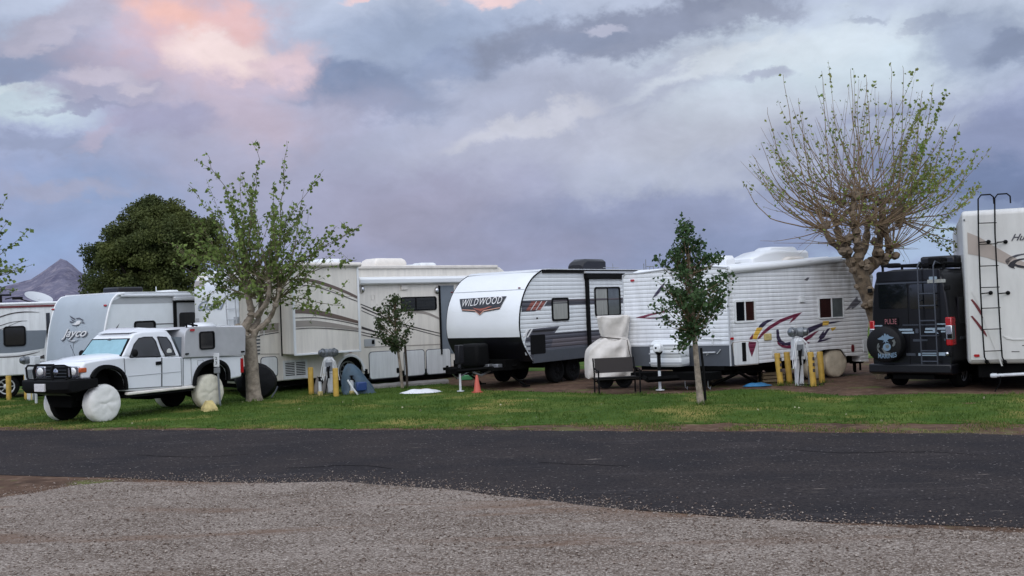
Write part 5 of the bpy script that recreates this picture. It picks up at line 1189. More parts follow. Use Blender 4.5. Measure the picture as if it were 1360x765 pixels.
def sign_post():
    P = ground(291.5, 541); P.z = 0; h = (541-469)*P.y/FPX
    o = empty('site_marker', P, radians(-6), 'slim galvanised post with a narrow white number plate in front of the pickup', 'sign post')
    m = MB(); m.tube([(0.02, 0, 0), (-.02, 0, h-.1)], .028, 8); m.build('post', 'galv', o)
    m = MB(); m.box(-.1, .05, -.045, -.02, h-.34, h); p = m.build('plate', 'post_white', o, bevel=.01)
    m = MB(); m.box(-.1, .06, -.05, -.02, h-.5, h-.36); m.build('lower_plate', 'galv', o, bevel=.01)
    F = type('FF', (), {})(); F.pt = lambda s, z, off=0: Vector((s, -.045-off, z))
    text(F, '3', -.05, .0, h-.28, h-.2, 'text_dark', p, .004, weight=.02); text(F, '2', -.05, .0, h-.17, h-.09, 'text_dark', p, .004, weight=.02)
sign_post()
P = ground(278, 546); m = MB(); s = .17
m.loft([[(-s, -s, 0), (s, -s, 0), (s, s, 0), (-s, s, 0)], [(-s*.95, -s*.95, .08), (s*.95, -s*.95, .08), (s*.95, s*.95, .08), (-s*.95, s*.95, .08)], [(-.07, -.07, .25), (.07, -.07, .25), (.07, .07, .25), (-.07, .07, .25)]])
o = m.build('concrete_block', 'yellow_pale', None, smooth=False); o.location = (P.x, P.y, 0); o.rotation_euler = (0, 0, .5); tag(o, 'small weathered yellow concrete pyramid at the foot of the number plate post', 'concrete block')

def cone():
    P = ground(634, 521.5); o = empty('traffic_cone', (P.x, P.y, 0), .3, 'faded orange traffic cone under the black nosed trailer hitch', 'traffic cone')
    h = (521.5-498)*P.y/FPX; m = MB(); m.lathe((0, 0, .025), (0, 0, 1), [(.105, 0), (.095, .02), (.03, h-.04), (.02, h-.025)], 20); m.build('cone_body', 'cone', o)
    m = MB(); m.box(-.13, .13, -.13, .13, 0, .025); m.build('base', 'cone', o, bevel=.01)
cone()

def cloth(u0, v0, u1, v1, n, h, name, m_, label, cat, seed):
    A = ground(u0, v0); B = ground(u1, v1); mid = (A+B)/2; hw = abs(B.x-A.x)/2
    P = Vector((mid.x, mid.y, 0)); m = MB(); rows = []
    for i in range(9):
        row = []
        for j in range(25):
            a = 2*pi*j/24; r = i/8; k = 1+.25*mnoise.noise(Vector((cos(a)*1.5, sin(a)*1.5, seed)))
            x = hw*r*k*cos(a); y = hw*.5*r*k*sin(a); z = .012+h*(1-r**2.2)*(.6+.9*abs(mnoise.noise(Vector((x*2.5, y*4, seed+3)))))
            row.append((x, y, z))
        rows.append(row)
    m.loft(rows, closed=False, cap=False); o = m.build(name, m_); o.location = P; tag(o, label, cat); return o
cloth(532, 523, 586, 521, 0, .13, 'white_tarp', 'white_cloth', 'crumpled white tarp lying on the grass right of the young sapling', 'tarp', 2)
cloth(983, 513.5, 1026, 512.5, 0, .1, 'blue_tarp', 'blue_tarp', 'flat bright blue tarp under the edge of the old ribbed trailer', 'tarp', 5)

def draped():
    P = ground(468, 525); o = empty('draped_gear', (P.x, P.y+.5, 0), radians(38), 'slate blue tarp draped over gear against the motorhome wheel', 'covered gear')
    m = MB(); rows = []
    for i in range(15):
        t = i/14; row = []
        for j in range(22):
            a = 2*pi*j/22; rx = .44*(1-t)**.6+.06; ry = .34*(1-t)**.7+.05
            f = 1+.16*math.sin(a*4+t*3)*(1-t)+.1*mnoise.noise(Vector((cos(a)*2, sin(a)*2, t*3)))
            row.append((rx*cos(a)*f+.12*(1-t)-.14*t, ry*sin(a)*f, .01+.82*t))
        rows.append(row)
    m.loft(rows); m.build('tarp', 'tarp_slate', o)
    m = MB(); m.box(-.2, .1, -.5, -.38, .1, .34); m.build('bin', 'blue_bin', o, bevel=.03)
    m = MB(); m.tube([(-.42, -.36, .42), (-.32, -.44, .2), (-.2, -.5, .01)], .025, 6); m.build('tent_pole', 'post_white', o)
draped()

def covered_round():
    P = ground(352, 531); o = empty('covered_gear', (P.x-.3, P.y+.35, 0), radians(25), 'bulging black vinyl cover over round gear behind the pale tree trunk', 'covered gear')
    m = MB(); rings = []
    for t, s in ((-.5, .35), (-.42, .8), (-.2, .98), (0, 1), (.25, .98), (.42, .8), (.5, .4)):
        rg = []
        for k in range(30):
            a = 2*pi*k/30; R0 = .52*s*(1+.12*mnoise.noise(Vector((cos(a)*2, sin(a)*2, t*2)))+.03*mnoise.noise(Vector((cos(a)*7, sin(a)*7, t*6))))*(1-.1*max(0, sin(a))); rg.append((t*.9+.0, R0*cos(a)*1.0, max(.01, .5+R0*sin(a))))
        rings.append([(b*1.05, a_*.8, c) for a_, b, c in rg])
    m.loft(rings); m.build('cover', 'black_cover', o)
    m = MB(); m.tube([(.3, -.42, .05), (.42, -.38, .2), (.5, -.3, .32)], .02, 5); m.build('strap', 'dark_grey', o)
covered_round()

def tan_cover():
    P = ground(806, 516); X0 = P.x; D = P.y
    o = empty('covered_machine', (X0, D+.3, 0), 0, 'tan fabric cover tied at the waist round a tall wheeled load between the trailers', 'covered machine')
    def lx(u): return (at_depth(u, 460, D+.3).x-X0)
    def lz(v, u=805): return at_depth(u, v, D+.3).z
    prof = [(506, 781, 838, .45), (503, 777, 839, .5), (480, 776.5, 838, .52), (466, 778, 837, .48), (460, 782, 837, .46), (456, 787, 836, .42), (452, 793, 835, .36), (450, 797, 834, .32), (448.5, 799, 833.5, .3), (446, 799, 834, .3), (440, 797, 835, .31), (432, 795.5, 836, .32), (425, 794.5, 837, .33), (421, 794, 837, .33), (420, 796, 835, .28)]
    prof = smoothpts(prof, 4)
    m = MB(); rings = []
    for v, u0, u1, dy in prof:
        z = max(.28, lz(v)); a, b = lx(u0), lx(u1); cx = (a+b)/2; rx = (b-a)/2; n = 64
        q9 = .05*mnoise.noise(Vector((v*.09, 1, 2)))
        rings.append([(cx+rx*(abs(cos(t))**.7)*(1 if cos(t) > 0 else -1)*(1+.035*math.sin(t*9+v*.05)), dy*(abs(sin(t))**.75)*(1 if sin(t) > 0 else -1)*(1+.10*math.sin(t*6+v*.16)+.12*mnoise.noise(Vector((t*2.5, v*.07, 4)))), z+.02*math.sin(t*5)) for t in [2*pi*k/n for k in range(n)]])
    m.loft(rings); m.build('cover', 'tan_cover', o, ang=60)
    z = lz(449.5); m = MB(); a, b = lx(798), lx(834)
    pts = [((a+b)/2+(b-a)/2*1.04*cos(t), .36*sin(t), z+.05*(-cos(t))) for t in [2*pi*k/24 for k in range(25)]]; m.tube(pts, .015, 5); m.build('rope', 'rope', o)
    m = MB(); m.tube([((a+b)/2+.3, -.33, z-.05), (b-.02, -.42, z-.35), (b+.03, -.45, z-.6)], .012, 5); m.build('rope_end', 'rope', o)
    wheel(o, (lx(801), -.3, .22), .22, .2, (0, -1, 0), 'black_matte')
    wheel(o, (lx(826), -.3, .22), .22, .2, (0, -1, 0), 'black_matte')
    m = MB(); m.box(lx(785), lx(835), -.3, .3, .24, .34); m.build('frame', 'chassis', o)
tan_cover()

def bench():
    A = ground(796, 525); B = ground(853, 525)
    o = empty('garden_bench', (A.x, A.y, 0), radians(8), 'low dark sling garden bench in front of the tan covered machine', 'bench')
    w = 1.02; d = .55
    for x in (0, w):
        m = MB(); m.tube([(x, 0, 0), (x, 0, .58), (x, d*.9, .62)], .02, 6); m.build('leg', 'black_matte', o)
        m = MB(); m.tube([(x, d*.9, 0), (x, d*.85, .5), (x, d*1.05, .86)], .02, 6); m.build('leg', 'black_matte', o)
    m = MB(); m.box(0, w, .0, d*.95, .36, .40); m.build('seat', 'sling', o, bevel=.01)
    m = MB(); m.loft([[(.03, d*.86, .5), (w-.03, d*.86, .5), (w-.03, d*.89, .5), (.03, d*.89, .5)], [(.03, d*1.03, .86), (w-.03, d*1.03, .86), (w-.03, d*1.06, .86), (.03, d*1.06, .86)]]); m.build('backrest', 'sling', o)
    m = MB(); m.tube([(0, 0, .4), (w, 0, .4)], .02, 6); m.tube([(0, d*.9, .3), (w, d*.9, .3)], .018, 6); m.build('rail', 'black_matte', o)
bench()

A = ground(484, 517); B = ground(594, 509)
m = MB(); d = (B-A).normalized(); n = Vector((-d.y, d.x, 0)); rings = []
for k in range(13):
    c = A.lerp(B, k/12); j = .02*mnoise.noise(Vector((k*.7, 0, 0)))
    rings.append([tuple(c+n*a+Vector((0, 0, b+j))) for a, b in ((-.14, 0), (-.13, .07), (-.06, .13), (.06, .13), (.13, .08), (.14, 0))])
m.loft(rings); o = m.build('parking_curb', 'concrete'); tag(o, 'long low grey concrete strip along the motorhome side', 'curb')
# wood blocks under the old trailer nose and things beyond
for (u, v, w, h, rz, lab) in ((944, 507, .45, .32, .4, 'weathered plywood board leaning under the old trailer nose'), (958, 509, .5, .12, .9, 'grey timber block on the grass under the old trailer nose')):
    P = ground(u, v); m = MB(); m.box(-w/2, w/2, -.06, .06, 0, h); o = m.build('timber_block', 'timber', None, bevel=.01); o.location = (P.x, P.y+.6, 0); o.rotation_euler = (-.25 if h > .2 else 0, 0, rz); tag(o, lab, 'timber block')
P = ground(1027, 508); m = MB()
for k in range(3): m.box(-.3, .35, -.15, .15, k*.09, k*.09+.07)
o = m.build('wheel_block', 'timber', None, bevel=.008); o.location = (P.x, P.y+.3, 0); o.rotation_euler = (0, 0, .3); tag(o, 'stacked wooden levelling planks beside the left bollard', 'planks')
P = ground(684, 503); m = MB(); m.box(-.3, .3, -.2, .2, 0, .2); o = m.build('storage_box', 'post_white', None, bevel=.03); o.location = (P.x, P.y+1.5, 0); tag(o, 'low pale box on the ground seen beneath the black and white trailer', 'box')
P = ground(618, 508); m = MB(); m.box(-.18, .18, -.15, .15, 0, .14); o = m.build('storage_bin', mat('green_bin', S(70, 140, 90), .5), None, bevel=.02); o.location = (P.x, P.y+1.2, 0); tag(o, 'small green bin on the ground behind the trailer jack and cone', 'bin')
P = ground(742, 500); m = MB(); m.box(-.17, .17, -.04, .04, .06, .46); m.box(-.2, .2, -.1, .1, 0, .06); o = m.build('notice_board', 'post_white', None, bevel=.008); o.location = (P.x, P.y+1.2, 0); tag(o, 'small white box with dark slots beneath the black and white trailer', 'utility box')
# ================================================================== trees
def leaf_mesh(P, Dn, size, name, m, parent, droop=.3):
    """P: (n,3) positions, one folded leaf each"""
    n = len(P); P = np.array(P); sz = size*(.6+.8*np.random.rand(n))[:, None]
    a = np.random.normal(size=(n, 3)); a[:, 2] -= droop; a /= np.linalg.norm(a, axis=1)[:, None]
    b = np.cross(a, np.random.normal(size=(n, 3))); b /= np.linalg.norm(b, axis=1)[:, None]
    c = np.cross(a, b)
    base = P; tip = P+a*sz; l = P+a*sz*.45+b*sz*.42+c*sz*.12; r = P+a*sz*.45-b*sz*.42+c*sz*.12
    V_ = np.stack([base, l, tip, r], 1).reshape(-1, 3)
    idx = np.arange(n)*4
    F = np.concatenate([np.stack([idx, idx+1, idx+2], 1), np.stack([idx, idx+2, idx+3], 1)])
    me = bpy.data.meshes.new(name); me.vertices.add(len(V_)); me.vertices.foreach_set('co', V_.astype(np.float32).ravel())
    me.loops.add(len(F)*3); me.loops.foreach_set('vertex_index', F.astype(np.int32).ravel())
    me.polygons.add(len(F)); me.polygons.foreach_set('loop_start', (np.arange(len(F))*3).astype(np.int32)); me.polygons.foreach_set('loop_total', np.full(len(F), 3, np.int32))
    me.update(); me.validate(); me.materials.append(MATS[m])
    o = bpy.data.objects.new(name, me); COL.objects.link(o)
    if parent: o.parent = parent
    return o
def limb(mb, pts, r0, r1, n=8, jit=.0, knob=0):
    P = smoothpts([tuple(p) for p in pts], 5); k = len(P)
    rs = [(r0+(r1-r0)*i/(k-1))*(1+jit*mnoise.noise(Vector((i*.9, r0*50, 1)))) for i in range(k)]
    mb.tube(P, rs, n)
def shoots(mb, starts, lx, rmin, rmax, lenf, upturn, n, leafP, leafdens, wander=.05, r=.014, leaf_start=.35, dirf=None):
    for i in range(n):
        s = Vector(random.choice(starts)); 
        d, Lg = dirf(s, i)
        p = s.copy(); dd = d.normalized(); steps = 9; pts = [p.copy()]
        for k in range(steps):
            dd = (dd+Vector((0, 0, upturn))+Vector((random.gauss(0, wander), random.gauss(0, wander), random.gauss(0, wander)))).normalized()
            p = p+dd*Lg/steps; pts.append(p.copy())
        mb.tube(pts, [r*(1-.8*k/steps) for k in range(steps+1)], 4, cap=False)
        for k in range(int(leafdens(s, p, i)*Lg)):
            t = leaf_start+(1-leaf_start)*random.random()**.8; x = t*steps; j = min(int(x), steps-1); q = pts[j].lerp(pts[j+1], x-j)
            leafP.append(tuple(q+Vector((random.gauss(0, .035), random.gauss(0, .035), random.gauss(0, .035)))))

def tree_left():
    P = ground(337, 533); D = P.y; base = Vector((P.x, P.y, 0))
    o = empty('pollarded_tree', base, 0, 'pollarded tree with pale trunk and leafy shoots fanning behind the pickup', 'tree', 'pollarded trees with sprouting shoots')
    def p(u, v, dy=0):
        q = at_depth(u, v, D+dy); return (q.x-base.x, q.y-base.y, q.z)
    m = MB(); m.tube([p(338, 533), p(337, 525), p(335, 500), p(333, 470), p(330, 450)], [.24, .2, .18, .18, .2], 14)
    limb(m, [p(330, 455), p(324, 445), p(328, 430), p(334, 418), p(331, 400), p(326, 380), p(329, 362)], .14, .06, 10, .5)
    limb(m, [p(334, 455), p(340, 440), p(352, 430), p(360, 420), p(366, 405, -.2), p(372, 385, -.3)], .09, .04, 8, .4)
    limb(m, [p(331, 440), p(343, 425, .3), p(347, 400, .5), p(345, 375, .6)], .09, .05, 8, .4)
    limb(m, [p(328, 450), p(319, 440), p(315, 432, -.1)], .12, .09, 8, .3)
    limb(m, [p(340, 420), p(355, 400, -.3), p(358, 375, -.4)], .08, .05, 8, .4)
    for u, v, dy, r in ((318, 441, -.12, .1), (327, 447, -.14, .08), (322, 452, -.05, .09), (366, 405, -.2, .09), (329, 362, 0, .1), (345, 375, .6, .1), (372, 385, -.3, .08), (358, 375, -.4, .08)):
        q = p(u, v, dy); m.ball(q, r, r, r*.9, 9, 7, .25)
    m.build('trunk', 'bark_pale', o)
    st = [p(329, 362), p(345, 375, .6), p(372, 385, -.3), p(358, 375, -.4), p(366, 400, -.2), p(334, 395), p(326, 382), p(345, 400, .3)]
    mb = MB(); LP = []
    def dirf(s, i):
        a = radians(random.uniform(-78, 80)); yv = random.gauss(0, .55)
        L_ = (3.0-1.0*abs(a)/1.4)*random.uniform(.7, 1.12)
        return Vector((sin(a), yv, max(cos(a), .05)+.1)), L_
    shoots(mb, st, None, 0, 0, None, .035, 88, LP, lambda s, q, i: random.uniform(8, 23), .07, .016, .2, dirf)
    # short inner sprays
    def dirf2(s, i):
        return Vector((random.gauss(0, 1), random.gauss(0, .7), random.gauss(.3, .6))), random.uniform(.5, 1.5)
    shoots(mb, st, None, 0, 0, None, .02, 40, LP, lambda s, q, i: random.uniform(10, 26), .12, .009, .15, dirf2)
    # low reaching branches
    tips = [(246, 352, -.6), (252, 385, -.8), (232, 332, -.2), (215, 322, -.3), (268, 395, -.4), (474, 345, -.2), (468, 395, -.5), (455, 408, -.3), (440, 420, -.4), (285, 405, -.6), (475, 305, .2), (250, 245, 0), (275, 200, .1), (480, 300, -.1), (430, 225, .2), (382, 186, 0), (345, 192, 0)]
    for u, v, dy in tips:
        s = Vector(random.choice(st)); e = Vector(p(u, v, dy)); mid = s.lerp(e, .5)+Vector((0, 0, .12)); pts = smoothpts([tuple(s), tuple(mid), tuple(e)], 6)
        pts = [tuple(Vector(q)+Vector([random.gauss(0, .025)]*3)) for q in pts]
        mb.tube(pts, [.017*(1-.75*k/(len(pts)-1)) for k in range(len(pts))], 4, cap=False)
        for side in range(5):
            k = random.randrange(4, len(pts)-1); q0 = Vector(pts[k]); q1 = q0+Vector((random.gauss(0, .25), random.gauss(0, .2), random.gauss(.15, .2))); mb.tube([q0, q1], [.006, .003], 3, cap=False)
            for w in range(8): LP.append(tuple(q0.lerp(q1, random.random())+Vector([random.gauss(0, .03) for _ in range(3)])))
        for k in range(int(24)): x = random.uniform(.3, 1)*(len(pts)-1); j = min(int(x), len(pts)-2); LP.append(tuple(Vector(pts[j]).lerp(Vector(pts[j+1]), x-j)+Vector([random.gauss(0, .035) for _ in range(3)])))
    mb.build('branches', 'twig_green', o); leaf_mesh(LP, None, .10, 'crown', 'leaf_left', o)
tree_left()

def tree_right():
    P = column(1166, 27.2); base = Vector((P.x, P.y, 0)); D = P.y
    o = empty('pollarded_tree', base, 0, 'big nearly bare pollarded tree with tall upright whips between old trailer and van', 'tree', 'pollarded trees with sprouting shoots')
    def p(u, v, dy=0):
        q = at_depth(u, v, D+dy); return (q.x-base.x, q.y-base.y, max(q.z, 0))
    m = MB(); m.tube([p(1176, 515), p(1172, 470), p(1166, 438), p(1156, 405), p(1148, 380), p(1141, 357)], [.22, .18, .16, .16, .19, .2], 14)
    limb(m, [p(1136, 360), p(1127, 342), p(1118, 325), p(1112, 305), p(1108, 288)], .15, .06, 10, .6)
    limb(m, [p(1140, 360), p(1140, 335, -.2), p(1137, 310, -.2), p(1133, 285, -.3), p(1134, 262, -.3)], .14, .06, 10, .6)
    limb(m, [p(1145, 370), p(1158, 350, .1), p(1166, 330, .2), p(1170, 305, .3), p(1172, 270, .3)], .15, .06, 10, .6)
    limb(m, [p(1160, 350), p(1178, 342, .1), p(1180, 325, 0), p(1176, 308, 0)], .13, .07, 10, .6)
    limb(m, [p(1137, 350), p(1150, 320, .5), p(1152, 290, .7)], .13, .07, 8, .5)
    limb(m, [p(1127, 340), p(1105, 322, -.2), p(1095, 305, -.3)], .11, .05, 8, .5)
    limb(m, [p(1172, 300, .3), p(1190, 285, .3), p(1203, 270, .2)], .12, .06, 8, .4)
    kn = [(1108, 288, 0), (1134, 262, -.3), (1172, 270, .3), (1176, 308, 0), (1152, 290, .7), (1095, 305, -.3), (1150, 262, .2), (1190, 290, .4), (1118, 270, .3), (1140, 300, -.4), (1165, 300, -.3), (1185, 330, -.1), (1125, 320, -.3)]
    for u, v, dy in kn+[(1140, 375, -.25), (1150, 395, -.2), (1132, 350, -.2), (1147, 352, -.3), (1176, 345, -.1), (1186, 338, 0), (1168, 335, -.1), (1120, 335, -.2)]:
        q = p(u, v, dy); r = random.uniform(.05, .11)
        for _ in range(3): m.ball((q[0]+random.gauss(0, .07), q[1]+random.gauss(0, .07), q[2]+random.gauss(0, .1)), r, r*.9, r*1.1, 9, 7, .4)
    limb(m, [p(1110, 300), p(1135, 275, 0), p(1175, 280, 0)], .06, .05, 6, .4)
    m.build('trunk', 'bark_brown', o)
    st = [p(u, v, dy) for u, v, dy in kn]; mb = MB(); LP = []
    def dirf(s, i):
        a = radians(random.uniform(-78, 78)); 
        # tall whips in the middle, arching wide at the sides
        L_ = (3.6-.75*abs(a))*random.uniform(.68, 1.1)
        return Vector((sin(a), random.gauss(0, .5), max(cos(a), -.05)+.05)), L_
    def dens(s, q, i):
        right = q.x > 1.0
        return random.uniform(9, 34) if (right and random.random() < .5) else random.choice([0, 2, 4, 8])
    shoots(mb, st, None, 0, 0, None, .085, 150, LP, dens, .035, .013, .35, dirf)
    def dirf3(s, i):
        a = random.choice([-1, 1])*radians(random.uniform(60, 105)); return Vector((sin(a), random.gauss(0, .4), cos(a)-.1)), random.uniform(1.0, 2.1)
    shoots(mb, st, None, 0, 0, None, .05, 36, LP, lambda s, q, i: random.choice([0, 3, 8]), .05, .015, .3, dirf3)
    def dirf4(s, i):
        sg = -1 if s.x < p(1145, 300)[0] else 1
        return Vector((sg*random.uniform(.7, 1.3), random.gauss(0, .6), random.uniform(-.05, .35))), random.uniform(1.7, 3.1)
    shoots(mb, st, None, 0, 0, None, .11, 60, LP, dens, .035, .014, .35, dirf4)
    def dirf2(s, i): return Vector((random.gauss(0, 1), random.gauss(0, .7), random.gauss(.2, .7))), random.uniform(.3, 1.3)
    shoots(mb, st, None, 0, 0, None, .02, 200, LP, lambda s, q, i: random.choice([0, 1, 3]), .14, .009, .1, dirf2)
    for u, v, dy in ((985, 240, 0), (1000, 205, .2), (1018, 142, 0), (1010, 190, -.3), (1302, 245, .1), (1298, 200, 0), (1275, 165, .2), (1290, 300, -.2), (1275, 325, -.1), (1265, 335, .2), (1183, 83, 0), (1130, 90, .2), (1240, 110, 0), (1225, 120, .1), (1092, 95, 0), (1255, 170, .3), (1060, 130, 0), (1040, 100, .1), (1200, 90, 0), (1150, 100, 0)):
        s = Vector(random.choice(st)); s = min([Vector(q) for q in st], key=lambda q: abs(q.x-p(u, v)[0])+random.random()*.6); e = Vector(p(u, v, dy)); mid = s.lerp(e, .45)+Vector(((e.x-s.x)*.22, 0, -abs(e.x-s.x)*.12)); pts = smoothpts([tuple(s), tuple(mid), tuple(e)], 7)
        mb.tube([Vector(q)+Vector((random.gauss(0, .012), 0, random.gauss(0, .012))) for q in pts], [.021*(1-.8*k/(len(pts)-1)) for k in range(len(pts))], 4, cap=False)
        nl = 45 if (u > 1225 and v > 100) else 10
        for k in range(nl): x = random.uniform(.45, 1)*(len(pts)-1); j = min(int(x), len(pts)-2); LP.append(tuple(Vector(pts[j]).lerp(Vector(pts[j+1]), x-j)+Vector([random.gauss(0, .05) for _ in range(3)])))
    mb.build('branches', 'twig', o); leaf_mesh(LP, None, .078, 'crown', 'leaf_right', o)
tree_right()

def tree_small():
    P = ground(931, 537); base = Vector((P.x, P.y, 0)); D = P.y
    o = empty('young_tree', base, 0, 'young dark-leaved tree with slender pale stem and stake on the lawn', 'tree')
    def p(u, v, dy=0):
        q = at_depth(u, v, D+dy); return Vector((q.x-base.x, q.y-base.y, max(q.z, 0)))
    m = MB(); m.tube([p(931, 538), p(929, 520), p(926, 490), p(923.5, 460), p(921, 430), p(920, 400), p(917, 360), p(912, 320), p(911, 300)], [.085, .07, .06, .055, .045, .04, .03, .02, .008], 10); m.build('trunk', 'bark_pale', o)
    m = MB(); m.tube([p(937, 537, .12), p(935, 500, .12), p(931, 462, .1)], .028, 7); st = m.build('stake', 'black_matte', o)
    mb = MB(); LP = []
    cl = []
    # crown outline (u half widths by v)
    rows = [(296, 912, 4), (305, 910, 16), (320, 913, 24), (335, 914, 34), (350, 918, 40), (365, 922, 46), (380, 922, 47), (395, 920, 46), (410, 918, 42), (425, 918, 34), (440, 914, 24), (455, 912, 12), (470, 903, 4)]
    for k in range(165):
        i = random.choices(range(len(rows)-1), weights=[(rows[j][2]+rows[j+1][2]) for j in range(len(rows)-1)])[0]; t = random.random()
        v = rows[i][0]*(1-t)+rows[i+1][0]*t; uc = rows[i][1]*(1-t)+rows[i+1][1]*t; hw = rows[i][2]*(1-t)+rows[i+1][2]*t
        a = random.uniform(0, 2*pi); r = random.random()**.5*random.choice([.8, 1, 1.12])
        e = p(uc+hw*1.17*r*cos(a), v, hw/62*r*sin(a)*.95)
        stem = p(920-(430-min(v, 430))*.06, min(v+random.uniform(15, 45), 440))
        mb.tube([stem, stem.lerp(e, .6)+Vector((0, 0, -.04)), e], [.011, .007, .003], 4, cap=False)
        dirn = (e-stem).normalized()
        for _ in range(random.randint(16, 48)):
            w = abs(random.gauss(0, .16)); q = e-dirn*w*1.0+Vector([random.gauss(0, .065) for _ in range(3)])+Vector((0, 0, .05)); LP.append(tuple(q))
    mb.build('branches', 'twig', o); leaf_mesh(LP, None, .074, 'crown', 'leaf_small', o, droop=-.2)
tree_small()

def sapling():
    P = ground(540, 515.5); base = Vector((P.x, P.y, 0)); D = P.y
    o = empty('sapling', base, 0, 'thin young sapling with two stems before the motorhome hatches', 'sapling')
    def p(u, v, dy=0):
        q = at_depth(u, v, D+dy); return Vector((q.x-base.x, q.y-base.y, max(q.z, 0)))
    m = MB(); m.tube([p(534.5, 516), p(532, 490), p(528, 462), p(525, 435), p(523, 400)], [.045, .04, .035, .025, .01], 8); m.build('trunk', 'bark_pale', o)
    m = MB(); m.tube([p(541, 515, .1), p(540, 488, .1), p(538, 460, .1)], .035, 8); m.build('stake', 'bark_dark', o)
    mb = MB(); LP = []
    for k in range(75):
        v = random.uniform(392, 466); t = (v-392)/74; hw = 6+26*math.sin(pi*min(t*1.05, 1))**.8; uc = 524-4*math.sin(pi*t) if t < .7 else 526
        a = random.uniform(0, 2*pi); r = random.random()**.55; e = p(uc+hw*r*cos(a), v, hw/47*r*sin(a)); s = p(527-(462-min(v+20, 462))*.06, min(v+25, 462)); mb.tube([s, e], [.008, .003], 4, cap=False)
        for _ in range(random.randint(14, 34)): LP.append(tuple(e+(s-e)*abs(random.gauss(0, .18))+Vector([random.gauss(0, .05) for _ in range(3)])))
    mb.build('branches', 'twig', o); leaf_mesh(LP, None, .075, 'crown', 'leaf_sapling', o)
sapling()

def tree_far():
    D = 62; P = column(210, D); base = Vector((P.x, P.y, 0))
    o = empty('evergreen_tree', base, 0, 'big dense dark evergreen dome rising behind the trailers on the left', 'tree')
    s_ = D/FPX
    m = MB(); m.tube([(0, 0, 0), (.1, 0, 2), (0, 0, 4)], [.5, .4, .3], 10)
    for k in range(9): a = 2*pi*k/9; m.tube([(0, 0, 2), (1.5*cos(a), 1.5*sin(a), 4), (3*cos(a), 2.6*sin(a), 6)], [.2, .12, .04], 6)
    m.build('trunk', 'bark_dark', o)
    # crown: many clumps over and inside a dome
    def zt(v, u=200): return HC+(408-(u-680)*.038-v)*s_
    out = [(106, 345), (112, 325), (130, 315), (140, 300), (160, 283), (180, 272), (197, 262), (205, 259), (228, 265), (245, 278), (262, 285), (282, 292), (292, 300), (300, 318), (304, 345)]
    LP = []; clumps = []
    for k in range(620):
        u, v = random.choice(out); t = random.random()**.33
        cu, cv = 203, 372
        a = random.uniform(-1, 1)
        j = random.uniform(0, len(out)-1.001); i = int(j); f = j-i
        uu = out[i][0]*(1-f)+out[i+1][0]*f; vv = out[i][1]*(1-f)+out[i+1][1]*f
        ph = random.uniform(-pi/2, pi/2)*.98
        # rotate outline point round the vertical axis
        R0 = (uu-cu)*s_*.9; x = R0*cos(ph)*t; y = -abs(R0)*sin(ph)*t*.9; z = zt(cv)+(zt(vv)-zt(cv))*t*random.uniform(.75, 1)
        if random.random() < .25: x = random.uniform(-3.6, 3.6); y = random.uniform(-3, 2.5); z = random.uniform(2.5, 5)
        clumps.append((x, y, z, random.uniform(.35, .75)))
    for i in range(len(out)-1):
        for f in (0, .5):
            uu = out[i][0]*(1-f)+out[i+1][0]*f; vv = out[i][1]*(1-f)+out[i+1][1]*f
            clumps.append(((uu-203)*s_*.92*random.uniform(.88, 1.02), random.uniform(-.5, .5), zt(vv)-.35+random.uniform(-.35, .3), random.uniform(.2, .6)))
    for x, y, z, r in clumps:
        for _ in range(int(260*r/.5)):
            q = Vector([random.gauss(0, 1) for _ in range(3)]).normalized()*r*random.random()**.4; LP.append((x+q.x, y+q.y, z+q.z*.8))
    leaf_mesh(LP, None, .125, 'crown', 'leaf_dark', o)
tree_far()

def tree_edge():
    P = column(-95, 27); base = Vector((P.x, P.y, 0)); D = P.y
    o = empty('pollarded_tree', base, 0, 'leafy branches of a tree reaching in at the left edge', 'tree', 'pollarded trees with sprouting shoots')
    def p(u, v, dy=0):
        q = at_depth(u, v, D+dy); return (q.x-base.x, q.y-base.y, q.z)
    m = MB(); m.tube([(0, 0, 0), (.05, 0, 1.2), (.1, 0, 2.2), (.1, 0, 2.9)], [.27, .22, .2, .22], 12); limb(m, [(.1, 0, 2.2), (.5, 0, 3.0), (.8, .1, 3.5)], .12, .07); limb(m, [(.1, 0, 2.3), (-.5, 0, 3.2), (-.6, .1, 3.8)], .12, .07); m.build('trunk', 'bark_pale', o)
    st = [(.8, .1, 3.5), (.1, 0, 2.9), (-.6, .1, 3.8)]; mb = MB(); LP = []
    def dirf(s, i):
        a = radians(random.uniform(-75, 75)); return Vector((sin(a), random.gauss(0, .5), cos(a)+.1)), random.uniform(1.3, 2.6)
    shoots(mb, st, None, 0, 0, None, .03, 30, LP, lambda s, q, i: random.uniform(9, 22), .07, .015, .2, dirf)
    for u, v, dy in ((42, 352, 0), (38, 345, .2), (18, 372, -.3), (10, 260, 0), (8, 305, .2), (12, 292, -.2), (30, 358, .1), (5, 345, 0), (22, 385, 0), (3, 325, .1)):
        s = Vector(st[0]); e = Vector(p(u, v, dy)); pts = smoothpts([tuple(s), tuple(s.lerp(e, .5)+Vector((0, 0, -.1))), tuple(e)], 6); mb.tube(pts, [.015*(1-.75*k/(len(pts)-1)) for k in range(len(pts))], 4, cap=False)
        for k in range(26): x = random.uniform(.35, 1)*(len(pts)-1); j = min(int(x), len(pts)-2); LP.append(tuple(Vector(pts[j]).lerp(Vector(pts[j+1]), x-j)+Vector([random.gauss(0, .04) for _ in range(3)])))
    mb.build('branches', 'twig_green', o); leaf_mesh(LP, None, .11, 'crown', 'leaf_left', o)
tree_edge()

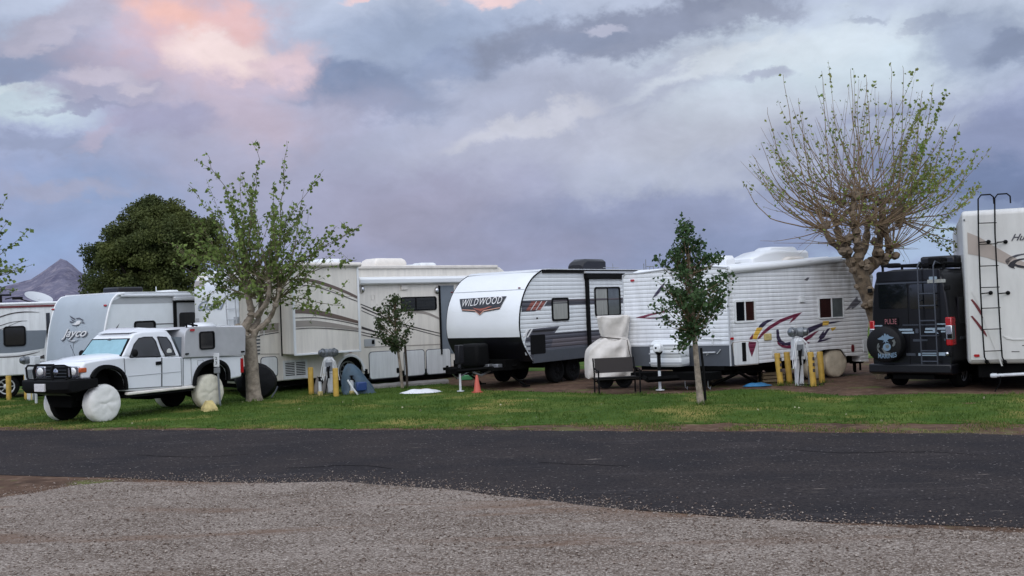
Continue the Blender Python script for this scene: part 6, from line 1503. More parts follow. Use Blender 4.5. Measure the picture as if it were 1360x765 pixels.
# ================================================================== ground
def ground_mat(name, layers, rough=.95, bump=(40, .4, .02), spec=.06):
    """layers: list of (colour, noise scale, lo, hi, stretch) mixed one over another"""
    m = bpy.data.materials.new(name); m.use_nodes = True; nt = m.node_tree; b = nt.nodes['Principled BSDF']; N = nt.nodes.new; L = nt.links.new
    b.inputs['Roughness'].default_value = rough; b.inputs['Specular IOR Level'].default_value = spec
    tc = N('ShaderNodeTexCoord'); cur = None
    for i, (c, sc, lo, hi, st, kind) in enumerate(layers):
        if i == 0:
            rgb = N('ShaderNodeRGB'); rgb.outputs[0].default_value = c; cur = rgb.outputs[0]; continue
        mp = N('ShaderNodeMapping'); mp.inputs['Scale'].default_value = st; mp.inputs['Location'].default_value = (i*7.3, i*3.1, 0); L(tc.outputs['Object'], mp.inputs[0])
        if kind == 'v':
            n = N('ShaderNodeTexVoronoi'); n.inputs['Scale'].default_value = sc; L(mp.outputs[0], n.inputs['Vector']); sp = N('ShaderNodeSeparateColor'); L(n.outputs['Color'], sp.inputs[0]); src = sp.outputs[0]
        else:
            n = N('ShaderNodeTexNoise'); n.inputs['Scale'].default_value = sc; n.inputs['Detail'].default_value = 7; n.inputs['Roughness'].default_value = .62; L(mp.outputs[0], n.inputs['Vector']); src = n.outputs[0]
        r = N('ShaderNodeMapRange'); r.inputs[1].default_value = lo; r.inputs[2].default_value = hi; L(src, r.inputs[0])
        mx = N('ShaderNodeMix'); mx.data_type = 'RGBA'; L(r.outputs[0], mx.inputs[0]); L(cur, mx.inputs[6]); mx.inputs[7].default_value = c; cur = mx.outputs[2]
    L(cur, b.inputs['Base Color'])
    n = N('ShaderNodeTexNoise'); n.inputs['Scale'].default_value = bump[0]; n.inputs['Detail'].default_value = 5; L(tc.outputs['Object'], n.inputs['Vector'])
    bp = N('ShaderNodeBump'); bp.inputs['Strength'].default_value = bump[1]; bp.inputs['Distance'].default_value = bump[2]; L(n.outputs[0], bp.inputs['Height']); L(bp.outputs[0], b.inputs['Normal'])
    MATS[name] = m; return m
ONE = (1, 1, 1)
ground_mat('dirt', [(S(94, 74, 61), 0, 0, 0, ONE, 'n'), (S(70, 55, 46), 1.2, .4, .65, ONE, 'n'), (S(116, 96, 82), 5, .5, .72, ONE, 'n'), (S(92, 96, 56), .8, .56, .66, ONE, 'n')], bump=(25, .5, .03))
ground_mat('far_ground', [(S(112, 98, 76), 0, 0, 0, ONE, 'n'), (S(86, 88, 56), .05, .42, .6, ONE, 'n'), (S(120, 104, 84), .6, .5, .7, ONE, 'n')])
ground_mat('asphalt', [(S(57, 52, 51), 0, 0, 0, ONE, 'n'), (S(44, 42, 44), .7, .4, .65, (1, 1, 1), 'n'), (S(70, 65, 65), 1.1, .56, .72, (.35, 1.6, 1), 'n'), (S(92, 87, 84), 60, .58, .74, ONE, 'n'), (S(38, 35, 37), 22, .46, .62, ONE, 'n'), (S(128, 118, 110), 3.2, .65, .72, (.45, 3.2, 1), 'n'), (S(34, 31, 33), 2.3, .63, .66, (.3, 5, 1), 'n'), (S(112, 106, 104), 45, .985, .995, ONE, 'v')], rough=.92, bump=(90, .55, .012))
ground_mat('gravel', [(S(142, 130, 120), 0, 0, 0, ONE, 'n'), (S(112, 99, 89), .55, .4, .62, (.8, 1.5, 1), 'n'), (S(182, 171, 160), 60, .5, 1.0, ONE, 'v'), (S(80, 67, 57), 58, .6, 1.0, ONE, 'v'), (S(76, 66, 60), 34, .56, .68, ONE, 'n'), (S(112, 88, 72), .5, .54, .7, (.5, 2.5, 1), 'n')], rough=.95, bump=(75, .9, .03))
ground_mat('lawn', [(S(64, 86, 36), 0, 0, 0, ONE, 'n'), (S(88, 102, 48), .7, .45, .65, ONE, 'n'), (S(54, 76, 32), 2.6, .5, .7, (1, 1, 1), 'n'), (S(128, 118, 66), .45, .52, .66, ONE, 'n'), (S(104, 84, 62), .8, .64, .72, ONE, 'n')], bump=(60, .6, .03))
ground_mat('stone', [(S(140, 126, 115), 0, 0, 0, ONE, 'n'), (S(176, 165, 154), 30, .45, .62, ONE, 'n'), (S(84, 69, 60), 38, .44, .58, ONE, 'n')], rough=.9, bump=(60, .2, .01))
ground_mat('mountain', [(S(106, 104, 120), 0, 0, 0, ONE, 'n'), (S(88, 86, 104), .012, .42, .6, ONE, 'n'), (S(132, 126, 136), .04, .5, .66, (1, 1, 2.5), 'n')], bump=(.06, 1, 14))  # grey-purple base colour, mottled darker and paler by noise

def sheet(pts, z, name, m, label=None):
    me = bpy.data.meshes.new(name); me.from_pydata([(x, y, z) for x, y in pts], [], [tuple(range(len(pts)))]); me.materials.append(MATS[m]); o = bpy.data.objects.new(name, me); COL.objects.link(o)
    if me.polygons[0].normal.z < 0: me.flip_normals()
    o['kind'] = 'structure'
    if label: o['label'] = label
    return o
sheet([(-9000, -3000), (9000, -3000), (9000, 9000), (-9000, 9000)], -.03, 'terrain', 'far_ground', 'dry open ground reaching the horizon')
sheet([(-60, -20), (60, -20), (60, 70), (-60, 70)], -.012, 'ground', 'dirt', 'brown bare dirt of the campsite')
def edge(px_pts, amp, step=.12, seed=0, ext=40):
    G = [ground(u, v) for u, v in px_pts]; G = [(g.x, g.y) for g in G]
    d0 = (Vector(G[0])-Vector(G[1])).normalized(); d1 = (Vector(G[-1])-Vector(G[-2])).normalized()
    G = [tuple(Vector(G[0])+d0*ext)]+G+[tuple(Vector(G[-1])+d1*ext)]
    out = []
    for a, b in zip(G, G[1:]):
        a = Vector(a); b = Vector(b); n = max(1, min(int((b-a).length/step), 400))
        for k in range(n):
            p = a.lerp(b, k/n); w = amp*(mnoise.noise(Vector((p.x*.9, p.y*.9, seed)))+.5*mnoise.noise(Vector((p.x*4, p.y*4, seed+5)))+.6*mnoise.noise(Vector((p.x*11, p.y*11, seed+8))))
            q = (b-a).normalized(); out.append((p.x-q.y*w, p.y+q.x*w))
    return out
far_e = edge([(0, 571), (340, 571), (680, 571), (1000, 573), (1360, 577)], .12, seed=1)
near_e = edge([(0, 630), (150, 634), (330, 641), (450, 640), (620, 652), (680, 660), (800, 673), (950, 684), (1100, 692), (1360, 700)], .05, seed=2)
def strip(top, bot, z, name, m, label, x0=-44, x1=44):
    xs = np.arange(x0, x1, .07)
    def f(e):
        if callable(e): return np.array([e(x) for x in xs])
        e = sorted(e); return np.interp(xs, [p[0] for p in e], [p[1] for p in e])
    yt, yb = f(top), f(bot); yt = np.maximum(yt, yb+.01); n = len(xs)
    V_ = [(x, y, z) for x, y in zip(xs, yb)]+[(x, y, z) for x, y in zip(xs, yt)]
    V_ += [(x, y-.002, z-.05) for x, y in zip(xs, yb)]+[(x, y+.002, z-.05) for x, y in zip(xs, yt)]
    me = bpy.data.meshes.new(name); me.from_pydata(V_, [], [(i, i+1, n+i+1, n+i) for i in range(n-1)]+[(2*n+i, 2*n+i+1, i+1, i) for i in range(n-1)]+[(n+i, n+i+1, 3*n+i+1, 3*n+i) for i in range(n-1)]); me.materials.append(MATS[m])
    o = bpy.data.objects.new(name, me); COL.objects.link(o); o['kind'] = 'structure'; o['label'] = label; return o
strip(far_e, near_e, -.004, 'road', 'asphalt', 'dark worn asphalt road across the foreground')
grav = edge([(0, 662), (60, 653), (90, 646), (150, 640), (330, 642), (450, 640), (620, 653), (680, 661), (800, 675), (950, 686), (1100, 696), (1360, 708)], .07, seed=3)
strip(grav, lambda x: -19, .004, 'gravel_lot', 'gravel', 'coarse grey gravel in the foreground')
lf = edge([(0, 567), (200, 568), (450, 569), (650, 566), (900, 562), (1200, 562), (1360, 562)], .3, seed=4)
lb = [(40, 17.5), (16, 20.8)]+[(g.x, g.y) for g in [ground(u, v) for u, v in ((1360, 524), (1230, 523), (1120, 526), (1040, 519), (980, 517), (900, 523), (820, 524), (760, 522), (700, 520), (650, 519), (610, 512), (560, 508), (420, 506), (300, 506), (100, 515), (0, 515))]]+[(-40, 30)]
lbn = []
for a, b in zip(lb, lb[1:]):
    for k in range(12):
        x = a[0]+(b[0]-a[0])*k/12; y = a[1]+(b[1]-a[1])*k/12; lbn.append((x, y+.18*mnoise.noise(Vector((x*2, y*2, 9)))))
strip(lbn, lf, .004, 'lawn', 'lawn', 'short patchy green lawn in front of the parked trailers')
sheet([(-60, 36), (60, 36), (60, 69), (-60, 69)], .0, 'back_lawn', 'lawn', 'green field behind the parked trailers')

mat('crack', S(26, 25, 26), .95, spec=.02)
for pts in ([(715, 614), (760, 616), (800, 617.5), (836, 619)], [(180, 604), (260, 607), (330, 603)], [(1040, 596), (1110, 601), (1230, 600), (1300, 604)], [(380, 622), (470, 618), (520, 622)]):
    G = smoothpts([tuple(ground(u, v)) for u, v in pts], 12); m = MB()
    for i, p in enumerate(G): G[i] = (p[0], p[1]+.06*mnoise.noise(Vector((p[0]*5, p[1], 2))), 0)
    top = [(x, y+.012+.012*abs(mnoise.noise(Vector((x*9, 1, 1)))), .001) for x, y, z in G]; bot = [(x, y-.012, .001) for x, y, z in G]; n = len(G)
    m.v = top+bot; m.f = [(n+i, n+i+1, i+1, i) for i in range(n-1)]; o = m.build('road_crack', 'crack', None, smooth=False); o['kind'] = 'structure'; o['label'] = 'thin dark crack in the asphalt road'
# grass blades on the lawn
def pip(pts, poly):
    x, y = pts[:, 0], pts[:, 1]; ins = np.zeros(len(x), bool); n = len(poly); j = n-1
    for i in range(n):
        xi, yi = poly[i]; xj, yj = poly[j]
        if yi != yj:
            c = ((yi > y) != (yj > y)) & (x < (xj-xi)*(y-yi)/(yj-yi)+xi); ins ^= c
        j = i
    return ins
def blades(n, x0, x1, y0, y1, poly, hmin, hmax, name, m, label, thin=1):
    P = np.stack([np.random.uniform(x0, x1, n), np.random.uniform(y0, y1, n)], 1); P = P[pip(P, poly)]
    keep = np.array([mnoise.noise(Vector((a*1.1, b*1.1, 3)))+mnoise.noise(Vector((a*4, b*4, 7)))*.6+random.uniform(-.5, .5) > -.28*thin for a, b in P]); P = P[keep]; n = len(P)
    h = np.random.uniform(hmin, hmax, n)*np.array([.8+.7*(mnoise.noise(Vector((a*.9, b*.9, 1)))+.3) for a, b in P]).clip(.35, 1.8); an = np.random.uniform(0, 2*pi, n); w = np.random.uniform(.006, .014, n)
    dx, dy = np.cos(an)*w, np.sin(an)*w; lx, ly = np.random.normal(0, .4, n)*h, np.random.normal(0, .4, n)*h
    z = np.full(n, .0)
    V_ = np.stack([np.stack([P[:, 0]-dx, P[:, 1]-dy, z], 1), np.stack([P[:, 0]+dx, P[:, 1]+dy, z], 1), np.stack([P[:, 0]+lx, P[:, 1]+ly, h+.004], 1)], 1).reshape(-1, 3)
    F = np.arange(n*3).reshape(-1, 3)
    me = bpy.data.meshes.new(name); me.vertices.add(len(V_)); me.vertices.foreach_set('co', V_.astype(np.float32).ravel()); me.loops.add(n*3); me.loops.foreach_set('vertex_index', F.astype(np.int32).ravel())
    me.polygons.add(n); me.polygons.foreach_set('loop_start', (np.arange(n)*3).astype(np.int32)); me.polygons.foreach_set('loop_total', np.full(n, 3, np.int32)); me.update(); me.materials.append(MATS[m])
    o = bpy.data.objects.new(name, me); COL.objects.link(o); o['kind'] = 'stuff'; o['label'] = label; return o
poly = [p for p in lf if -45 < p[0] < 45]+lbn
blades(170000, -15, 14, 15, 32, poly, .02, .055, 'grass', 'blade', 'short green grass blades covering the lawn')
tuft = []
for u, v in ((12, 531), (36, 531), (41, 532), (413, 524), (446, 526), (438, 523), (468, 525), (426, 525), (1037, 512), (1050, 509), (1080, 513), (1092, 508), (1062, 512), (931, 538), (937, 537), (540, 516), (337, 534), (278, 546), (291, 541), (796, 525), (853, 525), (876, 518)):
    g = ground(u, v)
    for _ in range(55):
        r_ = abs(random.gauss(0, .11)); t_ = random.uniform(0, 2*pi); tuft.append((g.x+r_*cos(t_)*1.3, g.y+r_*sin(t_)*.8-.03, 0))
m = MB()
for x, y, z in tuft:
    h_ = random.uniform(.05, .13); an = random.uniform(0, pi); q = .01; m.add([(x-q*cos(an), y-q*sin(an), 0), (x+q*cos(an), y+q*sin(an), 0), (x+random.gauss(0, .03), y+random.gauss(0, .03), h_)], [(0, 1, 2)])
o = m.build('grass_tufts', 'blade', None, smooth=False); o['kind'] = 'stuff'; o['label'] = 'taller grass tufts left round posts and trunks'
fx = sorted(far_e); lx_ = sorted(lf)
dryp = [(x, np.interp(x, [q[0] for q in fx], [q[1] for q in fx])+.02) for x in np.arange(-15, 15, .3)]+[(x, np.interp(x, [q[0] for q in lx_], [q[1] for q in lx_])+.3) for x in np.arange(15, -15, -.3)]
blades(260000, -15, 14, 14, 24, dryp, .015, .04, 'dry_grass', 'dry_blade', 'sparse dry grass tufts in the dirt strip along the road', thin=-1.2)
blades(160000, -15, 14, 14, 24, dryp, .015, .05, 'verge_grass', 'blade', 'thin green grass fraying out into the dirt strip along the road', thin=-1.6)

# loose stones
def stones(P, r0, r1, name, label, z=0.0):
    n = len(P); P = np.array(P); oc = np.array([(1, 0, 0), (0, 1, 0), (-1, 0, 0), (0, -1, 0), (0, 0, .8), (0, 0, -.5)], float)
    F0 = np.array([(0, 1, 4), (1, 2, 4), (2, 3, 4), (3, 0, 4), (1, 0, 5), (2, 1, 5), (3, 2, 5), (0, 3, 5)])
    r = r0+(r1-r0)*np.random.rand(n)**2.2; an = np.random.uniform(0, 2*pi, n)
    V0 = oc[None]*(1+.5*np.random.uniform(-1, 1, (n, 6, 3)))*np.array([1, .75, .6]); V0 = V0+np.random.uniform(-.22, .22, (n, 6, 3))
    c, s = np.cos(an)[:, None], np.sin(an)[:, None]; X = V0[..., 0]*c-V0[..., 1]*s; Y = V0[..., 0]*s+V0[..., 1]*c
    V_ = np.stack([X*r[:, None]+P[:, :1], Y*r[:, None]+P[:, 1:2], V0[..., 2]*r[:, None]+z+.3*r[:, None]], 2).reshape(-1, 3)
    F = (F0[None]+np.arange(n)[:, None, None]*6).reshape(-1, 3); m = len(F)
    me = bpy.data.meshes.new(name); me.vertices.add(len(V_)); me.vertices.foreach_set('co', V_.astype(np.float32).ravel()); me.loops.add(m*3); me.loops.foreach_set('vertex_index', F.astype(np.int32).ravel())
    me.polygons.add(m); me.polygons.foreach_set('loop_start', (np.arange(m)*3).astype(np.int32)); me.polygons.foreach_set('loop_total', np.full(m, 3, np.int32)); me.update(); me.materials.append(MATS['stone'])
    o = bpy.data.objects.new(name, me); COL.objects.link(o); o['kind'] = 'stuff'; o['label'] = label; return o
gp = [p for p in grav if -45 < p[0] < 45]+[(45, 5), (-45, 5)]
Q = np.stack([np.random.uniform(-9.5, 7.5, 60000), 6.5+np.random.rand(60000)**1.2*11], 1); Q = Q[pip(Q, gp)]
kp = np.array([mnoise.noise(Vector((a*.7, b*1.6, 2)))+random.uniform(-.6, .6) > -.15 for a, b in Q]); Q = Q[kp]
stones(Q, .005, .022, 'gravel_stones', 'loose pale stones on the gravel lot', .004)
ge = [p for p in grav if -12 < p[0] < 9]; E_ = []
for k in range(9000):
    a = random.choice(ge); E_.append((a[0]+random.gauss(0, .15), a[1]+abs(random.gauss(0, .2))*random.choice([-.8, 1])+(random.random()**6)*.9))
stones(E_, .006, .02, 'scattered_stones', 'scattered stones along the ragged edge of the road', -.002)
FE = [p for p in far_e if -14 < p[0] < 12]
stones([(random.choice(FE)[0], 0) for _ in range(1)] and [(a[0]+random.gauss(0, .1), a[1]+random.gauss(0, .12)) for a in [random.choice(FE) for _ in range(900)]], .005, .018, 'verge_stones', 'small stones in the dirt between road and lawn', .0)
lv = []
for k in range(32):
    g = ground(random.uniform(0, 1360), random.uniform(530, 566)); lv.append((g.x, g.y))
o = leaf_mesh([(a, b, .05) for a, b in lv], None, .05, 'fallen_leaves', mat('litter', S(150, 146, 118), .8).name, None); o['kind'] = 'stuff'; o['label'] = 'pale leaves and scraps scattered on the lawn'

# ================================================================== mountain range
def mountain():
    D0 = 1900; s = D0/FPX; nx, ny = 420, 60
    def H0(u): return 408-(u-680)*.038
    ctrl = [(-900, 60), (-500, 45), (-250, 62), (-120, 58), (-20, 56), (0, 57), (25, 59), (45, 62), (60, 72), (70, 78), (82, 86), (90, 84), (100, 76), (106, 70), (125, 58), (160, 40), (230, 32), (330, 22), (500, 14), (800, 8), (1300, 5), (1900, 14), (2500, 20)]
    V_ = []; 
    for j in range(ny):
        t = j/(ny-1)
        for i in range(nx):
            u = -900+3400*i/(nx-1)
            for a, b in zip(ctrl, ctrl[1:]):
                if a[0] <= u <= b[0]: f = (u-a[0])/(b[0]-a[0]); h = a[1]*(1-f)+b[1]*f; break
            x = (u-680)*s; y = D0-500+1000*t
            prof = 1-abs(2*t-1)**1.3; hh = h*s*prof
            nz = mnoise.fractal(Vector((x*.006, y*.006, 1.3)), 1, 2, 6)*.22+abs(mnoise.noise(Vector((x*.02, y*.012, 5))))*-.16
            V_.append((x*(y/D0), y, hh*(1+nz*(.4+.6*(1-prof)) if prof > 0 else 1)+(-4 if prof <= .001 else 0)))
    F = [(j*nx+i, j*nx+i+1, (j+1)*nx+i+1, (j+1)*nx+i) for j in range(ny-1) for i in range(nx-1)]
    m = MB(); m.v = V_; m.f = F; o = m.build('mountain_range', 'mountain', None, ang=180); o['kind'] = 'structure'; o['label'] = 'purple desert mountains on the left horizon'
mountain()

# ================================================================== sky
w = bpy.data.worlds.new('World'); scene.world = w; w.use_nodes = True
nt = w.node_tree; N = nt.nodes.new; L = nt.links.new
bg = nt.nodes['Background']; out = nt.nodes['World Output']
tc = N('ShaderNodeTexCoord'); sp = N('ShaderNodeSeparateXYZ'); L(tc.outputs['Generated'], sp.inputs[0])
def M(op, a, b=None, c=None):
    n = N('ShaderNodeMath'); n.operation = op
    for i, x in enumerate((a, b, c)):
        if x is None: continue
        if isinstance(x, (int, float)): n.inputs[i].default_value = x
        else: L(x, n.inputs[i])
    return n.outputs[0]
az = M('ARCTAN2', sp.outputs[0], sp.outputs[1]); el = M('ARCSINE', sp.outputs[2])
cb = N('ShaderNodeCombineXYZ'); L(az, cb.inputs[0]); L(el, cb.inputs[1])
def noise(vec, scale, detail=6, rough=.55, dist=0, st=None):
    if st:
        mp = N('ShaderNodeMapping'); mp.inputs['Scale'].default_value = st; L(vec, mp.inputs[0]); vec = mp.outputs[0]
    n = N('ShaderNodeTexNoise'); n.inputs['Scale'].default_value = scale; n.inputs['Detail'].default_value = detail; n.inputs['Roughness'].default_value = rough; n.inputs['Distortion'].default_value = dist; L(vec, n.inputs['Vector']); return n
wn = noise(cb.outputs[0], 5, 5, .6, 0, (1, 1.7, 1))
v1 = N('ShaderNodeVectorMath'); v1.operation = 'SUBTRACT'; L(wn.outputs['Color'], v1.inputs[0]); v1.inputs[1].default_value = (.5, .5, .5)
v2 = N('ShaderNodeVectorMath'); v2.operation = 'SCALE'; L(v1.outputs[0], v2.inputs[0]); v2.inputs['Scale'].default_value = .06
v3 = N('ShaderNodeVectorMath'); v3.operation = 'ADD'; L(cb.outputs[0], v3.inputs[0]); L(v2.outputs[0], v3.inputs[1])
wn2 = noise(cb.outputs[0], 19, 8, .62, .2, (1, 1.4, 1))
v4 = N('ShaderNodeVectorMath'); v4.operation = 'SUBTRACT'; L(wn2.outputs['Color'], v4.inputs[0]); v4.inputs[1].default_value = (.5, .5, .5)
v5 = N('ShaderNodeVectorMath'); v5.operation = 'SCALE'; L(v4.outputs[0], v5.inputs[0]); v5.inputs['Scale'].default_value = .055
v6 = N('ShaderNodeVectorMath'); v6.operation = 'ADD'; L(v3.outputs[0], v6.inputs[0]); L(v5.outputs[0], v6.inputs[1]); wv = v6.outputs[0]
nf = noise(cb.outputs[0], 16, 9, .62, .3, (1, 1.5, 1)).outputs[0]
nm = noise(cb.outputs[0], 4.2, 8, .55, .4, (1, 2.6, 1)).outputs[0]
ramp = N('ShaderNodeValToRGB'); cr = ramp.color_ramp
mr = N('ShaderNodeMapRange'); mr.inputs[1].default_value = -.02; mr.inputs[2].default_value = .5; L(el, mr.inputs[0]); L(mr.outputs[0], ramp.inputs[0])
cr.elements[0].position = 0; cr.elements[0].color = S(150, 164, 198); cr.elements[1].position = 1; cr.elements[1].color = S(186, 196, 216)
for pos, c in ((.16, S(138, 152, 190)), (.3, S(152, 162, 196)), (.5, S(176, 186, 210)), (.7, S(180, 190, 210))):
    e = cr.elements.new(pos); e.color = c
cur = ramp.outputs[0]
def blob(u, v, ru, rv, col, amt=1, rot=0, soft=.9, puff=0):
    """a soft patch of cloud: direction of picture point (u, v), radii in degrees-like px of a 1400 px focal length"""
    global cur
    d = ray(u, v).normalized(); a0 = math.atan2(d.x, d.y); e0 = math.asin(d.z)
    mp = N('ShaderNodeMapping'); mp.vector_type = 'TEXTURE'; mp.inputs['Location'].default_value = (a0, e0, 0); mp.inputs['Rotation'].default_value = (0, 0, radians(rot)); mp.inputs['Scale'].default_value = (ru/1400, rv/1400, 1); L(wv, mp.inputs[0])
    s2 = N('ShaderNodeVectorMath'); s2.operation = 'MULTIPLY'; L(mp.outputs[0], s2.inputs[0]); s2.inputs[1].default_value = (1, 1, 0)
    ln = N('ShaderNodeVectorMath'); ln.operation = 'LENGTH'; L(s2.outputs[0], ln.inputs[0]); dd = ln.outputs['Value']
    if puff: dd = M('ADD', dd, M('MULTIPLY', M('SUBTRACT', nf, .5), puff))
    r = N('ShaderNodeMapRange'); r.interpolation_type = 'SMOOTHSTEP'; r.inputs[1].default_value = 1; r.inputs[2].default_value = 1-soft; r.inputs[3].default_value = 0; r.inputs[4].default_value = amt; L(dd, r.inputs[0])
    mx = N('ShaderNodeMix'); mx.data_type = 'RGBA'; L(r.outputs[0], mx.inputs[0]); L(cur, mx.inputs[6]); mx.inputs[7].default_value = S(*col); cur = mx.outputs[2]
# broad masses
blob(900, 160, 520, 150, (188, 193, 208), .85)
blob(1120, 75, 420, 95, (194, 208, 220), .95)
blob(560, 290, 340, 150, (152, 151, 176), .9)
blob(820, 300, 330, 70, (132, 140, 172), .85, 0)
blob(900, 240, 200, 36, (176, 183, 202), .6, 0, .8, .4)
blob(1000, 330, 280, 50, (126, 140, 176), .85)
blob(720, 330, 200, 50, (142, 146, 176), .7)
blob(60, 85, 180, 75, (128, 140, 170), .9)
blob(150, 250, 200, 60, (134, 154, 192), .85)
blob(50, 330, 150, 60, (134, 156, 196), .85)
blob(90, 250, 130, 18, (158, 160, 184), .7, 0, .8, .6)
blob(30, 140, 125, 34, (190, 206, 218), .95, -12, .7, .6)
blob(20, 118, 70, 14, (204, 218, 226), .8, -12, .7, .6)
blob(60, 195, 130, 18, (142, 152, 182), .85, 0, .7, .6)
# dark cloud band, top middle
blob(560, 60, 300, 75, (146, 160, 188), .95, 4, .9, .3)
blob(460, 122, 175, 42, (122, 136, 168), .95, -6, .55, .9)
blob(600, 90, 150, 26, (136, 150, 182), .7, 8, .7, .7)
blob(830, 40, 260, 40, (134, 142, 166), .95, 6, .5, .9)
blob(760, 55, 110, 20, (132, 142, 168), .7, 8, .6, .9)
blob(1000, 18, 90, 16, (148, 156, 178), .9, 0, .6, .8)
blob(1155, 18, 40, 9, (150, 160, 182), .8, 3, .6, .9)
blob(1230, 28, 60, 8, (156, 166, 188), .8, 6, .6, .9)
blob(700, 130, 260, 55, (162, 168, 192), .7, 0, .8, .4)
blob(650, 190, 330, 60, (170, 174, 196), .8, 4, .9, .3)
blob(860, 108, 200, 36, (166, 172, 194), .7, 12, .6, .7)
blob(700, 165, 150, 22, (198, 200, 213), .75, 14, .6, .9)
blob(950, 80, 170, 20, (208, 216, 226), .7, 14, .7, .7)
blob(1080, 60, 200, 40, (206, 216, 226), .6, 6, .9, .5)
blob(1010, 100, 60, 12, (156, 162, 186), .7, 0, .6, .9)
# right side bands
blob(1310, 55, 110, 60, (148, 160, 186), .9, -20, .7, .6)
blob(1345, 65, 50, 24, (126, 138, 166), .8, -10, .6, .9)
blob(1290, 190, 270, 70, (130, 140, 174), .95, -6, .7, .5)
blob(1330, 245, 220, 52, (104, 120, 158), .9, -6, .7, .5)
blob(1120, 190, 210, 24, (158, 166, 192), .7, 6, .7, .6)
blob(1190, 165, 150, 14, (172, 182, 204), .6, 6, .7, .7)
blob(1300, 300, 150, 24, (164, 186, 212), .9, 0, .7, .6)
blob(1200, 335, 150, 26, (156, 178, 208), .9, 0, .7, .5)
blob(1320, 275, 130, 14, (126, 142, 178), .85, 0, .6, .7)
# pink cloud
blob(300, 200, 230, 120, (166, 166, 192), .85, -20, .9, .4)
blob(390, 170, 190, 60, (172, 170, 194), .8, 10, .9, .5)
blob(235, 60, 195, 120, (184, 172, 192), .95, 4, .8, .8)
blob(345, 96, 115, 44, (206, 186, 198), .95, 10, .6, 1.0)
blob(310, 150, 130, 60, (190, 176, 194), .7, -25, .8, .8)
blob(255, 25, 140, 74, (214, 180, 186), .95, 0, .85, .8)
blob(290, 62, 95, 44, (232, 212, 212), .95, 0, .75, 1.1)
blob(225, 14, 90, 30, (232, 186, 178), .9, -6, .9, .8)
blob(320, 20, 60, 26, (222, 182, 182), .8, 0, .8, 1.0)
blob(370, 82, 50, 16, (214, 192, 202), .9, -8, .6, 1.0)
blob(340, 122, 90, 16, (180, 172, 194), .7, 0, .6, 1.0)
blob(80, 30, 100, 26, (170, 168, 188), .8, 20, .6, 1.0)
blob(75, 42, 58, 15, (180, 178, 198), .9, 22, .8, 1.1)
blob(130, 124, 90, 28, (162, 162, 187), .95, 4, .6, 1.0)
blob(125, 105, 54, 19, (190, 184, 202), .95, 8, .65, 1.2)
blob(175, 120, 28, 13, (192, 186, 203), .9, 0, .7, 1.2)
blob(120, 148, 90, 9, (146, 150, 178), .8, 4, .6, .9)
blob(140, 180, 62, 14, (172, 168, 192), .9, 25, .7, 1.0)
blob(215, 165, 95, 28, (156, 156, 186), .8, 0, .7, .8)
blob(655, 2, 85, 17, (228, 200, 202), .95, 0, .7, .9)
blob(488, -2, 46, 9, (222, 196, 200), .9, 0, .7, .9)
blob(800, 35, 40, 9, (182, 184, 204), .7, 0, .6, 1.0)
# general texture of the cloud sheet
tex = N('ShaderNodeMapRange'); tex.inputs[1].default_value = .28; tex.inputs[2].default_value = .72; tex.inputs[3].default_value = .86; tex.inputs[4].default_value = 1.12; L(nm, tex.inputs[0])
vm = N('ShaderNodeVectorMath'); vm.operation = 'SCALE'; L(cur, vm.inputs[0]); L(tex.outputs[0], vm.inputs['Scale']); cur = vm.outputs[0]
tex = N('ShaderNodeMapRange'); tex.inputs[1].default_value = .3; tex.inputs[2].default_value = .7; tex.inputs[3].default_value = .91; tex.inputs[4].default_value = 1.09; L(nf, tex.inputs[0])
vm = N('ShaderNodeVectorMath'); vm.operation = 'SCALE'; L(cur, vm.inputs[0]); L(tex.outputs[0], vm.inputs['Scale']); cur = vm.outputs[0]
hs = N('ShaderNodeHueSaturation'); hs.inputs['Saturation'].default_value = .97; L(cur, hs.inputs['Color']); cur = hs.outputs[0]
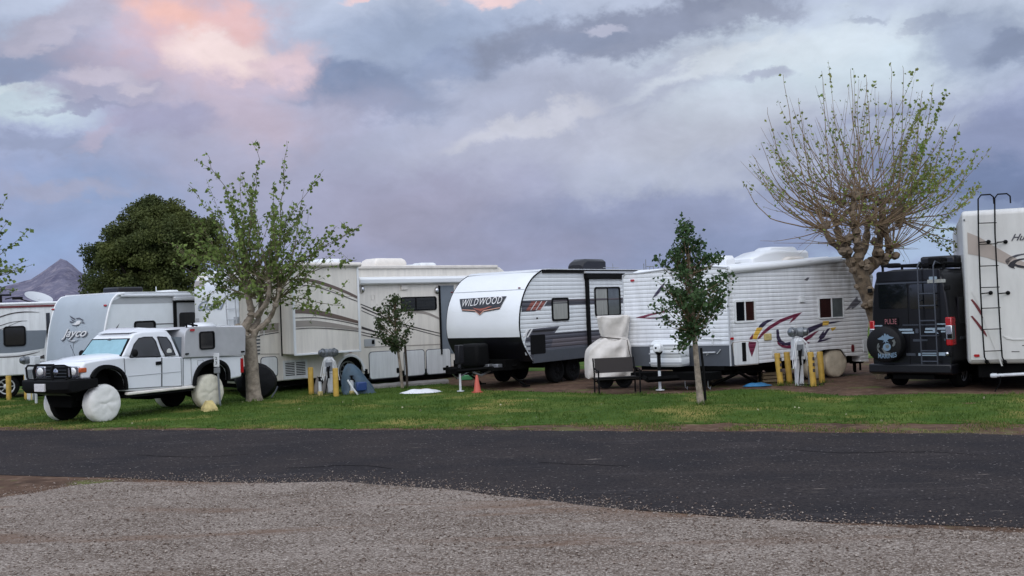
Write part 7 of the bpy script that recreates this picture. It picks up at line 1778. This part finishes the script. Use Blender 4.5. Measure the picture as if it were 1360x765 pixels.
# brighter sky overhead and behind the camera (the side of the sunset)
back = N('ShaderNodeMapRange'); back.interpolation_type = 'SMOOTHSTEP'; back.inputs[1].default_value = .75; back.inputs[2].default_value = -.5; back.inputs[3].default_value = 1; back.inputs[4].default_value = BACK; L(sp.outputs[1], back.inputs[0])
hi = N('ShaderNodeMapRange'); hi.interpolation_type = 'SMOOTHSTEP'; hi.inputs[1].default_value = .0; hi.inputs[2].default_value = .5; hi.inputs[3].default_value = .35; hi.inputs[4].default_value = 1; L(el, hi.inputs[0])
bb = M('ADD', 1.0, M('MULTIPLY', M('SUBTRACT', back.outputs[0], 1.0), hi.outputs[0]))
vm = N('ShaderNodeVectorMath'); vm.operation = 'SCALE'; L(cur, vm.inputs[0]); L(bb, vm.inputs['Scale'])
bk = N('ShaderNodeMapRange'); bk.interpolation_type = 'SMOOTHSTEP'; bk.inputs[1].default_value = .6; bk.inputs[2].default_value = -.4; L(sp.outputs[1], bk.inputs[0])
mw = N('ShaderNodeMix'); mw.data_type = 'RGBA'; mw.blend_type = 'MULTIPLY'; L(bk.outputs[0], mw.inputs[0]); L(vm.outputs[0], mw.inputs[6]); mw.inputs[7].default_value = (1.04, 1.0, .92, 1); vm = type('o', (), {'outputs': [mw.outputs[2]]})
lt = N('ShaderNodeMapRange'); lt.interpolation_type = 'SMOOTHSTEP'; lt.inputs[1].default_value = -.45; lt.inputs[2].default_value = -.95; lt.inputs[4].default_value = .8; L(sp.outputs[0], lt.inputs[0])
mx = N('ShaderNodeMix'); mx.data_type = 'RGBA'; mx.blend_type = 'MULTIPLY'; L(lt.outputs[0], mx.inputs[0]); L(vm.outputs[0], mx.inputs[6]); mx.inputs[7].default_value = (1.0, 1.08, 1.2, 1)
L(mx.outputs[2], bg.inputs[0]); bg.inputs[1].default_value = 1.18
sky = N('ShaderNodeTexSky'); sky.sky_type = 'NISHITA'; sky.sun_disc = False; sky.sun_elevation = radians(6); sky.sun_rotation = radians(200)
b2 = N('ShaderNodeBackground'); b2.inputs[1].default_value = .05; L(sky.outputs[0], b2.inputs[0])
ad = N('ShaderNodeMixShader'); ad.inputs[0].default_value = .08; L(bg.outputs[0], ad.inputs[1]); L(b2.outputs[0], ad.inputs[2]); L(ad.outputs[0], out.inputs[0])
w.cycles.sampling_method = 'MANUAL'; w.cycles.sample_map_resolution = 512
ld = bpy.data.lights.new('sun', 'SUN'); ld.energy = .5; ld.angle = radians(25); ld.color = (1, .9, .82)
lo = bpy.data.objects.new('sun', ld); COL.objects.link(lo)
a, e = radians(200), radians(30)
dirn = Vector((sin(a)*cos(e), cos(a)*cos(e), sin(e))); lo.rotation_euler = dirn.to_track_quat('Z', 'Y').to_euler(); lo.location = (0, -5, 20)
vs = scene.view_settings; vs.view_transform = 'Standard'; vs.look = 'None'; vs.exposure = 0; vs.gamma = 1
try: vs.use_curve_mapping = False
except Exception: pass
scene.cycles.max_bounces = 5; scene.cycles.use_denoising = True
